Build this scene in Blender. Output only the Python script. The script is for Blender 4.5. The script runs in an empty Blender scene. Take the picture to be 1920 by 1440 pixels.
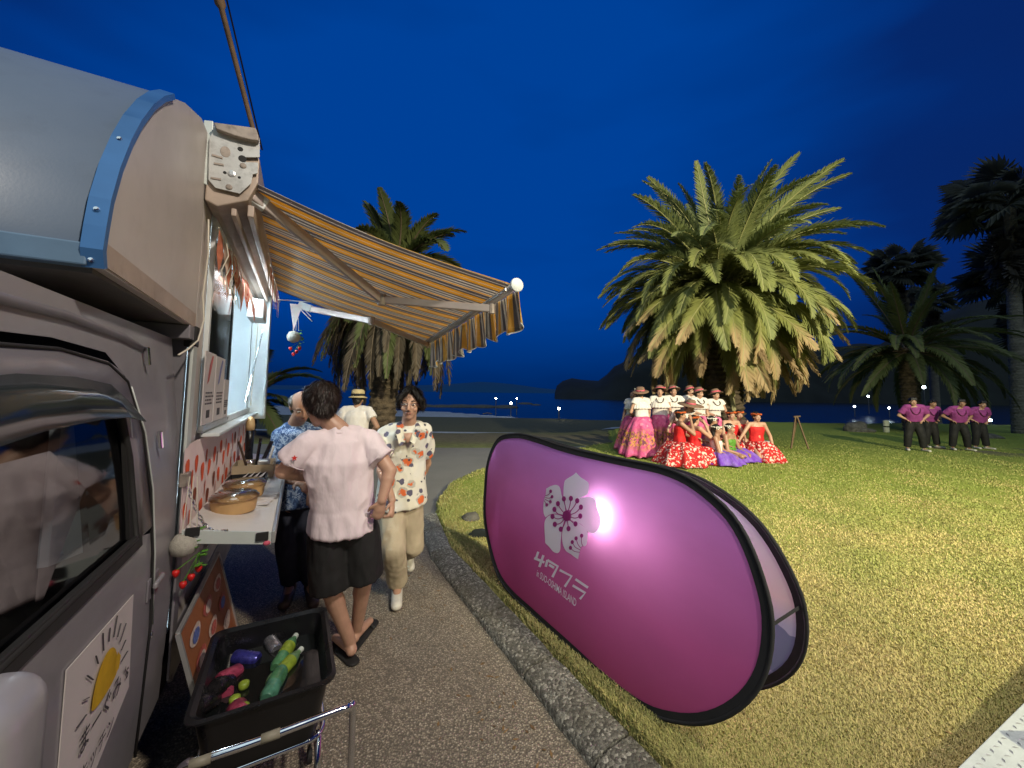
import bpy, bmesh, math, random
import numpy as np
from mathutils import Vector, Matrix, noise, Euler
random.seed(7); np.random.seed(7)
sc = bpy.context.scene
C = sc.collection
PI = math.pi
# ------------------------------------------------------------------ camera
FPX, PPY, PITCH, ROLL, CAMZ = 720.0, 685.0, math.radians(4.0), math.radians(0.8), 1.6
CO = Vector((0, 0, CAMZ))
FW = Vector((0, math.cos(PITCH), math.sin(PITCH)))
_U0 = Vector((0, -math.sin(PITCH), math.cos(PITCH))); _R0 = Vector((1, 0, 0))
RT = math.cos(ROLL) * _R0 + math.sin(ROLL) * _U0
UP = -math.sin(ROLL) * _R0 + math.cos(ROLL) * _U0
cd = bpy.data.cameras.new('camera'); cam = bpy.data.objects.new('camera', cd); C.objects.link(cam)
cam.matrix_world = Matrix(((RT.x, UP.x, -FW.x, CO.x), (RT.y, UP.y, -FW.y, CO.y), (RT.z, UP.z, -FW.z, CO.z), (0, 0, 0, 1)))
cd.sensor_width = 36; cd.lens = 36 * FPX / 1920; cd.shift_y = (PPY - 720) / 1920.0
cd.clip_start = 0.02; cd.clip_end = 6000
sc.camera = cam
# ------------------------------------------------------------------ dusk sky
w = bpy.data.worlds.new('World'); sc.world = w; w.use_nodes = True
nt = w.node_tree; nt.nodes.clear()
tc = nt.nodes.new('ShaderNodeTexCoord'); vm = nt.nodes.new('ShaderNodeVectorMath'); vm.operation = 'DOT_PRODUCT'
vm.inputs[1].default_value = Vector((-0.10, 1.0, 0.48)).normalized()
nt.links.new(tc.outputs['Generated'], vm.inputs[0])
ns = nt.nodes.new('ShaderNodeTexNoise'); ns.inputs['Scale'].default_value = 1.7; ns.inputs['Detail'].default_value = 3
mp = nt.nodes.new('ShaderNodeMapping'); mp.inputs['Scale'].default_value = (1, 1, 4)
nt.links.new(tc.outputs['Generated'], mp.inputs[0]); nt.links.new(mp.outputs[0], ns.inputs['Vector'])
ad = nt.nodes.new('ShaderNodeMath'); ad.operation = 'MULTIPLY_ADD'; ad.inputs[1].default_value = 0.55
nt.links.new(ns.outputs['Fac'], ad.inputs[0]); nt.links.new(vm.outputs['Value'], ad.inputs[2])
cr = nt.nodes.new('ShaderNodeValToRGB')
a2 = nt.nodes.new('ShaderNodeMapRange'); a2.inputs[1].default_value = 0; a2.inputs[2].default_value = 1.24; nt.links.new(ad.outputs[0], a2.inputs[0]); nt.links.new(a2.outputs[0], cr.inputs[0])
e = cr.color_ramp.elements
e[0].position = 0.34; e[0].color = (0.004, 0.012, 0.075, 1)
e[1].position = 1.0; e[1].color = (0.0, 0.052, 0.31, 1)
a_ = e.new(0.74); a_.color = (0.0015, 0.021, 0.145, 1)
a_ = e.new(0.88); a_.color = (0.0, 0.040, 0.25, 1)
sx = nt.nodes.new('ShaderNodeSeparateXYZ'); nt.links.new(tc.outputs['Generated'], sx.inputs[0])
mr = nt.nodes.new('ShaderNodeMapRange'); mr.inputs[1].default_value = -0.02; mr.inputs[2].default_value = 0.22
mr.inputs[3].default_value = 0.34; mr.inputs[4].default_value = 1.0
nt.links.new(sx.outputs['Z'], mr.inputs[0])
mx = nt.nodes.new('ShaderNodeMix'); mx.data_type = 'RGBA'; mx.blend_type = 'MULTIPLY'; mx.inputs[0].default_value = 1
nt.links.new(cr.outputs[0], mx.inputs[6]); nt.links.new(mr.outputs[0], mx.inputs[7])
bg = nt.nodes.new('ShaderNodeBackground'); bg.inputs[1].default_value = 1.0
nt.links.new(mx.outputs[2], bg.inputs[0])
wo = nt.nodes.new('ShaderNodeOutputWorld'); nt.links.new(bg.outputs[0], wo.inputs[0])
sc.view_settings.view_transform = 'Standard'; sc.view_settings.look = 'None'
sc.view_settings.exposure = 0.0; sc.view_settings.gamma = 1.0; sc.view_settings.use_curve_mapping = False
sc.render.engine = 'CYCLES'
sc.cycles.use_denoising = True
sc.cycles.max_bounces = 6; sc.cycles.transparent_max_bounces = 12
def lamp(name, kind, loc, energy, color, size=0.1, target=None, spot=None, blend=0.5, sizey=None):
    l = bpy.data.lights.new(name, kind); l.energy = energy; l.color = color
    if kind == 'AREA':
        l.shape = 'RECTANGLE'; l.size = size; l.size_y = sizey or size
    elif kind != 'SUN': l.shadow_soft_size = size
    if spot: l.spot_size = spot; l.spot_blend = blend
    o = bpy.data.objects.new(name, l); C.objects.link(o); o.location = loc
    if target is not None:
        o.rotation_euler = (Vector(target) - Vector(loc)).to_track_quat('-Z', 'Y').to_euler()
    return o
# unseen lamps added behind the camera to light the lawn, path and van
lamp('added_lawn_flood', 'SPOT', (8.2, -5.5, 6.8), 17500, (1.0, 0.90, 0.60), 0.2, (5.6, 9.5, 2.6), math.radians(84), 0.8)
lamp('added_path_spot', 'SPOT', (2.3, -0.9, 5.2), 980, (1.0, 0.88, 0.74), 0.15, (0.2, 2.4, 0.8), math.radians(140), 0.8)
dusk = lamp('dusk_fill', 'SUN', (0, -5, 9), .85, (.80, 1.0, .98), 0, (1.5, 3, 0)); dusk.data.angle = math.radians(70)  # soft fill added from above and behind to lift the ambient light

# ------------------------------------------------------------------ geometry of the place from the camera's rays
def ray(x, y): return FW + RT * ((x - 960) / FPX) - UP * ((y - PPY) / FPX)
def at(x, y, Y): d = ray(x, y); return CO + d * (Y / d.y)
def G(x, y, z=0.0): d = ray(x, y); return CO + d * ((z - CAMZ) / d.z)
VV = Vector((.8767, .481, 0)); UU = Vector((-.481, .8767, 0))   # van: VV across (towards path), UU towards the van's rear
def pv(x, y, v=-.41): d = ray(x, y); P = CO + d * (v / d.dot(VV)); return (P.dot(UU), P.z)
def pu(x, y, u): d = ray(x, y); P = CO + d * (u / d.dot(UU)); return (P.dot(VV), P.z)
# ------------------------------------------------------------------ object helpers
WM = {}
def tag(o, label=None, cat=None, group=None, kind=None):
    if label: o['label'] = label
    if cat: o['category'] = cat
    if group: o['group'] = group
    if kind: o['kind'] = kind
    return o
def empty(name, loc, label=None, cat=None, group=None, rz=0.0):
    o = bpy.data.objects.new(name, None); C.objects.link(o); o.location = loc; o.rotation_euler = (0, 0, rz)
    o.empty_display_size = 0.1
    WM[o] = Matrix.Translation(Vector(loc)) @ Matrix.Rotation(rz, 4, 'Z')
    return tag(o, label, cat, group)
def link_mesh(name, me, m, parent=None, matrix=None):
    o = bpy.data.objects.new(name, me); C.objects.link(o)
    if m is not None:
        me.materials.clear()
        for k in (m if isinstance(m, (list, tuple)) else [m]): me.materials.append(k)
    if parent is not None: o.parent = parent
    o.matrix_local = matrix if matrix is not None else Matrix.Identity(4)
    WM[o] = (WM[parent] if parent is not None else Matrix.Identity(4)) @ (matrix or Matrix.Identity(4))
    return o
class MB:
    """collects shapes; build() links them as one mesh object"""
    def __init__(s, M=None): s.v = []; s.f = []; s.mi = []; s.M = M; s.cm = 0
    def add(s, vs, fs):
        b = len(s.v)
        for p in vs:
            p = Vector(p); s.v.append(s.M @ p if s.M else p)
        for f in fs: s.f.append([b + i for i in f]); s.mi.append(s.cm)
        return s
    def box(s, a, b):
        x0, y0, z0 = a; x1, y1, z1 = b
        return s.add([(x0,y0,z0),(x1,y0,z0),(x1,y1,z0),(x0,y1,z0),(x0,y0,z1),(x1,y0,z1),(x1,y1,z1),(x0,y1,z1)],
                     [(0,3,2,1),(4,5,6,7),(0,1,5,4),(1,2,6,5),(2,3,7,6),(3,0,4,7)])
    def beam(s, p, q, w, h, up=(0,0,1)):
        p = Vector(p); q = Vector(q); d = (q - p).normalized(); r = d.cross(Vector(up)).normalized(); u = r.cross(d)
        vs = []
        for c in (p, q):
            for a, b in ((-1,-1),(1,-1),(1,1),(-1,1)): vs.append(c + r*(a*w/2) + u*(b*h/2))
        return s.add(vs, [(3,2,1,0),(4,5,6,7),(0,1,5,4),(1,2,6,5),(2,3,7,6),(3,0,4,7)])
    def tube(s, pts, r, n=8, cap=True):
        pts = [Vector(p) for p in pts]; rs = r if isinstance(r, (list, tuple)) else [r]*len(pts)
        vs = []; fs = []; prev = None
        for i, p in enumerate(pts):
            d = (pts[min(i+1, len(pts)-1)] - pts[max(i-1, 0)]).normalized()
            if prev is None: a = d.orthogonal().normalized()
            else:
                a = prev - d*prev.dot(d); a = a.normalized() if a.length > 1e-6 else d.orthogonal().normalized()
            prev = a; b = d.cross(a)
            for k in range(n):
                t = 2*PI*k/n; vs.append(p + (a*math.cos(t) + b*math.sin(t))*rs[i])
        for i in range(len(pts)-1):
            for k in range(n):
                fs.append((i*n+k, i*n+(k+1)%n, (i+1)*n+(k+1)%n, (i+1)*n+k))
        if cap: fs.append(tuple(range(n-1, -1, -1))); fs.append(tuple((len(pts)-1)*n + k for k in range(n)))
        return s.add(vs, fs)
    def lathe(s, prof, c=(0,0,0), axis=(0,0,1), n=20, sx=1, sy=1, cap=True):
        q = Vector((0,0,1)).rotation_difference(Vector(axis)); c = Vector(c); vs = []; fs = []
        for r, z in prof:
            for k in range(n):
                t = 2*PI*k/n; vs.append(c + q @ Vector((r*math.cos(t)*sx, r*math.sin(t)*sy, z)))
        m = len(prof)
        for i in range(m-1):
            for k in range(n): fs.append((i*n+k, i*n+(k+1)%n, (i+1)*n+(k+1)%n, (i+1)*n+k))
        if cap: fs.append(tuple(range(n-1, -1, -1))); fs.append(tuple((m-1)*n + k for k in range(n)))
        return s.add(vs, fs)
    def ball(s, c, r, seg=10, rings=7):
        c = Vector(c); r = Vector(r) if not isinstance(r, (int, float)) else Vector((r,r,r))
        vs = [c + Vector((0,0,-r.z))]; fs = []
        for i in range(1, rings):
            ph = -PI/2 + PI*i/rings
            for k in range(seg):
                t = 2*PI*k/seg; vs.append(c + Vector((r.x*math.cos(ph)*math.cos(t), r.y*math.cos(ph)*math.sin(t), r.z*math.sin(ph))))
        vs.append(c + Vector((0,0,r.z))); L = len(vs)-1
        for k in range(seg):
            fs.append((0, 1+(k+1)%seg, 1+k)); fs.append((L, L-seg+k, L-seg+(k+1)%seg))
        for i in range(rings-2):
            for k in range(seg):
                a = 1+i*seg; fs.append((a+k, a+(k+1)%seg, a+seg+(k+1)%seg, a+seg+k))
        return s.add(vs, fs)
    def prism(s, poly, ext):
        """poly: list of 3D points (one plane), ext: vector of thickness"""
        n = len(poly); ext = Vector(ext); P = [Vector(p) for p in poly]
        vs = P + [p + ext for p in P]
        fs = [tuple(range(n-1,-1,-1)), tuple(range(n, 2*n))] + [(i, (i+1)%n, n+(i+1)%n, n+i) for i in range(n)]
        return s.add(vs, fs)
    def quad(s, a, b, c, d): return s.add([a,b,c,d], [(0,1,2,3)])
    def sheet(s, fn, nu, nv):
        vs = [fn(i/nu, j/nv) for j in range(nv+1) for i in range(nu+1)]
        fs = [(j*(nu+1)+i, j*(nu+1)+i+1, (j+1)*(nu+1)+i+1, (j+1)*(nu+1)+i) for j in range(nv) for i in range(nu)]
        return s.add(vs, fs)
    def build(s, name, m, parent=None, smooth=False, bevel=0, world=False, solid=0, recalc=True, angle=None):
        me = bpy.data.meshes.new(name)
        vs = s.v
        if world and parent is not None:
            inv = WM[parent].inverted(); vs = [inv @ p for p in vs]
        me.from_pydata([tuple(p) for p in vs], [], s.f)
        if any(s.mi): me.polygons.foreach_set('material_index', s.mi)
        if recalc:
            bm = bmesh.new(); bm.from_mesh(me); bmesh.ops.recalc_face_normals(bm, faces=bm.faces); bm.to_mesh(me); bm.free()
        if smooth: me.polygons.foreach_set('use_smooth', [True]*len(me.polygons))
        me.update()
        o = link_mesh(name, me, m, parent)
        if smooth and angle:
            try: me.set_sharp_from_angle(angle=math.radians(angle))
            except Exception: pass
        if solid:
            md = o.modifiers.new('solid', 'SOLIDIFY'); md.thickness = solid; md.offset = 0
        if bevel:
            md = o.modifiers.new('bevel', 'BEVEL'); md.width = bevel; md.segments = 2; md.limit_method = 'ANGLE'; md.angle_limit = math.radians(40)
        return o
# ------------------------------------------------------------------ materials
def newmat(name):
    m = bpy.data.materials.new(name); m.use_nodes = True; t = m.node_tree
    return m, t, t.nodes['Principled BSDF']
def node(t, typ, **k):
    n = t.nodes.new(typ)
    for a, b in k.items():
        if a.startswith('i_'):
            key = a[2:]; n.inputs[int(key) if key.isdigit() else key.replace('_', ' ')].default_value = b
        else: setattr(n, a, b)
    return n
def coords(t, kind='Object', scale=(1,1,1), rot=(0,0,0), loc=(0,0,0)):
    tc = node(t, 'ShaderNodeTexCoord'); mp = node(t, 'ShaderNodeMapping')
    mp.inputs['Scale'].default_value = scale; mp.inputs['Rotation'].default_value = rot; mp.inputs['Location'].default_value = loc
    t.links.new(tc.outputs[kind], mp.inputs[0]); return mp.outputs[0]
def ramp(t, fac, stops, const=False):
    r = node(t, 'ShaderNodeValToRGB'); t.links.new(fac, r.inputs[0]); el = r.color_ramp.elements
    if const: r.color_ramp.interpolation = 'CONSTANT'
    c4 = lambda c: (c, c, c, 1) if isinstance(c, (int, float)) else tuple(c) + (1,)
    el[0].position = stops[0][0]; el[0].color = c4(stops[0][1])
    el[1].position = stops[-1][0]; el[1].color = c4(stops[-1][1])
    for p, c in stops[1:-1]:
        x = el.new(p); x.color = c4(c)
    return r.outputs[0]
def mixc(t, fac, a, b, mode='MIX'):
    n = node(t, 'ShaderNodeMix', data_type='RGBA', blend_type=mode)
    for s, v in ((0, fac), (6, a), (7, b)):
        if hasattr(v, 'links') or isinstance(v, bpy.types.NodeSocket): t.links.new(v, n.inputs[s])
        elif isinstance(v, (int, float)): n.inputs[s].default_value = v
        else: n.inputs[s].default_value = tuple(v) + (1,)
    return n.outputs[2]
def math_(t, op, a, b=None, c=None):
    n = node(t, 'ShaderNodeMath', operation=op)
    for i, v in enumerate((a, b, c)):
        if v is None: continue
        if isinstance(v, bpy.types.NodeSocket): t.links.new(v, n.inputs[i])
        else: n.inputs[i].default_value = v
    return n.outputs[0]
def noise_(t, vec, scale, detail=3, rough=.55, dist=0):
    n = node(t, 'ShaderNodeTexNoise'); n.inputs['Scale'].default_value = scale; n.inputs['Detail'].default_value = detail
    n.inputs['Roughness'].default_value = rough; n.inputs['Distortion'].default_value = dist
    if vec is not None: t.links.new(vec, n.inputs['Vector'])
    return n.outputs['Fac']
def voro(t, vec, scale, feature='F1', out='Distance', rand=1):
    n = node(t, 'ShaderNodeTexVoronoi', feature=feature); n.inputs['Scale'].default_value = scale; n.inputs['Randomness'].default_value = rand
    t.links.new(vec, n.inputs['Vector']); return n.outputs[out]
def bump(t, b, height, strength=.3, dist=.01):
    n = node(t, 'ShaderNodeBump'); n.inputs['Strength'].default_value = strength; n.inputs['Distance'].default_value = dist
    t.links.new(height, n.inputs['Height']); t.links.new(n.outputs[0], b.inputs['Normal'])
def mat(name, col, rough=.6, metal=0, var=.18, vs=6, bs=60, bst=.15, bd=.002, col2=None, coat=0, kind='Object', stretch=(1,1,1), spec=.5, dirt=0):
    m, t, b = newmat(name)
    v = coords(t, kind, stretch)
    n1 = noise_(t, v, vs, 4)
    c2 = col2 or tuple(c*(1-var) for c in col); c1 = col if col2 else tuple(min(1, c*(1+var*.6)) for c in col)
    c = mixc(t, ramp(t, n1, [(.35, 0.), (.65, 1.)]), c2, c1)
    if dirt:
        n3 = noise_(t, v, vs*3.1, 6, .7); c = mixc(t, ramp(t, n3, [(.5, 0.), (.75, dirt)]), c, (.03,.026,.02))
    t.links.new(c, b.inputs['Base Color'])
    n2 = noise_(t, v, vs*1.7, 3)
    t.links.new(ramp(t, n2, [(.3, max(.03, rough-.08)), (.7, min(1, rough+.08))]), b.inputs['Roughness'])
    b.inputs['Metallic'].default_value = metal; b.inputs['Specular IOR Level'].default_value = spec
    if coat: b.inputs['Coat Weight'].default_value = coat; b.inputs['Coat Roughness'].default_value = .12
    if bst: bump(t, b, noise_(t, v, bs, 3), bst, bd)
    return m
def emis(name, col, strength):
    m, t, b = newmat(name); b.inputs['Base Color'].default_value = tuple(col)+(1,)
    b.inputs['Emission Color'].default_value = tuple(col)+(1,); b.inputs['Emission Strength'].default_value = strength; return m
def glassy(name, tint=(.8,.85,.9), refl=1.0, rough=.02):
    m, t, b = newmat(name); t.nodes.remove(b)
    tr = node(t, 'ShaderNodeBsdfTransparent'); tr.inputs[0].default_value = tuple(tint)+(1,)
    gl = node(t, 'ShaderNodeBsdfGlossy'); gl.inputs['Roughness'].default_value = rough
    fr = node(t, 'ShaderNodeFresnel'); fr.inputs[0].default_value = 1.5
    mm = math_(t, 'MULTIPLY', fr.outputs[0], refl)
    ms = node(t, 'ShaderNodeMixShader'); t.links.new(mm, ms.inputs[0]); t.links.new(tr.outputs[0], ms.inputs[1]); t.links.new(gl.outputs[0], ms.inputs[2])
    t.links.new(ms.outputs[0], t.nodes['Material Output'].inputs[0]); return m
M = {}
M['white_paint'] = mat('white_paint', (.62,.60,.57), .35, var=.05, vs=3, bs=8, bst=.04, bd=.01, dirt=.12)
M['beige_panel'] = mat('beige_panel', (.47,.43,.40), .45, var=.06, vs=2.5, bs=220, bst=.12, bd=.001, dirt=.10)
M['front_panel'] = mat('front_panel', (.115,.165,.24), .4, var=.06, vs=2, bs=160, bst=.08, bd=.002, dirt=.15)
M['blue_trim'] = mat('blue_trim', (.05,.16,.38), .4, metal=.3, var=.15, vs=4, bs=30, bst=.05)
M['grey_soffit'] = mat('grey_soffit', (.13,.125,.12), .6, var=.2, vs=3, dirt=.3)
M['silver_paint'] = mat('silver_paint', (.29,.28,.30), .40, metal=.2, var=.10, vs=2, bs=400, bst=.03, coat=.25, dirt=.15)
M['silver_dark'] = mat('silver_dark', (.21,.20,.22), .42, metal=.2, var=.12, vs=2, bs=400, bst=.03, coat=.2, dirt=.15)
M['alu'] = mat('alu', (.55,.56,.56), .34, metal=.7, var=.1, vs=5, bs=120, bst=.05)
M['pale_alu'] = mat('pale_alu', (.55,.60,.57), .45, metal=.15, var=.08, vs=4, bs=60, bst=.05, dirt=.12)
M['chrome'] = mat('chrome', (.75,.75,.78), .12, metal=1, var=.08, vs=12, bs=20, bst=.02)
M['black_plastic'] = mat('black_plastic', (.006,.006,.007), .32, var=.2, bs=90, bst=.1)
M['black_rubber'] = mat('black_rubber', (.012,.012,.012), .75, bs=80)
M['black_cloth'] = mat('black_cloth', (.010,.010,.012), .85, bs=500, bst=.3)
M['bracket'] = mat('bracket', (.50,.51,.50), .45, metal=.1, var=.12, vs=10, bs=70, bst=.1, dirt=.35)
M['dirty_metal'] = mat('dirty_metal', (.33,.28,.24), .55, metal=.2, var=.3, vs=9, bs=50, bst=.2, dirt=.6)
M['cassette'] = mat('cassette', (.40,.32,.26), .5, metal=.15, var=.2, vs=4, bs=40, bst=.08, dirt=.3, stretch=(1,1,1))
M['arm'] = mat('arm', (.42,.36,.33), .38, metal=.45, var=.12, vs=4, bs=60, bst=.05)
M['white_frame'] = mat('white_frame', (.62,.66,.66), .42, var=.07, vs=5, bs=80, bst=.05, dirt=.12)
M['dark_glass'] = mat('dark_glass', (.022,.030,.033), .12, var=.3, vs=2, bs=3, bst=.02)
M['glass'] = glassy('glass', (.35,.37,.40), .22, .05)
M['clear_lid'] = glassy('clear_lid', (.93,.93,.93), 2.0, .05)
M['interior'] = mat('interior', (.60,.66,.68), .6, var=.05)
M['wood'] = mat('wood', (.16,.10,.055), .7, vs=5, stretch=(1,1,8), bs=60)
M['skin'] = mat('skin', (.46,.27,.19), .5, var=.1, vs=14, bs=180, bst=.12, bd=.001)
M['skin_tan'] = mat('skin_tan', (.36,.20,.13), .5, var=.12, vs=14, bs=180, bst=.12, bd=.001)
M['hair'] = mat('hair', (.008,.006,.006), .55, var=.4, vs=30, bs=90, bst=.7, bd=.004, stretch=(1,1,.25))
M['hair_brown'] = mat('hair_brown', (.022,.012,.010), .5, var=.4, vs=30, bs=90, bst=.7, bd=.004, stretch=(1,1,.25))
M['hair_grey'] = mat('hair_grey', (.12,.11,.10), .55, var=.4, vs=30, bs=90, bst=.7, bd=.004)
M['lip'] = mat('lip', (.36,.17,.13), .45)
M['eye_white'] = mat('eye_white', (.6,.58,.55), .25, var=.03)
M['eye_dark'] = mat('eye_dark', (.012,.008,.006), .15)
M['white_cloth'] = mat('white_cloth', (.68,.64,.62), .85, var=.06, vs=8, bs=30, bst=.5, bd=.01)
M['pink_shirt'] = mat('pink_shirt', (.76,.65,.70), .88, var=.05, vs=5, bs=13, bst=.55, bd=.02, stretch=(1,1,.5))
M['black_shorts'] = mat('black_shorts', (.008,.008,.009), .8, bs=300, bst=.3)
M['navy'] = mat('navy', (.012,.016,.032), .8, bs=300, bst=.3)
M['khaki'] = mat('khaki', (.43,.365,.26), .85, var=.1, vs=6, bs=26, bst=.4, bd=.006)
M['shoe_white'] = mat('shoe_white', (.6,.58,.52), .5)
M['shoe_brown'] = mat('shoe_brown', (.06,.035,.022), .5)
M['purple_shirt'] = mat('purple_shirt', (.27,.045,.22), .8, var=.2, vs=8, bs=26, bst=.5, bd=.01)
M['red_top'] = mat('red_top', (.60,.012,.015), .75, var=.2, vs=10, bs=26, bst=.5, bd=.01)
M['straw'] = mat('straw', (.50,.40,.22), .8, var=.15, vs=20, bs=120, bst=.5)
M['brown_hat'] = mat('brown_hat', (.20,.12,.08), .85, var=.25, vs=20, bs=120, bst=.5)
M['hot_pink'] = mat('hot_pink', (.62,.10,.16), .7, var=.3, vs=20)
M['orange_lei'] = mat('orange_lei', (.55,.10,.015), .8, var=.5, vs=30, bs=60, bst=1, bd=.02)
M['white_flower'] = mat('white_flower', (.78,.76,.68), .7, var=.08)
M['green_leaf'] = mat('green_leaf', (.10,.28,.03), .6, var=.3, vs=30)
M['berry'] = mat('berry', (.55,.012,.01), .45, var=.2, vs=30)
M['string'] = mat('string', (.60,.56,.46), .8, var=.08)
M['knit'] = mat('knit', (.42,.40,.34), .9, var=.12, vs=60, bs=260, bst=1, bd=.004)
M['paper'] = mat('paper', (.60,.56,.54), .45, var=.05, vs=4)
M['ink'] = mat('ink', (.05,.045,.05), .7)
M['sun_yellow'] = mat('sun_yellow', (.55,.34,.01), .6, var=.15, vs=16)
M['navy_hills'] = mat('navy_hills', (.010,.014,.013), .95, var=.5, vs=.05, bst=0)
M['rock'] = mat('rock', (.11,.105,.09), .9, var=.45, vs=7, bs=22, bst=.9, bd=.03)
M['cooler'] = mat('cooler', (.01,.05,.30), .4)
M['bottle_green'] = mat('bottle_green', (.10,.30,.12), .25, var=.3, vs=18)
# ================================================================== SETTING
def S(u, v, z=0): return UU*u + VV*v + Vector((0,0,z))
# --- lawn outline (outer foot of the kerb), then round the nose and off to the far right
outer = [S(-6,1.16), S(0,1.16), S(3.7,1.16)] + [G(x,y,0) for x,y in ((793,1003),(786,975),(793,942),(822,914),(872,890),(925,872),(1000,856),(1085,843),(1135,834))]
far = [Vector((3.2,12.5,0)), Vector((4.3,17,0)), Vector((8,22,0)), Vector((16,23.5,0)), Vector((45,24.5,0)), Vector((60,10,0)), Vector((45,-10,0)), Vector((2,-10,0))]
B = np.array([(p.x,p.y) for p in outer+far])
def sdist(X, Y):
    """signed distance to the lawn outline, positive inside"""
    X = np.asarray(X, float); Y = np.asarray(Y, float)
    d = np.full(X.shape, 1e9); inside = np.zeros(X.shape, bool); n = len(B)
    for i in range(n):
        ax, ay = B[i]; bx, by = B[(i+1)%n]; ex, ey = bx-ax, by-ay
        t = np.clip(((X-ax)*ex+(Y-ay)*ey)/(ex*ex+ey*ey), 0, 1)
        d = np.minimum(d, np.hypot(X-ax-t*ex, Y-ay-t*ey))
        c = ((ay > Y) != (by > Y)) & (X < (bx-ax)*(Y-ay)/((by-ay) if by != ay else 1e-9)+ax)
        inside ^= c
    return np.where(inside, d, -d)
def lawn_z(X, Y):
    X = np.asarray(X, float); Y = np.asarray(Y, float)
    sd = sdist(X, Y)
    z = -.05 + 0.135*np.clip((sd-.17)/.07, 0, 1)
    z = z + .115*np.exp(-(((X-3.4)/3.2)**2+((Y-9.2)/2.6)**2))*np.clip((sd)/.8, 0, 1)
    z = z - .20*np.clip((np.hypot(X-3, (Y-8))-4.2)/8, 0, 1)*np.clip(sd/2, 0, 1)
    z = z + (.014*np.sin(X*2.1+Y*1.3)+.010*np.sin(X*4.7-Y*3.9))*np.clip(sd/.5, 0, 1)
    return z
def LZ(x, y): return float(lawn_z(np.array([x]), np.array([y]))[0])
def grid_mesh(name, xs, ys, fz, m, keep=None):
    X, Y = np.meshgrid(xs, ys); Z = fz(X, Y); nx = len(xs); ny = len(ys)
    vs = np.stack([X.ravel(), Y.ravel(), Z.ravel()], 1)
    idx = np.arange(nx*ny).reshape(ny, nx)
    q = np.stack([idx[:-1,:-1], idx[:-1,1:], idx[1:,1:], idx[1:,:-1]], -1).reshape(-1, 4)
    if keep is not None:
        k = keep(X, Y); kk = (k[:-1,:-1]|k[:-1,1:]|k[1:,1:]|k[1:,:-1]).ravel(); q = q[kk]
    me = bpy.data.meshes.new(name); me.from_pydata(vs.tolist(), [], q.tolist())
    me.polygons.foreach_set('use_smooth', [True]*len(me.polygons)); me.update()
    return link_mesh(name, me, m)
# lawn material: straw and green patches
m, t, b = newmat('lawn_grass'); v = coords(t)
n1 = noise_(t, v, .55, 5, .6, .3); n2 = noise_(t, v, 9, 6, .75); n3 = noise_(t, v, 70, 4, .8)
c = mixc(t, ramp(t, n1, [(.42,0.),(.62,1.)]), (.40,.33,.14), (.24,.265,.08))
c = mixc(t, ramp(t, n2, [(.4,0.),(.62,.6)]), c, (.22,.24,.055))
sp = node(t, 'ShaderNodeSeparateXYZ'); t.links.new(v, sp.inputs[0])
fy = math_(t, 'MULTIPLY_ADD', n2, 1.6, sp.outputs['Y'])
c = mixc(t, ramp(t, math_(t, 'MULTIPLY', fy, .1), [(.38,0.),(.75,.95)]), c, (.23,.29,.055))
c = mixc(t, ramp(t, n3, [(.30,.5),(.48,0.)]), c, (.08,.07,.02))
t.links.new(c, b.inputs['Base Color']); b.inputs['Roughness'].default_value = .95; b.inputs['Specular IOR Level'].default_value = .1
bump(t, b, math_(t, 'ADD', n3, n2), .5, .012); M['lawn'] = m
def axis(a, b, fine_a, fine_b, f, c):
    r = list(np.arange(a, fine_a, c)) + list(np.arange(fine_a, fine_b, f)) + list(np.arange(fine_b, b+c, c)); return np.array(r)
lawn = grid_mesh('lawn', axis(-4, 60, -2, 7, .07, .6), axis(-8, 27, .5, 12.5, .07, .5), lawn_z, M['lawn'],
                 keep=lambda X, Y: sdist(X, Y) > .1)
tag(lawn, 'short trampled lawn of straw and green grass sloping gently', kind='structure')
# --- path: exposed aggregate near, plain asphalt farther off
m, t, b = newmat('aggregate_path'); v = coords(t)
d1 = voro(t, v, 110); cc = voro(t, v, 110, out='Color'); n1 = noise_(t, v, 1.3, 5, .6); n2 = noise_(t, v, 240, 3)
sc_ = node(t, 'ShaderNodeSeparateColor'); t.links.new(cc, sc_.inputs[0])
c = ramp(t, sc_.outputs[0], [(0,(.20,.17,.13)),(.45,(.34,.29,.21)),(.8,(.46,.39,.29)),(1,(.64,.56,.43))])
c = mixc(t, ramp(t, d1, [(.30,0.),(.62,.75)]), c, (.10,.085,.065))
c = mixc(t, ramp(t, n1, [(.35,.35),(.65,0.)]), c, (.07,.06,.05))
sp = node(t, 'ShaderNodeSeparateXYZ'); t.links.new(v, sp.inputs[0])
c = mixc(t, ramp(t, math_(t, 'MULTIPLY', math_(t, 'MULTIPLY_ADD', n1, 1.0, sp.outputs['Y']), .1), [(.42,0.),(.60,1.)]), c, mixc(t, n1, (.17,.165,.15), (.25,.24,.22)))
t.links.new(c, b.inputs['Base Color']); b.inputs['Roughness'].default_value = .85
bump(t, b, math_(t, 'SUBTRACT', math_(t, 'MULTIPLY', n2, .3), d1), .9, .006); M['path'] = m
p = MB()
pts = [(-14,-8),(2.2,-8),(3,-3),(3,3),(2,8.5),(4,11.2),(6,12.2),(2.5,11.8),(0,11.2),(-2.5,11.0),(-9,11.4),(-14,11.5)]
p.add([(x,y,0) for x,y in pts], [tuple(range(len(pts)))])
tag(p.build('path', M['path']), 'grey aggregate footpath beside the van', kind='structure')
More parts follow.
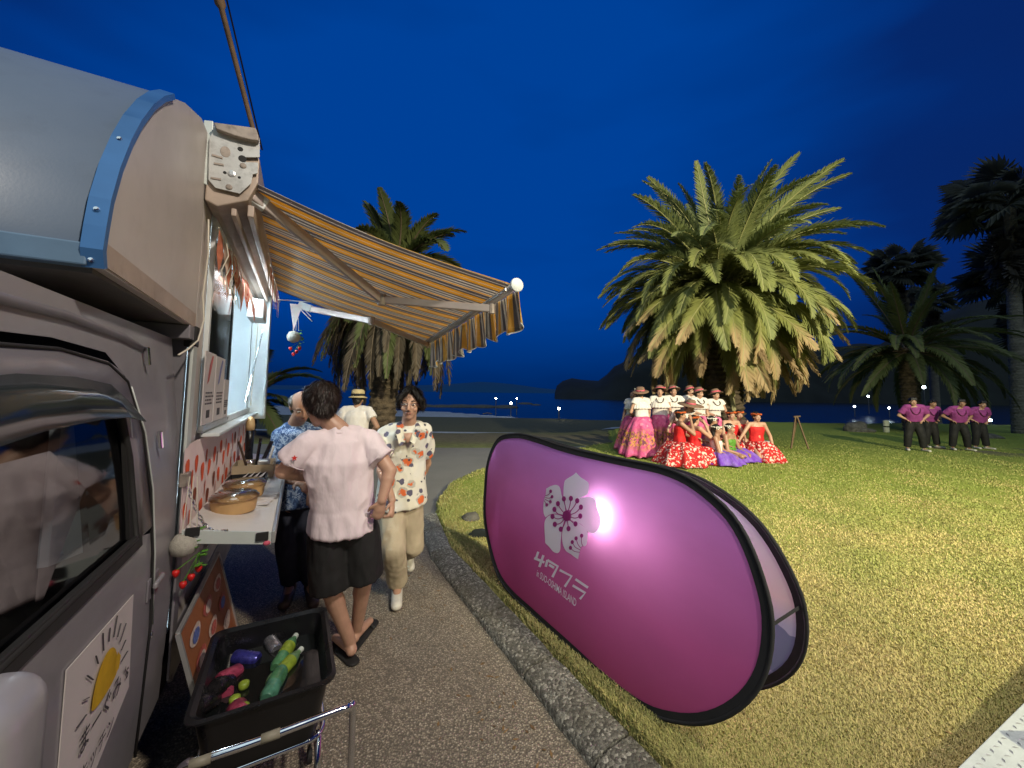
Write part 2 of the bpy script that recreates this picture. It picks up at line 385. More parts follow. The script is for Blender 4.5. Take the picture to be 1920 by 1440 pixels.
# --- wider ground under and beyond
m, t, b = newmat('rough_ground'); v = coords(t)
n1 = noise_(t, v, .35, 4); n2 = noise_(t, v, 5, 6, .7); n3 = noise_(t, v, 30, 3, .7)
sp = node(t, 'ShaderNodeSeparateXYZ'); t.links.new(v, sp.inputs[0])
yy = math_(t, 'MULTIPLY_ADD', n1, 1.5, sp.outputs['Y'])
c = ramp(t, math_(t, 'MULTIPLY', yy, .05), [(.0,(.12,.13,.03)),(.60,(.20,.24,.05)),(.68,(.17,.15,.075)),(.78,(.15,.125,.065)),(.86,(.10,.11,.03)),(1,(.09,.09,.04))])
c = mixc(t, ramp(t, n2, [(.35,.5),(.6,0.)]), c, (.05,.045,.02)); t.links.new(c, b.inputs['Base Color'])
b.inputs['Roughness'].default_value = .95; bump(t, b, math_(t, 'ADD', n2, n3), .8, .03); M['rough'] = m
def rough_z(X, Y):
    e = 16.2 + .35*np.sin(X*.4) + .08*X + 8.5*np.clip((X-2.5)/8, 0, 1)
    return -.03 + .0*X - .5*np.clip((Y-e)/2.2, 0, 1) - .10*np.clip((Y-12)/8, 0, 1) - .08*np.clip((X-4)/3,0,1)
tag(grid_mesh('ground', np.arange(-60, 90, .8), np.arange(-14, 34, .4), rough_z, M['rough']), 'rough grass verge between the footpath and the beach', kind='structure')
m, t, b = newmat('sand'); v = coords(t)
n1 = noise_(t, v, .2, 5); n2 = noise_(t, v, 3, 6, .8)
c = mixc(t, n1, (.40,.43,.46), (.52,.54,.56)); c = mixc(t, ramp(t, n2, [(.4,.4),(.6,0.)]), c, (.10,.09,.08)); t.links.new(c, b.inputs['Base Color'])
b.inputs['Roughness'].default_value = .95; bump(t, b, n2, .9, .06); M['sand'] = m
def sand_z(X, Y):
    e = 50 - .9*X + 7*np.sin((X+12)*.07)*0
    e = np.where(X > -8, 50-(X+8)*1.25, 50+ (X+8)*-.4); e = np.clip(e, 22, 70)
    return -.55 - .5*np.clip((Y-16)/34, 0, 1) - 1.2*np.clip((Y-e)/5, 0, 1)
tag(grid_mesh('beach', np.arange(-140, 120, 2.), np.arange(14, 120, 1.), sand_z, M['sand']), 'pale sandy beach in the dusk', kind='structure')
m, t, b = newmat('sea_water'); v = coords(t, scale=(.35,1,1))
b.inputs['Base Color'].default_value = (.004,.010,.022,1); b.inputs['Roughness'].default_value = .22; b.inputs['IOR'].default_value = 1.33
bump(t, b, noise_(t, v, 1.1, 5, .7), .55, .25); M['sea'] = m
tag(MB().quad((-3000,20,-1.22),(3000,20,-1.22),(3000,5000,-1.22),(-3000,5000,-1.22)).build('sea', M['sea']), 'dark calm sea', kind='structure')
# --- rock shelf in the water, headland, hills
def ridge(name, prof, Y, depth, m, label, z0=-1.5, rough=1.0):
    """hill whose skyline passes the points (px, py) at distance Y"""
    P = [at(x, y, Y) for x, y in prof]; mb = MB(); n = len(P); rows = 9; vs = []; fs = []
    for j in range(rows):
        s = j/(rows-1); h = math.sin(s*PI)**.7 if j <= rows//2 else math.sin(s*PI)**.9
        for i, q in enumerate(P):
            k = 1 + rough*.12*noise.noise(Vector((q.x*.05, j*1.3, 4)))
            if j == rows//2: k = 1
            vs.append((q.x*(1+(s-.5)*depth/Y), Y+(s-.5)*depth, z0+(q.z-z0)*h*k))
    for j in range(rows-1):
        for i in range(n-1): fs.append((j*n+i, j*n+i+1, (j+1)*n+i+1, (j+1)*n+i))
    return tag(mb.add(vs, fs).build(name, m, smooth=True), label, kind='structure')
def dens(prof, step=12, jit=1.2):
    out = []
    for (x0,y0),(x1,y1) in zip(prof, prof[1:]):
        k = max(1, int(abs(x1-x0)/step))
        for i in range(k):
            f = i/k; out.append((x0+(x1-x0)*f, y0+(y1-y0)*f+random.uniform(-jit,jit)))
    return out+[prof[-1]]
ridge('hill', dens([(1040,738),(1044,724),(1055,714),(1072,710),(1092,712),(1122,715),(1138,702),(1152,688),(1190,668),(1240,655),(1330,640),(1450,640),(1560,650),(1650,645),(1710,615),(1760,590),(1820,566),(1880,560),(1960,556),(2100,560),(2300,600)]), 230, 120, M['navy_hills'], 'black wooded headland and hill across the water', z0=-2)
M['far_hills'] = mat('far_hills', (.004,.07,.20), 1, bst=0)  # distance haze is put into this blue colour
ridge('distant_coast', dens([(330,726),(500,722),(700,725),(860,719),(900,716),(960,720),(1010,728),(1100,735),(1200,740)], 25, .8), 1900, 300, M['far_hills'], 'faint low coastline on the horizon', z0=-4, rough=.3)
mb = MB()
for (x,y,w_,h_) in ((865,746,3.4,.5),(905,748,2.8,.5),(948,752,2.4,.5),(985,754,1.9,.4),(1005,756,1.2,.25),(790,748,3,.45),(830,750,2.6,.4)):
    q = G(x, y+3, -1.15); 
    if q.y > 95: q = at(x, y+3, 70); q.z = -1.15
    mb.ball((q.x, q.y, -1.2), (w_, 2.2, h_), 12, 7)
tag(mb.build('shore_rocks', M['rock'], smooth=True), 'low dark reef of rocks running into the sea', kind='structure')
# --- kerb: a row of cast stones along the path, each its own piece
m, t, b = newmat('kerb_aggregate'); v = coords(t)
d1 = voro(t, v, 75); n1 = noise_(t, v, 2.2, 4); n2 = noise_(t, v, 160, 4, .8); cc = voro(t, v, 75, out='Color')
sc_ = node(t, 'ShaderNodeSeparateColor'); t.links.new(cc, sc_.inputs[0])
c = ramp(t, sc_.outputs[1], [(0,(.10,.096,.082)),(.55,(.20,.195,.165)),(.85,(.34,.33,.28)),(1,(.56,.54,.47))])
c = mixc(t, ramp(t, n1, [(.45,0.),(.7,.6)]), c, (.13,.115,.07)); c = mixc(t, ramp(t, n2, [(.3,.7),(.5,0.)]), c, (.03,.028,.022))
t.links.new(c, b.inputs['Base Color']); b.inputs['Roughness'].default_value = .9; bump(t, b, math_(t, 'SUBTRACT', n2, d1), 1, .012); M['kerb'] = m
kerb = empty('kerb', (0,0,0)); kerb['kind'] = 'structure'; kerb['label'] = 'low rough concrete kerb between footpath and lawn'
def along(P, step):
    out = []; 
    for a, c_ in zip(P, P[1:]):
        L = (c_-a).length; k = max(1, int(round(L/step)))
        for i in range(k): out.append(a.lerp(c_, i/k))
    return out + [P[-1]]
KP = along([S(-1.6,1.16), S(3.7,1.16), outer[3], outer[4]], .6)
for i in range(len(KP)-1):
    a, c_ = KP[i], KP[i+1]; d = (c_-a).normalized(); nrm = Vector((d.y, -d.x, 0))
    mb = MB(); L = (c_-a).length; N = 5; g = .009
    prof = [(0,-.03),(.004,.030),(.02,.046),(.08,.064),(.15,.076),(.205,.076),(.22,.0),(.22,-.03)]
    vs = []; fs = []
    for k in range(N+1):
        s_ = g + (L-2*g)*k/N
        for (o_, z_) in prof:
            q = a + d*s_ + nrm*(o_+.012*noise.noise(a*3+d*s_*6+Vector((o_*9,0,0)))); 
            vs.append((q.x, q.y, z_+.010*noise.noise(q*9+Vector((0,0,z_*7)))))
    n = len(prof)
    for k in range(N):
        for j in range(n-1): fs.append((k*n+j, (k+1)*n+j, (k+1)*n+j+1, k*n+j+1))
    fs.append(tuple(range(n))); fs.append(tuple(N*n+j for j in range(n-1,-1,-1)))
    mb.add(vs, fs).build('kerb_stone', M['kerb'], kerb, smooth=True, angle=50)
# --- grass blades
def blades(name, n, region, hgt, m, label, seed, edge=False):
    rng = np.random.default_rng(seed); xs = []; ys = []
    X0, X1, Y0, Y1 = region; got = 0
    while got < n:
        k = n*3; py = rng.uniform(Y0, Y1, k); px = rng.uniform(X0, X1, k)
        F = np.array(FW); R_ = np.array(RT); U_ = np.array(UP)
        d = F[None] + np.outer((px-960)/FPX, R_) - np.outer((py-PPY)/FPX, U_)
        tt = (.09-CAMZ)/d[:,2]; x = d[:,0]*tt; y = d[:,1]*tt
        sd = sdist(x, y); ok = (sd > (.185 if edge else .24)) & (tt > 0) & (y < 21)
        if edge: ok &= sd < .42
        xs.append(x[ok]); ys.append(y[ok]); got += ok.sum()
    x = np.concatenate(xs)[:n]; y = np.concatenate(ys)[:n]; z = lawn_z(x, y)
    h = rng.uniform(*hgt, n)*np.clip(1+.06*y, 1, 1.6); az = rng.uniform(0, 2*PI, n); ln = rng.uniform(.2, 1.1, n)*h
    wd = .0013*np.clip(y*.75, 1, 7)
    tuft = np.array([noise.noise(Vector((a*1.3, c_*1.3, 0))) for a, c_ in zip(x[::1], y[::1])])
    if edge: h = h*(1+1.2*np.clip(tuft, 0, 1))
    bx, by = np.cos(az+PI/2)*wd, np.sin(az+PI/2)*wd
    dx, dy = np.cos(az), np.sin(az)
    P = np.zeros((n, 5, 3))
    P[:,0] = np.stack([x-bx, y-by, z-.004], 1); P[:,1] = np.stack([x+bx, y+by, z-.004], 1)
    P[:,2] = np.stack([x+dx*ln*.35+bx*.8, y+dy*ln*.35+by*.8, z+h*.6], 1); P[:,3] = np.stack([x+dx*ln*.35-bx*.8, y+dy*ln*.35-by*.8, z+h*.6], 1)
    P[:,4] = np.stack([x+dx*ln, y+dy*ln, z+h*.85], 1)
    me = bpy.data.meshes.new(name); me.vertices.add(n*5); me.vertices.foreach_set('co', P.ravel())
    base = (np.arange(n)*5)[:,None]
    loops = np.concatenate([base+np.array([0,1,2,3]), base+np.array([3,2,4])], 1).ravel()
    me.loops.add(len(loops)); me.loops.foreach_set('vertex_index', loops.astype(np.int32))
    tot = np.tile([4,3], n); start = np.concatenate([[0], np.cumsum(tot)[:-1]])
    me.polygons.add(2*n); me.polygons.foreach_set('loop_start', start.astype(np.int32)); me.polygons.foreach_set('loop_total', tot.astype(np.int32))
    me.update()
    g = np.clip(.34 + .70*tuft + .095*(y-3) + rng.normal(0, .20, n), 0, 1)
    if edge: g = np.clip(g+.15, 0, 1)
    straw = np.array([.48,.385,.175]); green = np.array([.26,.29,.085])
    col = straw*(1-g[:,None]) + green*g[:,None]; col *= rng.uniform(.88, 1.15, (n,1))
    ca = me.color_attributes.new('blade', 'FLOAT_COLOR', 'POINT'); rgba = np.ones((n,5,4)); rgba[:,:,:3] = col[:,None,:]
    ca.data.foreach_set('color', rgba.ravel())
    o = link_mesh(name, me, m); return tag(o, label, 'grass', kind='stuff')
m, t, b = newmat('grass_blade'); at_ = node(t, 'ShaderNodeAttribute', attribute_name='blade')
t.links.new(at_.outputs['Color'], b.inputs['Base Color']); b.inputs['Roughness'].default_value = .8; b.inputs['Specular IOR Level'].default_value = .2; M['blade'] = m
blades('grass', 360000, (640, 2230, 800, 1560), (.006,.018), M['blade'], 'short dry and green blades all over the lawn', 3)
blades('edge_grass', 26000, (700, 1350, 820, 1500), (.012,.032), M['blade'], 'longer tufts growing along the inside of the kerb', 5, edge=True)

rn = random.Random(77); mb = MB()
for i in range(420):
    f = rn.random(); u_ = rn.uniform(.4, 8) if i % 3 else rn.uniform(.4, 5); v_ = 1.45+(rn.random()**2)*3.5 if i % 3 else 1.05-rn.random()**2*.5
    q = S(u_, v_); q.z = (LZ(q.x, q.y)+.014) if v_ > 1.3 else .004; a = rn.uniform(0, 6.28); d = Vector((math.cos(a), math.sin(a), rn.uniform(-.1,.3)))*rn.uniform(.008,.022); e_ = Vector((-math.sin(a), math.cos(a), rn.uniform(0,.3)))*rn.uniform(.003,.008)
    mb.add([q-d, q+e_, q+d, q-e_], [(0,1,2),(0,2,3)])
tag(mb.build('fallen_leaves', mat('leaf_litter', (.20,.12,.05), .85, var=.5, vs=9, bst=0), recalc=False), 'scattered dry leaf scraps on the lawn and along the kerb', 'leaf litter', kind='stuff')
# ================================================================== FOOD VAN  (local axes: x across towards the path, y to the rear, z up)
TA = math.atan2(.481, .8767)
van = empty('food_van', (0,0,0), 'silver kitchen van with white box body, open serving hatch and striped awning', 'food van', rz=TA)
XS = -.41; XL = -1.90
def sideprism(pix, x=XS, th=-.02, pts=None):
    P = pts or [pv(a, b, x) for a, b in pix]
    return [(x, y, z) for y, z in P]
# --- over-cab box: side panel with the curved nose
nose_px = [(192,503),(190,470),(196,430),(205,380),(222,320),(242,270),(262,232),(285,202),(305,187),(323,183),(347,193),(378,222)]
nose = [pv(a, b, XS) for a, b in nose_px]
rearz = nose[-1][1]
sidepoly = nose + [(2.60, rearz+.03), (4.30, rearz+.03), (4.30, 1.858), (2.09, 1.858)]
# front part of side (closed), rest around the hatch is built below
front_side = nose + [(2.10, rearz+.01), (2.10, 1.856)]
MB().prism([(XS, y, z) for y, z in front_side], (-.02,0,0)).build('nose_side_panel', M['beige_panel'], van)
# lower darker strip along the underside edge
MB().prism([(XS+.003, 1.215, 1.876), (XS+.003, 1.215, 1.93), (XS+.003, 2.085, 1.915), (XS+.003, 2.085, 1.858)], (-.004,0,0)).build('edge_strip', M['cassette'], van)
# curved front/roof skin running across the van
prof = nose[:10]+[(2.6, rearz+.03),(4.3, rearz+.03)]
prof = nose + [(2.6, rearz+.03),(4.3, rearz+.03)]
vs = []; fs = []
for i, (y, z) in enumerate(prof):
    vs += [(XS-.012, y+.004, z), (XL, y+.004, z)]
for i in range(len(prof)-1): fs.append((2*i, 2*i+1, 2*i+3, 2*i+2))
MB().add(vs, fs).build('front_skin', M['front_panel'], van, smooth=True, angle=40, solid=.006)
# blue corner trim along the curve, with rivets
vs = []; fs = []
trim = nose[:10]
for i, (y, z) in enumerate(trim):
    a = Vector((y, z)); b_ = Vector(trim[min(i+1, len(trim)-1)]); c_ = Vector(trim[max(i-1, 0)]); d = (b_-c_).normalized(); nn = Vector((-d.y, d.x))
    q = a + nn*.012 
    vs += [(XS+.006, q.x, q.y), (XS-.030, q.x, q.y), (XS+.006, a.x-nn.x*.004, a.y-nn.y*.004)]
for i in range(len(trim)-1):
    fs.append((3*i, 3*i+1, 3*i+4, 3*i+3)); fs.append((3*i, 3*i+3, 3*i+5, 3*i+2))
tr = MB().add(vs, fs).build('corner_trim', M['blue_trim'], van, solid=.003)
for k in (0.3, 2.6, 5):
    i = int(k); f = k-i; a = Vector(nose[i]).lerp(Vector(nose[i+1]), f)
    MB().lathe([(.006,0),(.005,.004),(.002,.005)], (XS-.013, a.x-.014, a.y), (0,-1,0.15), 8).build('rivet', M['chrome'], tr)
# lower lip of the front and the sloping soffit
y0, z0 = nose[0]
MB().box((XL, y0-.02, z0-.002), (XS-.02, y0+.012, z0+.05)).build('front_lip', mat('lip_blue', (.10,.17,.26), .4), van, bevel=.004)
MB().box((XL, y0+.014, 1.858), (XS-.021, 2.07, 1.876)).build('soffit', M['grey_soffit'], van)
MB().box((XL, 2.00, 1.80), (XS+.004, 2.075, 1.857)).build('cross_beam', M['silver_dark'], van, bevel=.004)
MB().box((XS-.03, 2.072, 1.775), (XS+.012, 2.125, 1.862)).build('beam_end_cap', M['black_rubber'], van, bevel=.004)
# --- kitchen box: walls round the hatch
WY0, WY1, WZ0, WZ1 = 2.30, 4.12, 1.43, 2.40
k = MB(); X0 = XS-.02
k.box((X0, 2.105, .62), (XS, 2.26, rearz)); k.build('front_wall', M['beige_panel'], van)
MB().box((X0, 2.262, WZ1), (XS-.002, 4.30, rearz)).build('header_panel', M['white_paint'], van)
MB().box((X0, 2.262, .62), (XS-.002, 4.30, WZ0-.02)).build('lower_wall', M['white_paint'], van)
MB().box((X0, 4.14, WZ0-.018), (XS-.002, 4.30, WZ1-.002)).build('rear_post', M['white_frame'], van)
MB().box((XL, 4.28, .62), (X0-.002, 4.30, rearz)).build('rear_wall', M['interior'], van)
MB().box((XL, 2.105, .62), (XL+.02, 4.278, rearz)).build('far_wall', M['interior'], van)
MB().box((XL+.022, 2.105, .60), (X0-.002, 4.278, .62)).build('floor', M['interior'], van)
MB().box((XL+.022, 2.105, rearz-.02), (X0-.002, 4.278, rearz-.004)).build('ceiling', M['interior'], van)
MB().box((XL+.022, 2.085, .62), (X0-.002, 2.103, rearz-.022)).build('front_bulkhead', M['silver_dark'], van)
# interior fittings glimpsed through the hatch
MB().box((XL+.1, 2.6, .64), (XL+.55, 4.2, 1.5)).build('inner_cabinet', M['white_paint'], van, bevel=.006)
MB().box((XL+.03, 2.5, 1.95), (XL+.35, 4.2, 1.97)).build('inner_shelf', M['alu'], van)
tl = MB().tube([(-1.15, 2.6, 2.62), (-1.15, 3.8, 2.62)], .014, 8).build('tube_lamp', emis('tube_glow', (.78,.93,1.0), 9), van)
tl2 = MB().box((-.55, 3.0, 2.36), (-.52, 4.0, 2.38)).build('hatch_lamp', emis('strip_glow', (.7,.92,1.0), 6), van)
for nm, lp, e_, sz, sy_ in (('tube_lamp_light', (-1.15, 3.2, 2.59), 42, .9, .1), ('hatch_lamp_light', (-.36, 3.4, 2.30), 13, .1, 1.2)):
    l = lamp(nm, 'AREA', (0,0,0), e_, (.70,.88,1.0), sz, sizey=sy_); l.parent = van; l.location = lp
    l.rotation_euler = (0, math.radians(-18 if nm[0] == 't' else -62), 0)
# window frame: white rails, sliding panes
fr = MB()
fr.box((XS, 2.262, WZ1-.03), (XS+.02, 4.14, WZ1+.03)); fr.box((XS, 2.262, WZ0-.04), (XS+.02, 4.14, WZ0))
fr.box((XS, 2.262, WZ0), (XS+.02, 2.295, WZ1-.03))
wf = fr.build('window_frame', M['white_frame'], van, bevel=.003)
MB().box((XS-.012, 2.297, WZ0+.002), (XS-.006, 3.06, WZ1-.032)).build('window_pane', M['dark_glass'], wf)
MB().box((XS-.016, 3.06, WZ0+.001), (XS-.001, 3.10, WZ1-.031)).build('pane_edge', M['black_plastic'], wf)
# deep white hatch reveal at the rear, sticking out from the wall
px0, px1 = XS+.002, XS+.14
MB().box((px0, 4.145, WZ0-.10), (px1, 4.20, WZ1+.06)).build('hatch_post', M['white_frame'], van, bevel=.004)
MB().box((px1-.016, 4.08, WZ0-.08), (px1-.002, 4.143, WZ1)).build('hatch_flange', M['white_frame'], van, bevel=.003)
MB().tube([(XS+.03, 3.72, WZ0+.06), (XS+.09, 4.06, WZ1-.28)], .006, 6).build('gas_strut', M['chrome'], van)
MB().tube([(XS+.03, 4.10, WZ0+.02), (XS+.05, 4.10, WZ1-.1)], .005, 6).build('pull_cord', M['string'], van)
MB().box((XS+.01, 2.27, WZ0-.058), (XS+.085, 4.14, WZ0-.042)).build('sill', M['white_frame'], van, bevel=.003)
MB().box((XS+.02, 3.55, WZ1-.25), (XS+.13, 3.85, WZ1-.10)).build('wifi_box', M['white_paint'], van, bevel=.008)
for z in (1.62,1.66): MB().lathe([(.010,0),(.008,.006)], (px1, 4.17, z), (1,0,0), 8).build('screw_head', M['chrome'], van)
# --- serving flap (counter) with chain
cin = (XS+.03); 
def flap(px, py):                      # sagging flap top: z falls outwards
    y_, z_ = pv(px, py, XS+.03); return z_
ZC0, ZC1 = 1.04, .985; CX1 = XS+.33; CY0, CY1 = 1.98, 4.08
ct = [(cin, CY0, ZC0), (CX1, CY0, ZC1), (CX1, CY1, ZC1), (cin, CY1, ZC0)]
counter = MB().prism(ct, (0,0,-.035)).build('serving_flap', M['white_paint'], van, bevel=.003)
MB().box((CX1+.001, CY0-.004, ZC1-.045), (CX1+.014, CY1+.004, ZC1+.006)).build('flap_edging', M['alu'], counter, bevel=.002)
MB().prism([(cin, CY0-.016, ZC0+.004),(CX1, CY0-.016, ZC1+.004),(CX1, CY0-.016, ZC1-.045),(cin, CY0-.016, ZC0-.045)], (0,.014,0)).build('flap_end_rail', M['pale_alu'], counter)
for xx, zz in ((cin+.012, ZC0), (CX1-.055, ZC1)):
    MB().box((xx, CY0-.026, zz-.022), (xx+.045, CY0-.017, zz+.012)).build('corner_block', M['black_rubber'], counter, bevel=.002)
MB().ball((CX1-.015, CY0-.022, ZC1-.035), (.014,.008,.010), 8, 6).build('red_clip', M['hot_pink'], counter)
MB().box((XS, 2.10, ZC0-.30), (XS+.015, 4.2, ZC0-.28)).build('flap_hinge_rail', M['alu'], van)
hook = Vector((XS+.02, 2.03, 1.235))
MB().box((XS+.0, 2.01, 1.20), (XS+.03, 2.06, 1.255)).build('chain_bracket', M['dirty_metal'], van, bevel=.004)
ca = Vector((XS+.02, 2.05, 1.2)); cb = Vector((XS+.17, CY0-.01, ZC0-.02)); NL = 15
for i in range(NL):                    # chain of oval links
    f = (i+.5)/NL; p_ = ca.lerp(cb, f) + Vector((0,0,-.07*math.sin(PI*f)*1.0)); f2 = (i+.6)/NL
    q_ = ca.lerp(cb, f2) + Vector((0,0,-.07*math.sin(PI*f2))); d = (q_-p_).normalized()
    s1 = d.orthogonal().normalized(); s1 = s1 if i % 2 else d.cross(s1)
    pts = [p_ + d*.014*math.cos(a)*1.0 + s1*.006*math.sin(a) for a in [2*PI*j/10 for j in range(11)]]
    MB().tube(pts, .0026, 5, cap=False).build('chain_link', M['chrome'], counter)
# --- strawberry-print cloth hanging under the sill
cl_y0, cl_y1, cl_z1, cl_z0 = 2.01, 4.12, WZ0-.065, 1.0
def clothp(i, j):
    y = cl_y0+(cl_y1-cl_y0)*i; z = cl_z0+(cl_z1-cl_z0)*j
    return Vector((XS+.012+.006*math.sin(i*46)*(1-j*.6), y, z - (.012 if i < .02 else 0)))
M['pink_cloth'] = mat('pink_cloth', (.82,.68,.66), .85, var=.06, bs=300, bst=.2)
M['berry_print'] = mat('berry_print', (.72,.10,.03), .8, var=.35, vs=12)
M['berry_dark'] = mat('berry_dark', (.22,.05,.02), .8, var=.3, vs=12)
cloth = MB().sheet(clothp, 60, 4).build('strawberry_cloth', M['pink_cloth'], van, smooth=True)
rng = random.Random(4); col = 0; y = cl_y0+.05
while y < cl_y1-.05:
    z = cl_z0 + (.05 if col % 2 else .11)
    while z < cl_z1-.03:
        cy = y+rng.uniform(-.012,.012); cz = z+rng.uniform(-.012,.012); a0 = rng.uniform(-.35,.35); sz = rng.uniform(.044,.056)
        pts = []
        for q in range(12):
            a = 2*PI*q/12; r = sz*(.62 if math.sin(a) > 0 else .62)*(1+.12*math.sin(3*a)); lx = r*math.cos(a)*.85; lz = r*math.sin(a)*(1.5 if math.sin(a) < 0 else 1.15)
            yy = cy + lx*math.cos(a0)-lz*math.sin(a0); zz = cz + lx*math.sin(a0)+lz*math.cos(a0)
            base = clothp((yy-cl_y0)/(cl_y1-cl_y0), (zz-cl_z0)/(cl_z1-cl_z0)); pts.append((base.x+.002, yy, zz))
        MB().add(pts, [tuple(range(12))]).build('printed_strawberry', M['berry_print'] if rng.random() < .85 else M['berry_dark'], cloth)
        z += .150
    y += .098; col += 1
# --- lower body under the kitchen, wheel
MB().box((XS-.012, 2.11, .40), (XS+.004, 4.30, .62)).build('side_skirt', M['silver_dark'], van, bevel=.005)
MB().box((XL, 1.9, .30), (XS-.05, 4.3, .42)).build('chassis', M['black_rubber'], van)
for yy in (3.35,):
    wl = MB().lathe([(.17,-.07),(.27,-.07),(.285,-.04),(.285,.04),(.27,.07),(.17,.07)], (XS-.10, yy, .285), (1,0,0), 28).build('wheel', M['black_rubber'], van, smooth=True, angle=40)
    MB().lathe([(.05,.0),(.15,.01),(.168,.05)], (XS-.10, yy, .285), (1,0,0), 20).build('rim', M['alu'], wl, smooth=True)
wl = MB().lathe([(.17,-.07),(.27,-.07),(.285,-.04),(.285,.04),(.27,.07),(.17,.07)], (XL+.10, 3.35, .285), (1,0,0), 20).build('wheel', M['black_rubber'], van, smooth=True, angle=40)
for yy in (.62,):
    for xx in (XS-.10, XL+.10):
        MB().lathe([(.0,-.07),(.27,-.07),(.285,-.04),(.285,.04),(.27,.07),(.0,.07)], (xx, yy, .285), (1,0,0), 20).build('wheel', M['black_rubber'], van, smooth=True, angle=40)
# --- pale corner post of the box
MB().box((XS+.001, 2.035, 1.0), (XS+.012, 2.108, 1.775)).build('corner_post', M['pale_alu'], van, bevel=.003)
MB().box((XS+.001, 2.035, .45), (XS+.010, 2.108, .998)).build('lower_corner_post', M['silver_dark'], van, bevel=.003)
MB().tube([(XS+.016, 2.115, WZ1-.05), (XS+.022, 2.125, 2.2), (XS+.018, 2.10, 2.0), (XS+.022, 2.13, 1.9), (XS+.02,2.06,1.80), (XS+.015, 1.93, 1.75), (XS+.01, 1.83, 1.72)], .0035, 6).build('cable', M['string'], van, smooth=True)
# --- CAB
def cabx(z):                               # tumblehome: the side leans inwards above the belt
    return XS - .004 - .055*max(0, (z-1.14)/.66)**1.6 - .02*max(0, (.8-z)/.5)**2
def cabpanel(poly, off=0, th=.0): return [(cabx(z)+off, y, z) for y, z in poly]
def fill(poly2, off=0):
    """grid-filled side panel following the tumblehome"""
    bm = bmesh.new(); vv = [bm.verts.new((y, z, 0)) for y, z in poly2]; f = bm.faces.new(vv)
    bmesh.ops.triangulate(bm, faces=[f]); 
    bmesh.ops.subdivide_edges(bm, edges=[e_ for e_ in bm.edges if e_.calc_length() > .12], cuts=3, use_grid_fill=False)
    bmesh.ops.triangulate(bm, faces=bm.faces)
    bm.verts.index_update(); mb = MB(); mb.add([(cabx(v_.co.y)+off, v_.co.x, v_.co.y) for v_ in bm.verts], [[q.index for q in f_.verts] for f_ in bm.faces]); bm.free(); return mb
P_ = lambda L, x=XS: [pv(a, b, x) for a, b in L]
# window outline (glass) and door outline, from their positions on the side of the van
win_top = [(.62,1.50),(.80,1.555),(1.00,1.575),(1.20,1.575),(1.36,1.56),(1.455,1.52)]
win = [(.62,1.14)] + win_top + [(1.50,1.40),(1.56,1.15)]
door_out = [(.45,.40),(.45,1.55),(.62,1.62),(.85,1.665),(1.15,1.68),(1.38,1.665),(1.50,1.62),(1.585,1.50),(1.66,1.30),(1.73,1.05),(1.76,.80),(1.755,.40)]
# door skin as a ring: lower part, header and pillars
low = [(.45,.40),(.45,1.135),(.62,1.135),(1.56,1.145),(1.60,1.145),(1.715,1.12),(1.73,1.05),(1.76,.80),(1.755,.40)]
dl = fill(low, .004).build('door', M['silver_paint'], van, smooth=True)
hd = MB(); vs = []; fs = []
inner = [(.45,1.50)]+win_top+[(1.50,1.40),(1.565,1.146)]
outerr = [(.45,1.55),(.62,1.62),(.85,1.665),(1.15,1.68),(1.38,1.665),(1.46,1.645),(1.535,1.585),(1.60,1.46),(1.70,1.146)]
for (a, b_), (c_, d_) in zip(inner, outerr): vs += [(cabx(b_)+.006, a, b_), (cabx(d_)+.004, c_, d_)]
for i in range(min(len(inner),len(outerr))-1): fs.append((2*i, 2*i+2, 2*i+3, 2*i+1))
hd.add(vs, fs).build('window_surround', M['silver_dark'], dl, smooth=True, solid=.012)
MB().tube([(cabx(z)+.010, y, z) for y, z in [(.45,1.545),(.62,1.617),(.85,1.662),(1.15,1.677),(1.38,1.66),(1.50,1.615),(1.60,1.46),(1.665,1.27),(1.72,1.05),(1.757,.80),(1.752,.40)]], .004, 6).build('door_seam', M['black_rubber'], dl, smooth=True)
MB().tube([(cabx(z)+.012, y, z) for y, z in [(1.52,1.60),(1.615,1.46),(1.68,1.27),(1.735,1.05),(1.772,.80)]], .0028, 6).build('door_edge', M['pale_alu'], dl, smooth=True)
fill(win, -.006).build('door_glass', M['glass'], dl)
MB().tube([(cabx(z)+.006, y, z) for y, z in win+[win[0]]], .010, 6).build('window_seal', M['black_rubber'], dl, smooth=True)
MB().prism([(cabx(1.14)+.012, .45, 1.105), (cabx(1.14)+.012, 1.61, 1.115), (cabx(1.16)+.012, 1.595, 1.16), (cabx(1.16)+.012, .45, 1.155)], (-.014,0,0)).build('belt_moulding', M['black_rubber'], dl, bevel=.003)
MB().prism([(cabx(1.3)+.008, 1.530, 1.16), (cabx(1.3)+.008, 1.575, 1.16), (cabx(1.5)+.010, 1.49, 1.50), (cabx(1.5)+.010, 1.465, 1.50)], (-.010,0,0)).build('rear_window_bar', M['black_rubber'], dl)
MB().prism([(cabx(1.2)+.012, 1.578, 1.16), (cabx(1.2)+.012, 1.592, 1.16), (cabx(1.5)+.012, 1.502, 1.515), (cabx(1.5)+.012, 1.493, 1.515)], (-.006,0,0)).build('bright_strip', M['pale_alu'], dl)
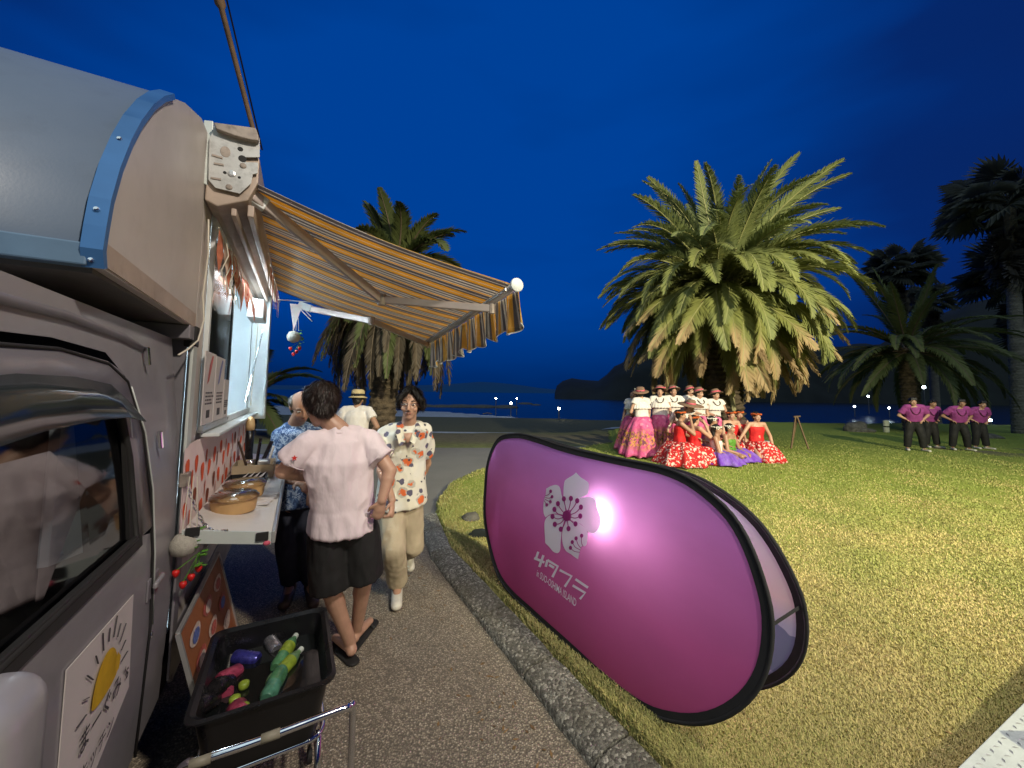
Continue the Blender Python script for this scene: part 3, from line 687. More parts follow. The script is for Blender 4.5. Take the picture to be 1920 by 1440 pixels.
# smoked rain visor over the window
vs = []; fs = []
vis = [(.62,1.555),(.80,1.60),(1.00,1.62),(1.20,1.62),(1.38,1.605),(1.49,1.56)]; vil = [(.62,1.46),(.80,1.50),(1.00,1.52),(1.20,1.525),(1.38,1.52),(1.50,1.50)]
for (a, b_), (c_, d_) in zip(vis, vil): vs += [(cabx(b_)+.012, a, b_), (cabx(d_)+.045, c_, d_)]
for i in range(len(vis)-1): fs.append((2*i, 2*i+2, 2*i+3, 2*i+1))
MB().add(vs, fs).build('rain_visor', M['dark_glass'], dl, smooth=True, solid=.003)
# cab body behind and above the door
fill([(1.765,.40),(1.77,.80),(1.735,1.06),(1.68,1.28),(1.61,1.47),(1.52,1.63),(1.40,1.69),(1.15,1.70),(.85,1.685),(.62,1.64),(.40,1.57),(.40,1.80),(2.03,1.80),(2.03,.40)], 0).build('cab_side', M['silver_paint'], van, smooth=True)
MB().sheet(lambda i, j: Vector((cabx(1.80)-.02-1.40*i, .40+1.63*j, 1.80-.02*(1-min(1,i*12)))), 12, 4).build('cab_roof', M['silver_dark'], van, smooth=True)
MB().tube([(cabx(1.76)+.004, y, z) for y, z in [(.40,1.70),(.85,1.745),(1.2,1.755),(1.5,1.745),(1.7,1.72)]], .011, 8).build('drip_rail', M['silver_dark'], van, smooth=True)
for yy, zz in ((1.66, 1.70), (1.745, 1.42)):
    MB().beam((cabx(zz)+.012, yy, zz+.03), (cabx(zz)+.016, yy+.012, zz-.03), .014, .012).build('trim_clip', M['chrome'], van, bevel=.003)
MB().box((XL+.03, .42, .40), (XL+.05, 2.03, 1.79)).build('cab_far_side', M['silver_dark'], van)
MB().box((XL+.06, .40, .36), (XS-.05, 2.03, .44)).build('cab_floor', M['black_rubber'], van)
MB().box((XL+.06, .36, .44), (XS-.06, .41, 1.02)).build('cab_front', M['silver_paint'], van, bevel=.02)
MB().prism([(XL+.06,.38,1.04),(XS-.07,.38,1.04),(XS-.12,.62,1.78),(XL+.11,.62,1.78)], (0,.008,0)).build('windscreen', M['glass'], van)
MB().box((XL+.1, .45, .95), (XS-.08, .75, 1.08)).build('dashboard', M['black_plastic'], van, bevel=.03)
seat_m = mat('seat_fabric', (.11,.105,.115), .9, vs=8)
for xx in (-.95, -1.55):
    st = MB().box((xx-.22, .95, .62), (xx+.22, 1.45, .78)).build('seat', seat_m, van, bevel=.05)
    MB().prism([(xx-.20,1.38,.76),(xx+.20,1.38,.76),(xx+.18,1.56,1.38),(xx-.18,1.56,1.38)], (0,.10,.02)).build('seat_back', seat_m, st, bevel=.04)
    MB().box((xx-.11, 1.53, 1.42), (xx+.11, 1.62, 1.60)).build('head_rest', seat_m, st, bevel=.03)
MB().tube([(-1.0+.17*math.cos(a), .82+.05*math.sin(a), 1.12+.15*math.sin(a)) for a in [2*PI*j/18 for j in range(19)]], .012, 6).build('steering_wheel', M['black_plastic'], van, smooth=True)
MB().prism([(XS-.12,1.42,1.15),(XS-.12,1.60,1.12),(XS-.14,1.52,1.55),(XS-.14,1.47,1.55)], (-.02,0,0)).build('seat_belt', M['interior'], van)
# door handle and lock
hy, hz = pv(285, 1098)
hb = MB().box((cabx(hz)+.004, hy-.06, hz-.032), (cabx(hz)+.010, hy+.045, hz+.040)).build('handle', M['silver_dark'], dl, bevel=.008)
MB().box((cabx(hz)+.016, hy-.052, hz+.004), (cabx(hz)+.030, hy+.038, hz+.026)).build('handle_grip', M['silver_paint'], dl, bevel=.008)
MB().lathe([(.011,0),(.010,.004),(.004,.005)], (cabx(.755)+.004, hy+.03, .755), (1,0,0), 12).build('lock', M['chrome'], dl)
# large side mirror at the near end
mirror = MB().box((-.33, .60, 1.08), (-.245, .72, 1.27)).build('side_mirror', M['silver_paint'], van, bevel=.045)
mirror.modifiers['bevel'].segments = 5; mirror.data.polygons.foreach_set('use_smooth', [True]*len(mirror.data.polygons))
MB().tube([(XS-.0,.66,1.18),(-.30,.66,1.18)], .014, 8).build('mirror_arm', M['black_plastic'], mirror)
# --- sticker with the sun emblem and handwriting
stk = [(1.205,.995),(1.575,.975),(1.60,.72),(1.235,.62)]
st_o = MB().prism([(cabx(z)+.008, y, z) for y, z in [(1.20,1.0),(1.575,.985),(1.60,.71),(1.22,.56)]], (-.002,0,0)).build('door_sticker', M['paper'], van)
def spt(s_, h_, o=.0115): return (cabx(.8)+o, 1.22+.37*s_, .60+.37*h_ + (.0)*s_)
sc0 = (.50, .62)
pts = [spt(sc0[0]+.20*math.cos(a), sc0[1]+.25*math.sin(a)*(1 if math.sin(a) > 0 else .2)) for a in [2*PI*j/22 for j in range(22)]]
MB().add(pts, [tuple(range(22))]).build('sun_emblem', M['sun_yellow'], st_o)
MB().add([spt(.64,.62,.0125),spt(.72,.62,.0125),spt(.74,.70,.0125),spt(.68,.76,.0125),spt(.64,.72,.0125)], [(0,1,2,3,4)]).build('sun_lobe', M['sun_yellow'], st_o)
for k in range(11):
    a = PI*(k+.2)/10.4; r0, r1 = .27, .27+(.08 if k % 2 else .12)
    MB().beam(spt(sc0[0]+r0*math.cos(a), sc0[1]+r0*1.15*math.sin(a)), spt(sc0[0]+r1*math.cos(a), sc0[1]+r1*1.15*math.sin(a)), .0015, .0028, (1,0,0)).build('sun_ray', M['ink'], st_o)
def text(body, name, m, parent, origin, xdir, ydir, size, extr=0, bold=0, cx='LEFT', xs=1.0):
    cu = bpy.data.curves.new(name, 'FONT'); cu.body = body; cu.size = size; cu.offset = bold; cu.align_x = cx; cu.resolution_u = 3
    o = bpy.data.objects.new(name, cu); C.objects.link(o); bpy.context.view_layer.update()
    dg = bpy.context.evaluated_depsgraph_get(); me = bpy.data.meshes.new_from_object(o.evaluated_get(dg)); bpy.data.objects.remove(o)
    me.name = name; xd = Vector(xdir); yd = Vector(ydir); og = Vector(origin)
    for v_ in me.vertices: v_.co = og + xd*(v_.co.x*xs) + yd*v_.co.y
    me.update(); return link_mesh(name, me, m, parent)
text('まーぐみ ‘s', 'handwriting', M['ink'], st_o, spt(.16,.43), (0,1,0), (0,0,1), .060, bold=.0006)
text('キッチン', 'handwriting', M['ink'], st_o, spt(.20,.22), (0,1,0), (0,0,1), .048, bold=.0003)
# --- menu sheets on the window
def menu(y0, y1, z0, z1, red):
    s_ = MB().box((XS+.022, y0, z0), (XS+.025, y1, z1)).build('menu_sheet', M['paper'], van)
    w_ = y1-y0; h_ = z1-z0; rn = random.Random(int(y0*1000))
    MB().add([(XS+.0265, y0+w_*a, z0+h_*b_) for a, b_ in ((.25,.55),(.42,.60),(.72,.95),(.60,.97),(.40,.82))], [(0,1,2,3,4)]).build('printed_mark', red, s_)
    for r in range(4):
        yy = y0+w_*.2
        while yy < y1-w_*.2:
            l_ = rn.uniform(.015,.04); MB().box((XS+.0255, yy, z0+h_*(.42-.05*r)), (XS+.0262, min(yy+l_, y1-.02), z0+h_*(.42-.05*r)+.008)).build('printed_line', M['ink'], s_); yy += l_+.012
    MB().box((XS+.0255, y0+w_*.35, z0+h_*.08), (XS+.0262, y0+w_*.65, z0+h_*.19)).build('printed_block', M['ink'], s_)
menu(2.20, 2.45, WZ0+.0, WZ0+.34, mat('faded_red', (.45,.12,.12), .7)); menu(2.465, 2.72, WZ0+.0, WZ0+.335, mat('faded_blue', (.20,.22,.45), .7))
menu(2.735, 2.90, WZ0+.0, WZ0+.22, M['paper'])
MB().box((XS+.021, 2.19, WZ0-.02), (XS+.034, 2.92, WZ0-.004)).build('menu_rail', M['alu'], van)
# ================================================================== AWNING
AY0, AY1 = 2.06, 3.98
cas = MB(); cs = [(-.405,2.745),(-.25,2.745),(-.215,2.66),(-.215,2.55),(-.25,2.455),(-.36,2.40),(-.405,2.42)]
cassette = cas.prism([(x, AY0+.012, z) for x, z in cs], (0, AY1-AY0+.10, 0)).build('awning_cassette', M['cassette'], van, bevel=.006)
MB().box((-.250, AY0+.02, 2.385), (-.225, AY1+.08, 2.44)).build('cassette_rail', M['cassette'], cassette, bevel=.004)
MB().box((-.310, AY0+.02, 2.375), (-.290, AY1+.08, 2.41)).build('cassette_rail', M['cassette'], cassette, bevel=.004)
plate_px = [(401,238),(481,248),(487,262),(487,296),(460,296),(455,300),(462,305),(484,306),(483,326),(474,328),(471,345),(450,364),(404,353),(391,338),(393,262),(400,245)]
pl = [pu(a, b_, AY0) for a, b_ in plate_px]
plate = MB().prism([(x, AY0, z) for x, z in pl], (0,-.006,0)).build('end_bracket', M['bracket'], van, bevel=.001)
MB().prism([(x, AY0-.006, z) for x, z in [pu(a, b_, AY0) for a, b_ in ((403,238),(481,248),(486,262),(486,272),(470,270),(440,262),(408,250))]], (0,-.03,0)).build('bracket_cap', M['dirty_metal'], plate, bevel=.004)
for nm, (a, b_), r_, mm in (('slot_hole',(423,286),.019,'dirty_metal'),('round_hole',(451,281),.011,'black_rubber'),('round_hole',(455,299),.016,'black_rubber'),('bolt',(456,312),.013,'dirty_metal'),('bolt',(435,327),.016,'alu'),('round_hole',(422,325),.007,'black_rubber'),('round_hole',(449,334),.006,'black_rubber'),('bolt',(430,352),.013,'dirty_metal')):
    x, z = pu(a, b_, AY0)
    MB().lathe([(r_,0),(r_*.9,.004 if nm == 'bolt' else .001),(r_*.5,.006 if nm == 'bolt' else .0012)], (x, AY0-.006, z), (0,-1,0), 14, sx=1, sy=1.35 if nm == 'slot_hole' else 1).build(nm, M[mm], plate)
for a, b_, c_, d_ in ((398,292,418,298),(402,308,420,311),(396,335,415,338)):
    x0, z0 = pu(a, b_, AY0); x1, z1 = pu(c_, d_, AY0)
    MB().beam((x0, AY0-.008, z0), (x1, AY0-.008, z1), .008, .004, (0,1,0)).build('slot', M['dirty_metal'], plate)
MB().prism([(x, AY0+.01, z) for x, z in [pu(a, b_, AY0) for a, b_ in ((381,222),(399,224),(398,262),(388,345),(375,340),(380,260))]], (0,.03,0)).build('mounting_rail', M['pale_alu'], van, bevel=.003)
# fabric: stripes run outwards from the cassette to the front bar
m, t, b = newmat('awning_stripes'); v = coords(t); sp = node(t, 'ShaderNodeSeparateXYZ'); t.links.new(v, sp.inputs[0])
per = .262; f = math_(t, 'FRACT', math_(t, 'DIVIDE', math_(t, 'ADD', sp.outputs['Y'], -AY0+.235), per))
og, be, gy, dk = (.95,.62,.14), (.85,.80,.72), (.29,.27,.28), (.20,.17,.16)
c = ramp(t, f, [(0,gy),(.085,be),(.125,gy),(.20,og),(.33,be),(.36,og),(.49,gy),(.55,be),(.62,gy),(.69,be),(.76,gy),(.82,be),(.86,og),(.93,be),(.955,gy),(1,gy)], const=True)
n1 = noise_(t, v, 5, 4); c = mixc(t, ramp(t, n1, [(.4,.18),(.7,0.)]), c, (.2,.16,.11))
b1 = t.nodes['Principled BSDF']; t.links.new(c, b1.inputs['Base Color']); b1.inputs['Roughness'].default_value = .85
tl_ = node(t, 'ShaderNodeBsdfTranslucent'); t.links.new(c, tl_.inputs[0]); ms = node(t, 'ShaderNodeMixShader'); ms.inputs[0].default_value = .68
t.links.new(b1.outputs[0], ms.inputs[1]); t.links.new(tl_.outputs[0], ms.inputs[2]); t.links.new(ms.outputs[0], t.nodes['Material Output'].inputs[0])
bump(t, b1, noise_(t, coords(t, scale=(8,60,8)), 6, 3), .35, .004); M['stripes'] = m
FN = Vector((1.135, 2.06, 2.262)); FF = Vector((1.135, 3.93, 2.115))
CN = Vector((-.222, 2.075, 2.545)); CF = Vector((-.222, 3.95, 2.48))
def can(i, j):
    p_ = CN.lerp(CF, j).lerp(FN.lerp(FF, j), i); p_.z -= .030*math.sin(PI*i) + .006*math.sin(i*5+j*9); return p_
MB().sheet(can, 24, 40).build('awning_canopy', M['stripes'], van, smooth=True, solid=.002)
def val(i, j):                             # hanging valance with a scalloped hem and folds
    p_ = FN.lerp(FF, i) + Vector((.035, 0, -.02)); L = (FF-FN).length*i
    dep = .205 + .050*abs(math.sin(PI*L/.235)) ; fold = math.sin(L*2*PI/.17+.6*math.sin(L*7))*(.004+.026*j) + .01*math.sin(L*31)*j
    return p_ + Vector((fold+.02*j, 0, -dep*j))
va = MB().sheet(val, 220, 8).build('awning_valance', M['stripes'], van, smooth=True, solid=.002)
hem = [val(i/220, 1)+Vector((0,0,-.004)) for i in range(221)]
MB().tube(hem, .0035, 4).build('hem_piping', M['white_frame'], va)
barm = MB().tube([FN+Vector((.0,-.03,-.005)), FF+Vector((0,.03,-.005))], .030, 12).build('front_bar', M['alu'], van, smooth=True)
MB().lathe([(.042,.0),(.044,.01),(.042,.018),(.030,.024),(.010,.026)], FN+Vector((0,-.028,-.005)), (0,-1,0), 20).build('end_cap', M['white_frame'], barm, smooth=True, angle=35)
MB().lathe([(.042,.0),(.044,.01),(.042,.018),(.010,.024)], FF+Vector((0,.028,-.005)), (0,1,0), 20).build('end_cap', M['white_frame'], barm, smooth=True, angle=35)
# folding arms
def loc(px, py, u): x, z = pu(px, py, u); return Vector((x, u, z))
A0 = loc(473, 365, 2.13); A1 = loc(716, 562, 2.50); A2 = loc(922, 579, 2.14) 
for (a0, a1, a2, wd) in ((A0, A1, A2, .05), (loc(572, 577, 3.90), loc(697, 602, 3.45), FF+Vector((-.03,-.14,-.05)), .05)):
    ar = MB().beam(a0, a1, .030, .055).build('folding_arm', M['arm'], van, bevel=.006)
    MB().beam(a1, a2, .028, .048).build('fore_arm', M['arm'], ar, bevel=.006)
    MB().lathe([(.026,-.035),(.028,-.03),(.028,.03),(.026,.035)], a1, (0,0,1), 12).build('elbow_joint', M['dirty_metal'], ar, smooth=True, angle=35)
    MB().lathe([(.020,-.03),(.020,.03)], a2, (0,0,1), 10).build('wrist_joint', M['dirty_metal'], ar)
    MB().beam(a0+Vector((-.05,0,.02)), a0+(a1-a0).normalized()*.07, .038, .065).build('shoulder_joint', M['white_frame'], ar, bevel=.006)
MB().tube([FF+Vector((-.05,-.0,-.03)), FN+Vector((-.05,0,-.03))], .012, 8).build('inner_rail', M['alu'], van)
# slender pole rising from the end of the cassette
q0 = loc(474, 246, 2.16); q1 = loc(398, -60, 1.72)
q0 = loc(477, 252, 2.08); q0 = q0 + (q0-loc(398,-50,1.86)).normalized()*.06; q1 = loc(398, -50, 1.86)
mast = MB().tube([q0, q0.lerp(q1,.82), q0.lerp(q1,.84), q1], [.010,.011,.020,.020], 10).build('mast', M['wood'], van, smooth=True, angle=40)
MB().tube([q0+Vector((.016,.0,0)), q1+Vector((.03,0,0))], .0035, 6).build('mast_cord', M['black_plastic'], mast)
# ================================================================== BUNTING and hanging ornaments
def tri(mb, a, b_, tip, cloth=True):
    mb.add([a, b_, tip], [(0,1,2)])
bun = empty('bunting', (0,0,0), 'string of ragged orange and red cloth pennants hanging along the awning cassette', 'bunting', rz=TA)
M['pennant_a'] = mat('pennant_a', (.50,.16,.09), .85, var=.3, vs=25); M['pennant_b'] = mat('pennant_b', (.55,.40,.32), .85, var=.2, vs=20)
m, t, b = newmat('pennant_dots'); v = coords(t); d1 = voro(t, v, 34, rand=.4); t.links.new(mixc(t, ramp(t, d1, [(.28,0.),(.34,1.)]), (.45,.05,.03), (.55,.27,.17)), b.inputs['Base Color']); b.inputs['Roughness'].default_value = .85; M['pennant_c'] = m
rope = MB()
lineA = [Vector((XS+.05, 2.14+ .13*i, 2.33-.02*math.sin(i*1.3))) for i in range(15)]
rope.tube(lineA, .003, 5).build('string', M['string'], bun)
rn = random.Random(3)
for i in range(13):
    a = lineA[i].lerp(lineA[i+1], .12); b_ = lineA[i].lerp(lineA[i+1], .85); tip = (a+b_)/2 + Vector((rn.uniform(-.01,.03), rn.uniform(-.02,.02), -rn.uniform(.15,.24)))
    mid = (a+b_)/2+Vector((rn.uniform(-.02,.02),0,-.09))
    MB().add([a, b_, b_.lerp(tip,.5)+Vector((.01,0,0)), tip, a.lerp(tip,.5)-Vector((.008,0,0))], [(0,1,2,4),(4,2,3)]).build('pennant', M[('pennant_a','pennant_b','pennant_a','pennant_c')[i % 4]], bun, solid=.0012)
lineB = [Vector((-.20, 2.6+.2*i, 2.39-.015*math.sin(i))) for i in range(8)]
MB().tube(lineB, .003, 5).build('string', M['string'], bun)
for i in range(7):
    a = lineB[i].lerp(lineB[i+1], .1); b_ = lineB[i].lerp(lineB[i+1], .8); tip = (a+b_)/2+Vector((0,rn.uniform(-.03,.03),-rn.uniform(.17,.23)))
    MB().add([a, b_, tip], [(0,1,2)]).build('pennant', M[('pennant_b','pennant_a','pennant_c')[i % 3]], bun, solid=.0012)
for i in range(5):
    y_ = 2.25+.12*i; MB().tube([(XS+.06, y_, 2.33), (XS+.075, y_+.012, 2.24), (XS+.055, y_-.01, 2.16), (XS+.07, y_+.01, 2.07)], .003, 4).build('ribbon', M['string'], bun)
q = loc(553, 570, 3.55)
wp = empty('pennant_flag', WM[van] @ q, 'pale blue triangular cloth pennant with white ribbons under the awning', 'pennant', rz=TA)
MB().add([(-.035,0,0),(.055,0,.0),(-.0,0,-.22)], [(0,1,2)]).build('flag', M['white_cloth'], wp, solid=.001)
MB().tube([(.0,0,.0),(.06,0,-.06),(.13,0,-.13)], .004, 5).build('ribbon', M['white_cloth'], wp); MB().tube([(.0,0,.0),(.07,0,-.04),(.12,0,-.09)], .004, 5).build('ribbon', M['white_cloth'], wp)
MB().tube([(-.12,0,.02),(.12,0,.03)], .004, 5).build('string', M['string'], wp)
def mobile(px, py, u, sc_, label, ln):
    q = loc(px, py, u); r = empty('strawberry_ornament', WM[van] @ q, label, 'ornament', rz=TA)
    for k in (-1, 0, 1): MB().tube([(.012*k, 0, 0), (.018*k*sc_, .004*k, -ln)], .0022, 4).build('cord', M['string'], r)
    MB().lathe([(.002,.045),(.03,.035),(.045,.01),(.047,-.01),(.038,-.035),(.012,-.048),(.002,-.05)], (-.012*sc_,0,-ln-.045*sc_), (0,0,1), 14, sx=1).build('knitted_ball', M['knit'], r, smooth=True)
    rn = random.Random(int(px))
    for k in range(11):
        c_ = Vector((.035*sc_+rn.uniform(-.012,.012), rn.uniform(-.02,.02), -ln-.012*k*sc_*1.0)); a = rn.uniform(0,6.28); d = Vector((math.cos(a),math.sin(a),rn.uniform(-.6,.3)))*.026*sc_; s_ = Vector((-math.sin(a),math.cos(a),0))*.012*sc_
        MB().add([c_, c_+d*.5+s_, c_+d, c_+d*.5-s_], [(0,1,2,3)]).build('leaf', M['green_leaf'], r, solid=.002)
    for (dx, dz) in ((-.028,-.135),(.03,-.13),(.012,-.155),(-.008,-.175)):
        MB().tube([(.03*sc_,0,-ln-.08*sc_),(dx*sc_,0,-ln+dz*sc_+.01)], .002, 4).build('stem', M['green_leaf'], r)
        MB().lathe([(.002,.012),(.011,.010),(.013,.0),(.008,-.012),(.001,-.018)], (dx*sc_,0,-ln+dz*sc_), (0,0,1), 8).build('strawberry', M['berry'], r, smooth=True)
    return r
mobile(363, 893, 1.98, 1.2, 'large crocheted ornament with strawberries and green leaves hanging beside the van', .205)
mobile(556, 596, 3.4, 1.05, 'small crocheted strawberry ornament dangling below the awning', .10)
# ================================================================== POP-UP BANNER
bA = G(935,1088,.132); bB = G(1262,1352,.132)
bt = (bB-bA); bt.z = 0; bt.normalize(); bk = Vector((-bt.y, bt.x, 0))        # bk points to the lawn side
LEAN = math.radians(9)
bw = (Vector((0,0,1))*math.cos(LEAN) + bk*math.sin(LEAN)); bn = bt.cross(bw).normalized()
if bn.dot(CO-bA) < 0: bn = -bn
def bpl(px, py):
    d = ray(px, py); s_ = (bA-CO).dot(bn)/d.dot(bn); q = CO+d*s_-bA; return (q.dot(bt), q.dot(bw))
out_px = [(910,900),(914,868),(922,842),(935,822),(952,815),(978,814),(1010,822),(1060,838),(1120,852),(1180,864),(1240,876),(1290,896),(1340,932),(1380,975),(1410,1028),(1433,1090),(1447,1150),(1446,1215),(1432,1270),(1405,1312),(1365,1342),(1320,1356),(1270,1354),(1215,1336),(1150,1290),(1070,1218),(1000,1153),(945,1098),(922,1045),(909,970)]
OUT = [bpl(a, b_) for a, b_ in out_px]
def smooth_closed(P, n=120):
    P = [Vector((a, b_)) for a, b_ in P]; m_ = len(P); L = [0]
    for i in range(m_): L.append(L[-1]+(P[(i+1)%m_]-P[i]).length)
    out = []
    for k_ in range(n):
        s_ = L[-1]*k_/n; i = max(j for j in range(m_) if L[j] <= s_+1e-9); f = (s_-L[i])/max(1e-9, L[i+1]-L[i])
        a, b_, c_, d_ = P[(i-1)%m_], P[i], P[(i+1)%m_], P[(i+2)%m_]
        out.append(.5*((2*b_)+(-a+c_)*f+(2*a-5*b_+4*c_-d_)*f*f+(-a+3*b_-3*c_+d_)*f**3))
    return out
OL = smooth_closed(OUT); cen = sum(OL, Vector((0,0)))/len(OL)
xmin = min(p_.x for p_ in OL); xmax = max(p_.x for p_ in OL); zmin = min(p_.y for p_ in OL); zmax = max(p_.y for p_ in OL)
print('banner size', xmax-xmin, zmax-zmin, zmin, cen)
for p_ in OL: p_.y = max(p_.y, zmin+.0)
ban = empty('pop_up_banner', (bA+bB)/2, 'oval purple pop-up banner with white flower emblem glowing on the grass by the kerb', 'banner')
def bump3(s_, h_): return .022*math.exp(-(((s_-PB[0])/.10)**2+((h_-PB[1])/.08)**2)) 
PB = bpl(1118, 945)
def BP(s_, h_, off=0.0, bow=1.0):
    r_ = (Vector((s_, h_))-cen); e_ = (r_.x/(xmax-xmin)*2)**2 
    wr = .006*noise.noise(Vector((s_*3.1, h_*4.3, 1.7)))
    dpt = .016*math.cos(min(1, math.sqrt((r_.x/(xmax-xmin)*2)**2+(r_.y/(zmax-zmin)*2)**2))*PI/2)*bow + wr*bow
    return bA + bt*s_ + bw*h_ + bn*(off + dpt)
m, t, b = newmat('banner_fabric'); v = coords(t, 'UV')
sp = node(t, 'ShaderNodeSeparateXYZ'); t.links.new(v, sp.inputs[0])
c = ramp(t, sp.outputs['Y'], [(0,(.32,.026,.11)),(.35,(.50,.075,.27)),(.65,(.58,.15,.47)),(1,(.46,.19,.60))])
n1 = noise_(t, v, 5, 3); c = mixc(t, ramp(t, n1, [(.35,.10),(.65,0.)]), c, (.1,.01,.05))
b.inputs['Roughness'].default_value = .7; t.links.new(c, b.inputs['Base Color']); b.inputs['Specular IOR Level'].default_value = .25
tl_ = node(t, 'ShaderNodeBsdfTranslucent'); t.links.new(mixc(t, .45, c, (.95,.50,.80)), tl_.inputs[0]); ms = node(t, 'ShaderNodeMixShader'); ms.inputs[0].default_value = .13
t.links.new(b.outputs[0], ms.inputs[1]); t.links.new(tl_.outputs[0], ms.inputs[2]); t.links.new(ms.outputs[0], t.nodes['Material Output'].inputs[0])
bump(t, b, noise_(t, coords(t, 'UV', scale=(3,1,1)), 6, 4), .15, .01)
bump_w = noise_(t, coords(t, 'UV'), 900, 1); M['banner'] = m
def translucent(name, col, f=.4):
    m, t, b = newmat(name); b.inputs['Base Color'].default_value = tuple(col)+(1,); b.inputs['Roughness'].default_value = .7
    tl_ = node(t, 'ShaderNodeBsdfTranslucent'); tl_.inputs[0].default_value = tuple(col)+(1,); ms = node(t, 'ShaderNodeMixShader'); ms.inputs[0].default_value = f
    t.links.new(b.outputs[0], ms.inputs[1]); t.links.new(tl_.outputs[0], ms.inputs[2]); t.links.new(ms.outputs[0], t.nodes['Material Output'].inputs[0]); return m
m = translucent('emblem_white', (.86,.90,.95), .30); M['emblem'] = m; t = m.node_tree; o_ = t.nodes['Material Output']; sh = o_.inputs[0].links[0].from_socket
tp_ = node(t, 'ShaderNodeBsdfTransparent'); m2 = node(t, 'ShaderNodeMixShader'); m2.inputs[0].default_value = .12; t.links.new(sh, m2.inputs[1]); t.links.new(tp_.outputs[0], m2.inputs[2]); t.links.new(m2.outputs[0], o_.inputs[0])
def fabric(name, pos, m, n=14):
    vs = []; fs = []; uv = []; N = len(OL)
    for k_ in range(n+1):
        f = k_/n*.985
        for p_ in OL:
            q = cen + (p_-cen)*f; vs.append(pos(q.x, q.y)); uv.append(((q.x-xmin)/(xmax-xmin), (q.y-zmin)/(zmax-zmin)))
    for k_ in range(n):
        for i in range(N): fs.append((k_*N+i, k_*N+(i+1)%N, (k_+1)*N+(i+1)%N, (k_+1)*N+i))
    o = MB().add(vs, fs).build(name, m, ban, smooth=True, world=True)
    ul = o.data.uv_layers.new(name='uv')
    for lp in o.data.loops: ul.data[lp.index].uv = uv[lp.vertex_index]
    return o
front = fabric('front_panel', BP, M['banner'])
# black border: flat band inside the outline plus the sprung rim
def border(name, pos, w_in, off):
    vs = []; fs = []; N = len(OL)
    for i, p_ in enumerate(OL):
        nx = OL[(i+1)%N]-OL[i-1]; nn = Vector((-nx.y, nx.x)).normalized(); nn = nn if nn.dot(cen-p_) > 0 else -nn
        q = p_+nn*w_in(p_); vs += [pos(p_.x, p_.y, .004), pos(q.x, q.y, off), pos(p_.x, p_.y, -.004), pos(q.x, q.y, -off)]
    for i in range(N):
        j = (i+1)%N; fs += [(4*i, 4*j, 4*j+1, 4*i+1), (4*i+2, 4*i+3, 4*j+3, 4*j+2)]
    o = MB().add(vs, fs).build(name, M['black_cloth'], ban, smooth=True, world=True)
    MB().tube([pos(p_.x, p_.y, 0) for p_ in OL+[OL[0]]], .010, 8).build('sprung_rim', M['black_cloth'], o, smooth=True, world=False) if False else None
    mb = MB().tube([pos(p_.x, p_.y, 0) for p_ in OL+[OL[0], OL[1]]], .009, 8, cap=False); mb.build(name.replace('border','rim'), M['black_cloth'], ban, smooth=True, world=True)
    return o
border('front_border', BP, lambda p_: .036, .005)
# rear panel: the same oval, leaning the other way
BS = .43
def BP2(s_, h_, off=0.0, bow=1.0):
    hh = h_ - zmin; q = bA + bt*(s_+.02) + Vector((0,0,1))*(zmin*math.cos(LEAN) + hh*.985*math.cos(LEAN*1.02)) + bk*(BS - hh*math.sin(LEAN*1.02)*.9)
    r_ = (Vector((s_, h_))-cen); return q + bk*(.012*math.cos(min(1, r_.length*1.2)*PI/2) + off)
m, t, b = newmat('rear_print'); v = coords(t, 'UV'); sp = node(t, 'ShaderNodeSeparateXYZ'); t.links.new(v, sp.inputs[0])
c = ramp(t, sp.outputs['Y'], [(0,(.42,.45,.62)),(.45,(.50,.53,.70)),(.55,(.80,.66,.66)),(.8,(.70,.68,.78)),(1,(.60,.62,.80))])
nn_ = noise_(t, coords(t, 'UV', scale=(1,0,1)), 6, 4); hh_ = math_(t, 'MULTIPLY_ADD', nn_, .30, .26)
c = mixc(t, math_(t, 'GREATER_THAN', hh_, sp.outputs['Y']), c, (.20,.24,.40))
nn2 = noise_(t, coords(t, 'UV', scale=(1,0,1), loc=(3,0,0)), 5, 3); c = mixc(t, math_(t, 'GREATER_THAN', math_(t, 'MULTIPLY_ADD', nn2, .3, .10), sp.outputs['Y']), c, (.30,.33,.50))
t.links.new(c, b.inputs['Base Color']); b.inputs['Roughness'].default_value = .8
tl_ = node(t, 'ShaderNodeBsdfTranslucent'); t.links.new(c, tl_.inputs[0]); ms = node(t, 'ShaderNodeMixShader'); ms.inputs[0].default_value = .3
t.links.new(b.outputs[0], ms.inputs[1]); t.links.new(tl_.outputs[0], ms.inputs[2]); t.links.new(ms.outputs[0], t.nodes['Material Output'].inputs[0]); M['rearprint'] = m
fabric('rear_panel', BP2, M['rearprint']); border('rear_border', BP2, lambda p_: .036, .005)
# straps between the two panels
def near_pt(px, py): return bpl(px, py)
for (s_, h_) in (bpl(1438,1178), bpl(935,1040)):
    MB().beam(BP(s_, h_), BP2(s_, h_+.02), .004, .030).build('strap', M['black_cloth'], ban, world=False) if False else MB().beam(BP(s_, h_), BP2(s_+.0, h_+.03), .004, .014).build('strap', M['black_cloth'], ban, world=True)
# peg at the near-left foot
q = G(950,1092,.075); MB().tube([q, q+Vector((-.06,-.02,-.02))], .006, 6).build('ground_peg', M['black_rubber'], ban, world=True)
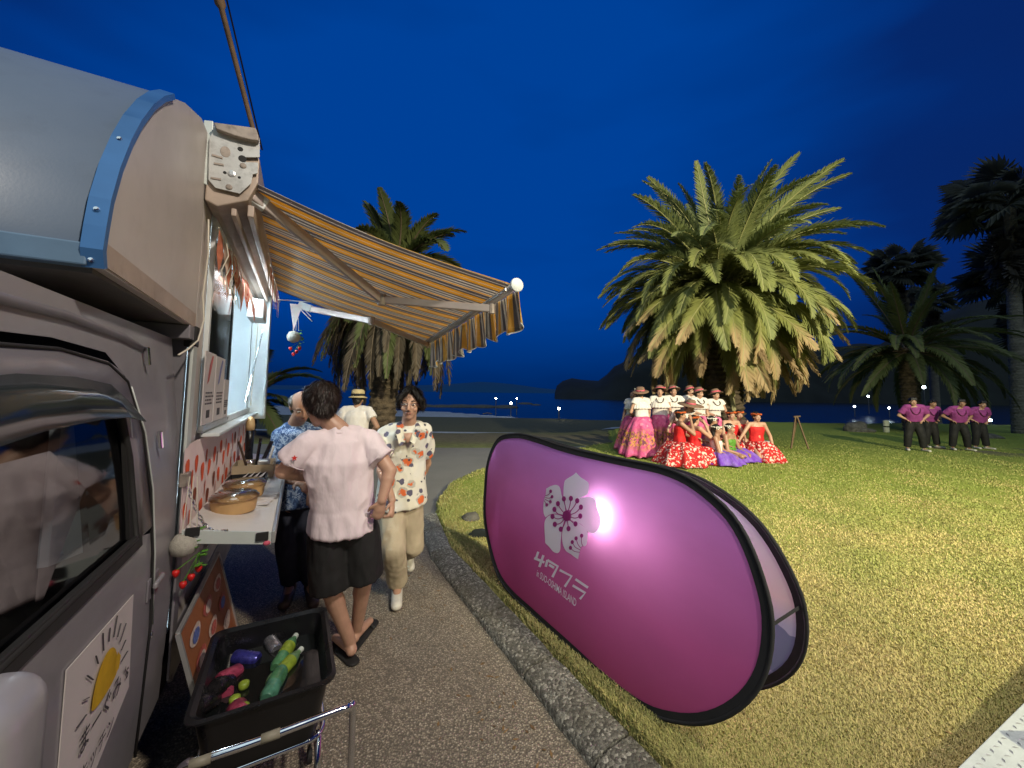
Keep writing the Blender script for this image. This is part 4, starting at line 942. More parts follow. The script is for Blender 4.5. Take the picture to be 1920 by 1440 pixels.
# --- emblem and lettering, flat print standing just proud of the fabric
def ep(px, py, off=.003): s_, h_ = bpl(px, py); return BP(s_, h_, off)
Z = lambda X, Y: (980+X/5.145, 870+Y/5.143)       # coordinates read from an enlarged crop
def petal(pts, name='petal'):
    P = smooth_poly([Vector(Z(*p_)) for p_ in pts])
    bm = bmesh.new(); vv = [bm.verts.new((p_.x, p_.y, 0)) for p_ in P]; bm.faces.new(vv); bmesh.ops.triangulate(bm, faces=bm.faces)
    bmesh.ops.subdivide_edges(bm, edges=[e_ for e_ in bm.edges if e_.calc_length() > 10], cuts=2); bmesh.ops.triangulate(bm, faces=bm.faces); bm.verts.index_update()
    mb = MB().add([ep(v_.co.x, v_.co.y) for v_ in bm.verts], [[q.index for q in f_.verts] for f_ in bm.faces]); bm.free()
    return mb.build(name, M['emblem'], front, world=True, smooth=True)
def smooth_poly(P):                               # keeps points given twice as corners
    out = []; n = len(P); 
    for i in range(n):
        a, b_, c_, d_ = P[i-1], P[i], P[(i+1)%n], P[(i+2)%n]
        if (b_-c_).length < 1e-6: out.append(b_); continue
        if (a-b_).length < 1e-6: a = b_+(b_-c_)
        if (d_-c_).length < 1e-6: d_ = c_+(c_-b_)
        for k_ in range(3):
            f = k_/3; out.append(.5*((2*b_)+(-a+c_)*f+(2*a-5*b_+4*c_-d_)*f*f+(-a+3*b_-3*c_+d_)*f**3))
    res = []
    for p_ in out:
        if not res or (p_-res[-1]).length > .15: res.append(p_)
    return res
T = lambda *p_: [p_, p_]
petal(T(527,82)+[(575,130),(620,158),(648,185),(652,235),(642,290),(600,315),(570,335),(540,372),(520,400)]+T(480,445)+T(445,442)+[(430,400),(418,350),(414,270),(418,190),(430,155),(465,130),(500,108)])
petal(T(242,238)+[(285,215),(335,202),(370,215),(386,250),(395,300),(412,350),(425,400)]+T(442,448)+T(405,498)+[(360,480),(310,480),(275,490)]+T(238,515)+[(222,480),(216,420),(222,350),(238,295)])
petal(T(240,530)+[(262,505),(300,488),(360,490)]+T(406,512)+T(420,545)+[(402,600),(392,650),(388,700),(384,760),(382,820),(368,850),(345,858),(310,842),(275,800)]+T(236,760)+[(234,700),(228,610),(230,560)])
petal(T(430,550)+T(475,548)+[(520,560),(560,572),(610,605),(642,650),(645,700),(640,760),(628,788)]+T(606,790)+T(585,795)+T(570,850)+T(554,918)+[(520,895),(480,865),(440,840),(412,790),(398,720),(402,640)])
petal(T(490,498)+T(484,465)+[(510,410),(545,360),(585,330),(640,318),(690,322),(718,350),(728,400),(742,450),(765,500),(768,560),(750,620),(725,655),(695,668),(650,655),(620,615),(580,580),(530,560)]+T(482,540))
M['stamen'] = translucent('stamen_print', (.36,.03,.22), .42)
def disc(X, Y, rx, ry, off=.006, nm='stamen_dot'):
    P = [ep(*Z(X+rx*math.cos(a), Y+ry*math.sin(a)), off) for a in [2*PI*j/14 for j in range(14)]]
    MB().add(P, [tuple(range(14))]).build(nm, M['stamen'], front, world=True)
disc(445, 500, 40, 52, nm='flower_centre')
def stroke(pts, w_, nm='stamen_line', off=.0055, mm='stamen', corners=False):
    P = [Vector(Z(*p_)) for p_ in pts]
    if len(P) > 2 and not corners:
        Q = []
        for i in range(len(P)-1):
            a, b_, c_, d_ = P[max(i-1,0)], P[i], P[i+1], P[min(i+2,len(P)-1)]
            for k_ in range(4): f = k_/4; Q.append(.5*((2*b_)+(-a+c_)*f+(2*a-5*b_+4*c_-d_)*f*f+(-a+3*b_-3*c_+d_)*f**3))
        P = Q+[P[-1]]
    vs = []; fs = []
    for i, p_ in enumerate(P):
        d = (P[min(i+1,len(P)-1)]-P[max(i-1,0)]).normalized(); nn = Vector((-d.y, d.x))*w_/2/5.14
        vs += [ep(*(p_+nn), off), ep(*(p_-nn), off)]
    for i in range(len(P)-1): fs.append((2*i,2*i+1,2*i+3,2*i+2))
    MB().add(vs, fs).build(nm, M[mm], front, world=True)
for (x, y, mx_, my_) in ((421,337,432,400),(489,333,478,400),(549,355,515,415),(584,416,530,470),(577,502,525,522),(531,577,500,560),(463,623,458,590),(388,628,418,590),(330,581,385,570),(308,506,360,530),(327,438,360,480),(362,383,385,430)):
    stroke([(x,y),(mx_,my_),(445,500)], 8); disc(x, y, 20, 26)
for (x, y, mx_, my_, ex, ey) in ((290,264,270,295,236,306),(304,316,275,330,236,325),(287,365,262,355,232,340),(252,394,240,378,228,352)): stroke([(x,y),(mx_,my_),(ex,ey)], 6); disc(x, y, 14, 17)
for (x, y, mx_, my_, ex, ey) in ((591,691,590,750,604,795),(538,716,555,770,585,810),(501,752,530,800,582,828),(484,807,520,840,578,850)): stroke([(x,y),(mx_,my_),(ex,ey)], 6); disc(x, y, 16, 20)
# サタフラ in heavy strokes
for P in ([(128,905),(226,948)],[(168,845),(140,925)],[(218,878),(176,992)],[(255,925),(355,985),(300,1090)],[(255,925),(238,990)],[(270,970),(318,1000)],[(372,1020),(490,1080),(420,1182)],[(528,1108),(650,1190)],[(500,1168),(622,1240),(570,1300)]):
    stroke(P, 24 if len(P) > 2 or P[0][0] not in (168,) else 22, 'letter_stroke', .0035, 'emblem', corners=True)
def wtext(body, p0, p1, hpx, nm='lettering'):
    cu = bpy.data.curves.new(nm, 'FONT'); cu.body = body; cu.size = 1; cu.resolution_u = 2; cu.offset = .006
    o = bpy.data.objects.new(nm, cu); C.objects.link(o); bpy.context.view_layer.update()
    me = bpy.data.meshes.new_from_object(o.evaluated_get(bpy.context.evaluated_depsgraph_get())); bpy.data.objects.remove(o); me.name = nm
    W = max(v_.co.x for v_ in me.vertices); a = bpl(*Z(*p0)); b_ = bpl(*Z(*p1)); a = Vector(a); b_ = Vector(b_); d = b_-a; L = d.length; d.normalize(); u_ = Vector((-d.y, d.x)); inv = WM[front].inverted()
    for v_ in me.vertices:
        q = a + d*(v_.co.x/W*L) + u_*(v_.co.y*hpx); v_.co = inv @ BP(q.x, q.y, .0035)
    me.update(); return link_mesh(nm, me, M['emblem'], front)
wtext('in SUO-OSHIMA ISLAND', (146,1076), (528,1376), .062)
# --- work lamp between the panels, shining on the back of the front fabric
ls, lh = bpl(1128, 966)
lp0 = BP(ls, lh) - bn*.10
lampo = empty('work_lamp', lp0 - bn*.05, 'small lit lamp between the banner panels glowing through beside the emblem', 'lamp')
MB().lathe([(.030,-.05),(.034,0),(.028,.006)], lp0 - bn*.05, bn, 14).build('housing', M['black_plastic'], lampo, world=True)
MB().lathe([(.0,.0),(.026,.001)], lp0 - bn*.043, bn, 14, cap=False).build('lens', emis('lamp_lens', (1,.93,.9), 8), lampo, world=True)
MB().tube([lp0-bn*.06, lp0-bn*.08-Vector((0,0,.5)), G(1000,1100,.08)*0+Vector((lp0.x-bn.x*.1, lp0.y-bn.y*.1, .08))], .008, 6).build('stem', M['black_plastic'], lampo, world=True)
lamp('work_lamp_light', 'SPOT', lp0 - bn*.035, 42, (1,.97,.97), .02, lp0+bn, math.radians(150), 1.0)
lamp('banner_inner_light', 'POINT', lp0 - bn*.12 + Vector((0,0,-.02)) + bt*.25, 26.0, (1,.90,.94), .22)

# ================================================================== THINGS ON THE FLAP
def vanthing(name, label, cat, x, y, z, group=None, rz=0): return empty(name, WM[van] @ Vector((x, y, z)), label, cat, group, rz=TA+rz)
def flapz(x): f = (x-cin)/(CX1-cin); return ZC0+(ZC1-ZC0)*f + .001
M['kraft'] = mat('kraft', (.50,.31,.13), .7, var=.08, vs=10); M['cake'] = mat('cake', (.42,.24,.10), .8, var=.45, vs=40, bs=80, bst=.8)
for i, (xx, yy, lb) in enumerate(((XS+.155, 2.30, 'nearer round kraft paper box with clear lid on the serving flap'), (XS+.165, 2.60, 'second round kraft paper box with clear lid, just behind the nearer one'))):
    r = vanthing('round_food_box', lb, 'food box', xx, yy, flapz(xx)-.008, 'round food boxes on the flap')
    MB().lathe([(.084,0),(.088,.004),(.096,.062),(.100,.064),(.100,.068)], n=28).build('bowl', M['kraft'], r, smooth=True, angle=35)
    MB().lathe([(.090,.05),(.088,.062),(.05,.066),(.0,.067)], n=24, cap=False).build('filling', M['cake'], r, smooth=True)
    MB().lathe([(.102,.062),(.103,.072),(.094,.078),(.090,.086),(.0,.088)], n=28, cap=False).build('lid', M['clear_lid'], r, smooth=True)
    rn = random.Random(i)
    for k_ in range(5): a = rn.uniform(0,6.28); MB().ball((.05*math.cos(a),.05*math.sin(a),.066), (.018,.014,.010), 8, 5).build('topping', M['white_flower'] if k_ % 2 else M['kraft'], r, smooth=True)
xx, yy = XS+.15, 2.88
r = vanthing('black_tray', 'low black tray with folded white paper napkins behind the round boxes', 'tray', xx, yy, flapz(xx)-.006)
MB().box((-.10,-.085,0),(.10,.085,.012)).box((-.10,-.085,.012),(-.094,.085,.05)).box((.094,-.085,.012),(.10,.085,.05)).box((-.094,-.085,.012),(.094,-.079,.05)).box((-.094,.079,.012),(.094,.085,.05)).build('tray', M['black_plastic'], r)
for k_ in range(4): MB().prism([(-.06+.03*k_,-.06,.02),(-.01+.03*k_,-.065,.055),(.0+.03*k_,.05,.06),(-.05+.03*k_,.06,.022)], (.004,.0,.002)).build('napkin', M['paper'], r)
xx, yy = XS+.16, 3.20
r = vanthing('tool_box', 'open cardboard tray box holding tongs and black handled tools on the flap', 'box', xx, yy, flapz(xx)-.006)
M['card'] = mat('card', (.30,.24,.16), .8, var=.1)
MB().box((-.115,-.13,0),(.115,.13,.006)).box((-.115,-.13,.006),(-.109,.13,.085)).box((.109,-.13,.006),(.115,.13,.085)).box((-.109,-.13,.006),(.109,-.124,.085)).box((-.109,.124,.006),(.109,.13,.085)).build('carton', M['card'], r)
for (a, b_, r_, mm) in (((-.03,-.05,.02),(-.09,-.10,.24),.007,'shoe_brown'),((.02,.02,.02),(.09,.03,.22),.013,'black_plastic'),((.0,.05,.02),(.02,.06,.24),.010,'black_plastic'),((.06,.07,.02),(.10,.08,.18),.008,'white_paint')):
    MB().tube([a, b_], r_, 8).build('tool_handle', M[mm], r, smooth=True, angle=40)
MB().box((.02,-.10,.02),(.09,-.03,.11)).build('cup', M['alu'], r, bevel=.01); MB().ball((-.02,-.08,.10),(.025,.018,.012),8,6).build('spoon_bowl', M['chrome'], r, smooth=True)
r = vanthing('pepper_mill', 'dark tall grinder with pale wooden top standing at the back of the flap', 'pepper mill', XS+.10, 3.42, flapz(XS+.1)-.003)
MB().lathe([(.030,0),(.032,.03),(.024,.10),(.028,.20),(.026,.27)], n=16).build('body', M['black_plastic'], r, smooth=True); MB().lathe([(.027,.27),(.030,.30),(.024,.35),(.010,.37)], n=16).build('top', mat('pale_wood',(.42,.28,.13),.6), r, smooth=True)
xx, yy = XS+.26, 3.62
r = vanthing('tissue_box', 'small white box at the far end of the serving flap', 'box', xx, yy, flapz(xx)-.004)
MB().box((-.085,-.06,0),(.085,.06,.065)).build('carton', M['white_paint'], r, bevel=.006); MB().box((-.04,-.015,.0655),(.04,.015,.067)).build('opening', M['paper'], r)
xx, yy = XS+.25, 2.42
for i in range(4):
    r = MB(Matrix.Translation(WM[van] @ Vector((xx+.012*i, yy+.075*i, flapz(xx+.012*i)+.001)))@Matrix.Rotation(TA+.1*i-.2, 4, 'Z')).box((-.045,-.028,0),(.045,.028,.004)).build('wrapped_cutlery', M['paper'], None, bevel=.0015)
    tag(r, ('nearest','second','third','farthest')[i]+' white paper packet in the row lying on the outer edge of the flap', 'packet', 'paper packets on the flap')

# ================================================================== RACK, TUB AND DRINKS
RZ = .60
c_ = [G(455,1168,RZ), G(612,1138,RZ), G(632,1272,RZ), G(322,1345,RZ)]
BRc, FRc = c_[1], c_[2]; ex = (c_[1]-c_[2]); ex.z = 0; LY = ex.length+.02; ex.normalize(); ey = Vector((-ex.y, ex.x, 0)); 
LX = .42; org = FRc + ey*LX/2 + ex*(LY/2-.01)
tub = empty('drinks_tub', (org.x, org.y, RZ-.20), 'black plastic tub of iced drinks standing on the chrome rack beside the van', 'tub', rz=math.atan2(ex.y, ex.x))
def rrect(hx, hy, r_, n=5):
    out = []
    for (sx_, sy_, a0) in ((1,1,0),(-1,1,90),(-1,-1,180),(1,-1,270)):
        for k_ in range(n+1): a = math.radians(a0+90*k_/n); out.append((sx_*(hx-r_)+r_*math.cos(a), sy_*(hy-r_)+r_*math.sin(a)))
    return out
def loft(levels, closed_bottom=True):
    mb = MB(); vs = []; fs = []; n = None
    for (hx, hy, r_, z) in levels:
        P = rrect(hx, hy, r_); n = len(P); vs += [(a, b_, z) for a, b_ in P]
    for k_ in range(len(levels)-1):
        for i in range(n): fs.append((k_*n+i, k_*n+(i+1)%n, (k_+1)*n+(i+1)%n, (k_+1)*n+i))
    if closed_bottom: fs.append(tuple(range(n-1,-1,-1)))
    return mb.add(vs, fs), n, len(levels)
hx, hy = LY/2, LX/2
mb, n, L = loft([(hx-.05,hy-.05,.05,0),(hx-.02,hy-.02,.05,.19),(hx-.001,hy-.001,.045,.196),(hx,hy,.045,.203),(hx-.012,hy-.012,.045,.207),(hx-.026,hy-.026,.04,.197),(hx-.058,hy-.058,.04,.012)])
mb.f.append(list(range((L-1)*n, L*n))); mb.mi.append(0)
mb.build('tub_body', M['black_plastic'], tub, smooth=True, angle=40)
m, t, b = newmat('dark_water'); b.inputs['Base Color'].default_value = (.006,.007,.007,1); b.inputs['Roughness'].default_value = .05; bump(t, b, noise_(t, coords(t), 9, 1), .12, .01); M['water'] = m
P = rrect(hx-.035, hy-.035, .04); MB().add([(a, b_, .118) for a, b_ in P], [tuple(range(len(P)))]).build('iced_water', M['water'], tub)
W = WM[tub]
def bottle(x, y, z, ang, tilt, r_, L_, body, cap, label, cat='bottle', kind='bottle', group='drinks floating in the tub', band=None):
    e = empty(kind, W @ Vector((x, y, z)), label, cat, group); ax = W.to_3x3() @ Vector((math.cos(ang)*math.cos(tilt), math.sin(ang)*math.cos(tilt), math.sin(tilt)))
    if kind == 'can':
        prof = [(r_*.8,0),(r_,.008),(r_,L_-.01),(r_*.82,L_)]
        MB().lathe(prof, (0,0,0), ax, 14).build('can_body', body, e, smooth=True, angle=40); MB().lathe([(r_*.8,L_+.0005),(r_*.7,L_-.003),(0,L_-.003)], (0,0,0), ax, 12, cap=False).build('can_top', M['chrome'], e, smooth=True)
    else:
        MB().lathe([(r_*.7,0),(r_,.012),(r_,L_*.28),(r_*.94,L_*.30),(r_,L_*.33),(r_,L_*.66),(r_*.75,L_*.78),(r_*.40,L_*.87),(r_*.38,L_*.90)], (0,0,0), ax, 16).build('bottle_body', body, e, smooth=True, angle=50)
        MB().lathe([(r_*.46,L_*.895),(r_*.47,L_*.99),(r_*.40,L_)], (0,0,0), ax, 12).build('cap', cap, e, smooth=True, angle=40)
        if band: MB().lathe([(r_*1.015,L_*.34),(r_*1.02,L_*.36),(r_*1.02,L_*.62),(r_*1.015,L_*.64)], (0,0,0), ax, 16, cap=False).build('label_sleeve', band, e, smooth=True)
    return e
gb = mat('tea_bottle', (.07,.20,.09), .2, var=.4, vs=30); yl = mat('yellow_label', (.22,.30,.03), .4, var=.3, vs=40); capw = mat('clear_cap', (.5,.55,.5), .3); bl = mat('blue_can', (.04,.04,.25), .3, metal=.4, var=.4, vs=40)
sil = mat('silver_can', (.45,.45,.50), .25, metal=.8, var=.3, vs=30); rd = mat('pink_can', (.28,.04,.08), .35, var=.4, vs=40); drk = mat('dark_can', (.02,.018,.02), .25, metal=.3, var=.5, vs=40)
R2 = math.radians
# local x runs to the rear, y towards the van
bottle(.03,-.02,.125,R2(-22),.05,.025,.19,gb,capw,'green tea bottle with the lime band, farthest of the three in the tub',band=yl)
bottle(-.055,-.005,.125,R2(-35),.05,.024,.185,mat('pale_bottle',(.12,.22,.10),.2,var=.4,vs=30),capw,'middle green drink bottle with a bright yellow label in the tub',band=yl)
bottle(-.13,-.0,.125,R2(-18),.04,.028,.18,mat('sea_green_bottle',(.07,.20,.13),.2,var=.4,vs=30),capw,'thick sea-green bottle nearest the front rim of the tub',band=gb)
bottle(.13,.04,.118,R2(60),.1,.026,.10,bl,None,'blue and white can in the far corner of the tub','can','can')
bottle(.16,-.02,.118,R2(20),.1,.025,.10,sil,None,'silver can lying against the far wall of the tub','can','can')
bottle(.02,.12,.125,R2(150),.5,.028,.09,drk,None,'dark can with glossy lid standing left of the green bottles','can','can')
bottle(-.05,.155,.125,R2(150),.5,.028,.09,drk,None,'darkest can nearest the van side of the tub','can','can')
bottle(.10,.10,.115,R2(140),.25,.026,.09,rd,None,'pink red can behind the dark cans in the tub','can','can')
bottle(.05,.14,.112,R2(185),.1,.031,.09,rd,None,'dull pink can tucked against the van side wall of the tub','can','can')
bottle(-.10,.09,.112,R2(200),.05,.032,.075,rd,None,'pink can floating alone near the front left corner of the tub','can','can')
for (x, y) in ((-.02,.075),(-.085,.095),(-.14,.065)): MB(Matrix.Translation((x,y,.13))).lathe([(.014,-.012),(.017,-.006),(.017,.008),(.010,.012)], n=12).build('loose_cap', yl, tub, smooth=True)
# chrome rack
rack = empty('chrome_rack', (org.x, org.y, 0), 'chrome tube rack on castors carrying the black drinks tub', 'rack', rz=math.atan2(ex.y, ex.x))
zt = RZ-.21
def rloop(hx_, hy_, z, r_=.010, rad=.05, nm='rack_frame'):
    P = [(a, b_, z) for a, b_ in rrect(hx_, hy_, rad, 6)]; return MB().tube(P+[P[0], P[1]], r_, 8, cap=False).build(nm, M['chrome'], rack, smooth=True)
rloop(hx-.06, hy-.03, zt)
rloop(hx-.06, hy-.03, .16)
for sx_ in (-1, 1):
    for sy_ in (-1, 1):
        MB().tube([(sx_*(hx-.075), sy_*(hy-.045), .06), (sx_*(hx-.075), sy_*(hy-.045), zt+.01)], .010, 8).build('upright', M['chrome'], rack, smooth=True)
        MB().lathe([(.005,-.01),(.026,-.01),(.028,0),(.026,.01),(.005,.01)], (sx_*(hx-.075), sy_*(hy-.045), .029), (0,1,0), 14).build('castor', M['black_rubber'], rack, smooth=True, angle=40)
# handle bar that loops out in front, low, towards the camera
hxp = -(hx-.02)
zb = zt+.15
hb_ = [(hxp+.04, hy-.03, zt-.0),(hxp-.03, hy+.02, zt+.06),(hxp-.06, hy-.02, zb-.01),(hxp-.075, hy-.07, zb),(hxp-.08,0, zb),(hxp-.075,-hy+.0, zb),(hxp-.07,-hy-.035,zb-.01),(hxp-.05,-hy-.05,zb-.05),(hxp-.02,-hy-.05,.10),(hxp+.04,-hy-.02,.06)]
def catm(P, k_=6):
    P = [Vector(p_) for p_ in P]; Q = []
    for i in range(len(P)-1):
        a, b_, c__, d_ = P[max(i-1,0)], P[i], P[i+1], P[min(i+2,len(P)-1)]
        for j in range(k_): f = j/k_; Q.append(.5*((2*b_)+(-a+c__)*f+(2*a-5*b_+4*c__-d_)*f*f+(-a+3*b_-3*c__+d_)*f**3))
    return Q+[P[-1]]
MB().tube(catm(hb_), .0115, 10).build('handle_bar', M['chrome'], rack, smooth=True)
for yy in (-.02, .15): MB().tube([(hxp-.080, yy-.025, zb),(hxp-.080, yy+.025, zb)], .0135, 8).build('tape_wrap', mat('tape',(.25,.23,.17),.6), rack, smooth=True)
# ================================================================== MENU BOARD leaning by the van
def bpt(px, py, x): y_, z_ = pv(px, py, x); return Vector((x, y_, z_))
tl0, tr0 = bpt(335,1166,-.36), bpt(408,1053,-.36)
ytl, ytr = tl0.y, tr0.y; zt_ = (tl0.z+tr0.z)/2
board = empty('menu_board', WM[van] @ Vector((-.30, (ytl+ytr)/2, 0)), 'brown menu board with food photographs leaning against the van behind the tub', 'sign board', rz=TA)
def mbp(s_, h_, o=0): return Vector((-.36+.17*(1-h_)+.06 - .0, ytl+(ytr-ytl)*s_, .02+(zt_-.02)*h_)) + Vector((o, 0, o*.3))
Wb = lambda s_, h_, o=0: WM[van] @ (mbp(s_, h_, o)-Vector((.06,0,0)))
MB().prism([Wb(0,0),Wb(1,0),Wb(1,1),Wb(0,1)], WM[van].to_3x3() @ Vector((-.008,0,0))).build('board', mat('menu_brown', (.30,.10,.035), .4, var=.1), board, world=True)
for (a, c__) in (((0,0),(1,0)),((1,0),(1,1)),((1,1),(0,1)),((0,1),(0,0))): MB().beam(Wb(*a), Wb(*c__), .014, .014).build('edge_strip', M['alu'], board, world=True)
rn = random.Random(9)
fm = [mat('photo_red',(.45,.10,.08),.4,var=.4,vs=60), mat('photo_cream',(.62,.50,.42),.4,var=.3,vs=60), mat('photo_blue',(.10,.15,.40),.4,var=.4,vs=60)]
for r_ in range(6):
    for q in range(3):
        s0, h0 = .2+.3*q, .1+.15*r_
        P = [Wb(s0+.11*math.cos(a), h0+.045*math.sin(a)+.012*abs(math.cos(a)), .003) for a in [2*PI*j/14 for j in range(14)]]; MB().add(P, [tuple(range(14))]).build('food_photo', fm[1 if (q+r_) % 2 else 0], board, world=True)
        P = [Wb(s0+.07*math.cos(a), h0+.032*math.sin(a), .005) for a in [2*PI*j/12 for j in range(12)]]; MB().add(P, [tuple(range(12))]).build('food_photo', fm[(q*2+r_) % 3], board, world=True)
# ================================================================== corner: checker plate ramp
q0, q1 = G(1795,1440,.16), G(1925,1312,.16); d = (q1-q0).normalized(); nn = Vector((d.y,-d.x,0)); a = q0-d*.6; b_ = q1+d*1.2
ramp_ = empty('metal_ramp', a, 'pale aluminium checker plate ramp at the corner of the lawn', 'ramp')
plat = MB().prism([a, b_, b_+nn*.9, a+nn*.9], (0,0,-.03)).build('plate', M['pale_alu'], ramp_, world=True, bevel=.003)
tm = MB(); 
for i in range(70):
    for j in range(24):
        p0 = a + d*(.03+.045*i+(.022 if j % 2 else 0)) + nn*(.03+.035*j)
        dd = (d+nn*.6).normalized() if (i+j) % 2 else (d-nn*.6).normalized(); s_ = dd.cross(Vector((0,0,1)))*.004
        if i*.045 > (b_-a).length-.06: continue
        tm.add([p0-dd*.014, p0+s_+Vector((0,0,.002)), p0+dd*.014, p0-s_+Vector((0,0,.002))], [(0,1,2,3)])
tag(tm.build('tread_bars', M['alu'], ramp_, world=True, recalc=False), kind='stuff')
for f in (.1,.9): MB().box(tuple(a+d*(b_-a).length*f+nn*.3-Vector((.03,.03,.16))), tuple(a+d*(b_-a).length*f+nn*.3+Vector((.03,.03,-.031)))).build('foot', M['black_rubber'], ramp_, world=True)
q = G(1925,1420,.165); q = q+Vector((.10,-.16,0)); bg_ = MB().box(tuple(q), tuple(q+Vector((.42,.22,.07))))
tag(bg_.build('black_case', M['black_cloth'], None, bevel=.02), 'black equipment case resting on the checker plate in the corner', 'case')
# ================================================================== PALMS
def leafmat(name, c1, c2, tr=.36, tip=None):
    m, t, b = newmat(name); v = coords(t); n1 = noise_(t, v, 1.8, 3); oi = node(t, 'ShaderNodeObjectInfo')
    c = mixc(t, ramp(t, n1, [(.35,0.),(.65,1.)]), c1, c2); c = mixc(t, math_(t, 'MULTIPLY', oi.outputs['Random'], .55), c, tuple(x*.55 for x in c2))
    if tip:
        uvn = node(t, 'ShaderNodeAttribute', attribute_name='along'); c = mixc(t, ramp(t, math_(t, 'MULTIPLY_ADD', n1, .3, uvn.outputs['Fac']), [(.88,0.),(1.26,1.)]), c, tip)
    t.links.new(c, b.inputs['Base Color']); b.inputs['Roughness'].default_value = .55; b.inputs['Specular IOR Level'].default_value = .35
    tl_ = node(t, 'ShaderNodeBsdfTranslucent'); t.links.new(c, tl_.inputs[0]); ms = node(t, 'ShaderNodeMixShader'); ms.inputs[0].default_value = tr
    t.links.new(b.outputs[0], ms.inputs[1]); t.links.new(tl_.outputs[0], ms.inputs[2]); t.links.new(ms.outputs[0], t.nodes['Material Output'].inputs[0]); return m
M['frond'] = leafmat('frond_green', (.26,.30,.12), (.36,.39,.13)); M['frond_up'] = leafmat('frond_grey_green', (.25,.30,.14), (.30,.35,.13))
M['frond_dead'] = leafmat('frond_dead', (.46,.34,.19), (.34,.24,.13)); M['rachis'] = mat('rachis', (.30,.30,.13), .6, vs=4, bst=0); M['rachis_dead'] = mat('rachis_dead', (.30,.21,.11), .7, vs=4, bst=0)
M['frond_dead_dim'] = leafmat('frond_dead_dim', (.13,.10,.07), (.085,.068,.045)); M['frond_dim'] = leafmat('frond_dim', (.11,.14,.05), (.14,.17,.06)); M['rachis_dim'] = mat('rachis_dim', (.12,.09,.06), .7, bst=0)  # darker copies: the weaker light on the other palms is in their colour
M['frond_half'] = leafmat('frond_half', (.29,.32,.11), (.36,.38,.12), tip=(.50,.37,.20))
M['palm_trunk'] = mat('palm_trunk', (.10,.075,.05), .95, var=.5, vs=5, bs=14, bst=1, bd=.06)
M['fan_dark'] = leafmat('fan_dark', (.15,.16,.14), (.17,.18,.15)); M['fan_dead'] = leafmat('fan_dead', (.21,.19,.17), (.16,.145,.125))
M['fruit_stalk'] = mat('fruit_stalk', (.50,.24,.03), .7, vs=20)
def frond_mesh(name, L, e0, droop, seed, npair=112, lw=.030, lmax=.42, vee=.35, dead=False, curl=1.0):
    rn = random.Random(seed); e0 = math.radians(e0); dr = math.radians(droop); N = 22; P = [Vector((0,0,0))]; D = []
    for i in range(N):
        s_ = (i+.5)/N; a = e0 - dr*s_**(1.35); D.append(Vector((math.cos(a), 0, math.sin(a)))); P.append(P[-1]+D[-1]*(L/N))
    side = rn.uniform(-.10, .10)*L
    for i, p_ in enumerate(P): p_.y += side*(i/N)**2
    mb = MB(); mb.cm = 1; mb.tube(P, [.030*(1-i/(N+3))+.004 for i in range(N+1)], 5); mb.cm = 0
    al = [min(1, v_.length/L) for v_ in mb.v]; roll = rn.uniform(-.5, .5)
    for k_ in range(npair):
        s_ = .10+.90*(k_+rn.uniform(-.3,.3))/npair; s_ = min(.995, max(.08, s_)); f = s_*N; i = min(N-1, int(f)); c_ = P[i].lerp(P[i+1], f-i); t_ = D[i]
        ll = lmax*(math.sin(PI*min(1,(s_*.86+.13)))**.55)*(1.1-.35*s_)*rn.uniform(.85,1.1)
        up_ = Vector((0,1,0)).cross(t_)*-1; up_ = Vector((-t_.z, 0, t_.x))
        for sd in (-1, 1):
            fw = 1.15+.6*s_ + rn.uniform(-.15,.15)
            lat = (Vector((0,1,0))*sd*math.cos(roll*.6) + up_*(vee+roll*sd*.5+rn.uniform(-.32,.32)))
            if dead: lat = (Vector((0,1,0))*sd*.45+up_*rn.uniform(-.2,.3)); fw = 1.6
            d = (lat.normalized() + t_*fw).normalized(); w_ = (t_ - d*t_.dot(d)).normalized()*lw*.5
            g_ = Vector((0,0,-1))*ll*(.10+.18*rn.random())*curl
            a = c_; b_ = c_+d*ll*.5+g_*.25; e_ = c_+d*ll+g_
            mb.add([a-w_*.6, a+w_*.6, b_+w_, b_-w_, e_], [(0,1,2,3),(3,2,4)]); al += [s_]*5
    me = bpy.data.meshes.new(name); me.from_pydata([tuple(p_) for p_ in mb.v], [], mb.f); me.polygons.foreach_set('material_index', mb.mi)
    at_ = me.attributes.new('along', 'FLOAT', 'POINT'); at_.data.foreach_set('value', al); me.update(); return me
def put(parent, name, me, loc, az, tilt=0, s_=1.0, roll=0):
    o = bpy.data.objects.new(name, me); C.objects.link(o); o.parent = parent
    o.matrix_local = Matrix.Translation(loc) @ Matrix.Rotation(az, 4, 'Z') @ Matrix.Rotation(roll, 4, 'X') @ Matrix.Rotation(-tilt, 4, 'Y') @ Matrix.Diagonal((s_, s_, s_, 1)); return o
def trunk(parent, base, top, r0, r1, name='trunk', rough=.12, m=None, ring=.16, seed=1):
    n = 14; H = (top-base).length; rows = max(6, int(H/ring*2)); vs = []; fs = []; rn = random.Random(seed)
    for j in range(rows+1):
        f = j/rows; c_ = base.lerp(top, f)
        for k_ in range(n):
            a = 2*PI*k_/n + (.22 if (j//2) % 2 else 0); r_ = (r0+(r1-r0)*f)*(1+(rough if j % 2 else -rough*.5)*(1 if (k_ % 2) else .4) + rn.uniform(-.03,.03)); 
            if j == 0: r_ *= 1.25
            vs.append(c_+Vector((r_*math.cos(a), r_*math.sin(a), 0)))
    for j in range(rows):
        for k_ in range(n): fs.append((j*n+k_, j*n+(k_+1)%n, (j+1)*n+(k_+1)%n, (j+1)*n+k_))
    fs.append(tuple(rows*n+k_ for k_ in range(n))); return MB().add(vs, fs).build(name, m or M['palm_trunk'], parent, world=True)
FM = {}
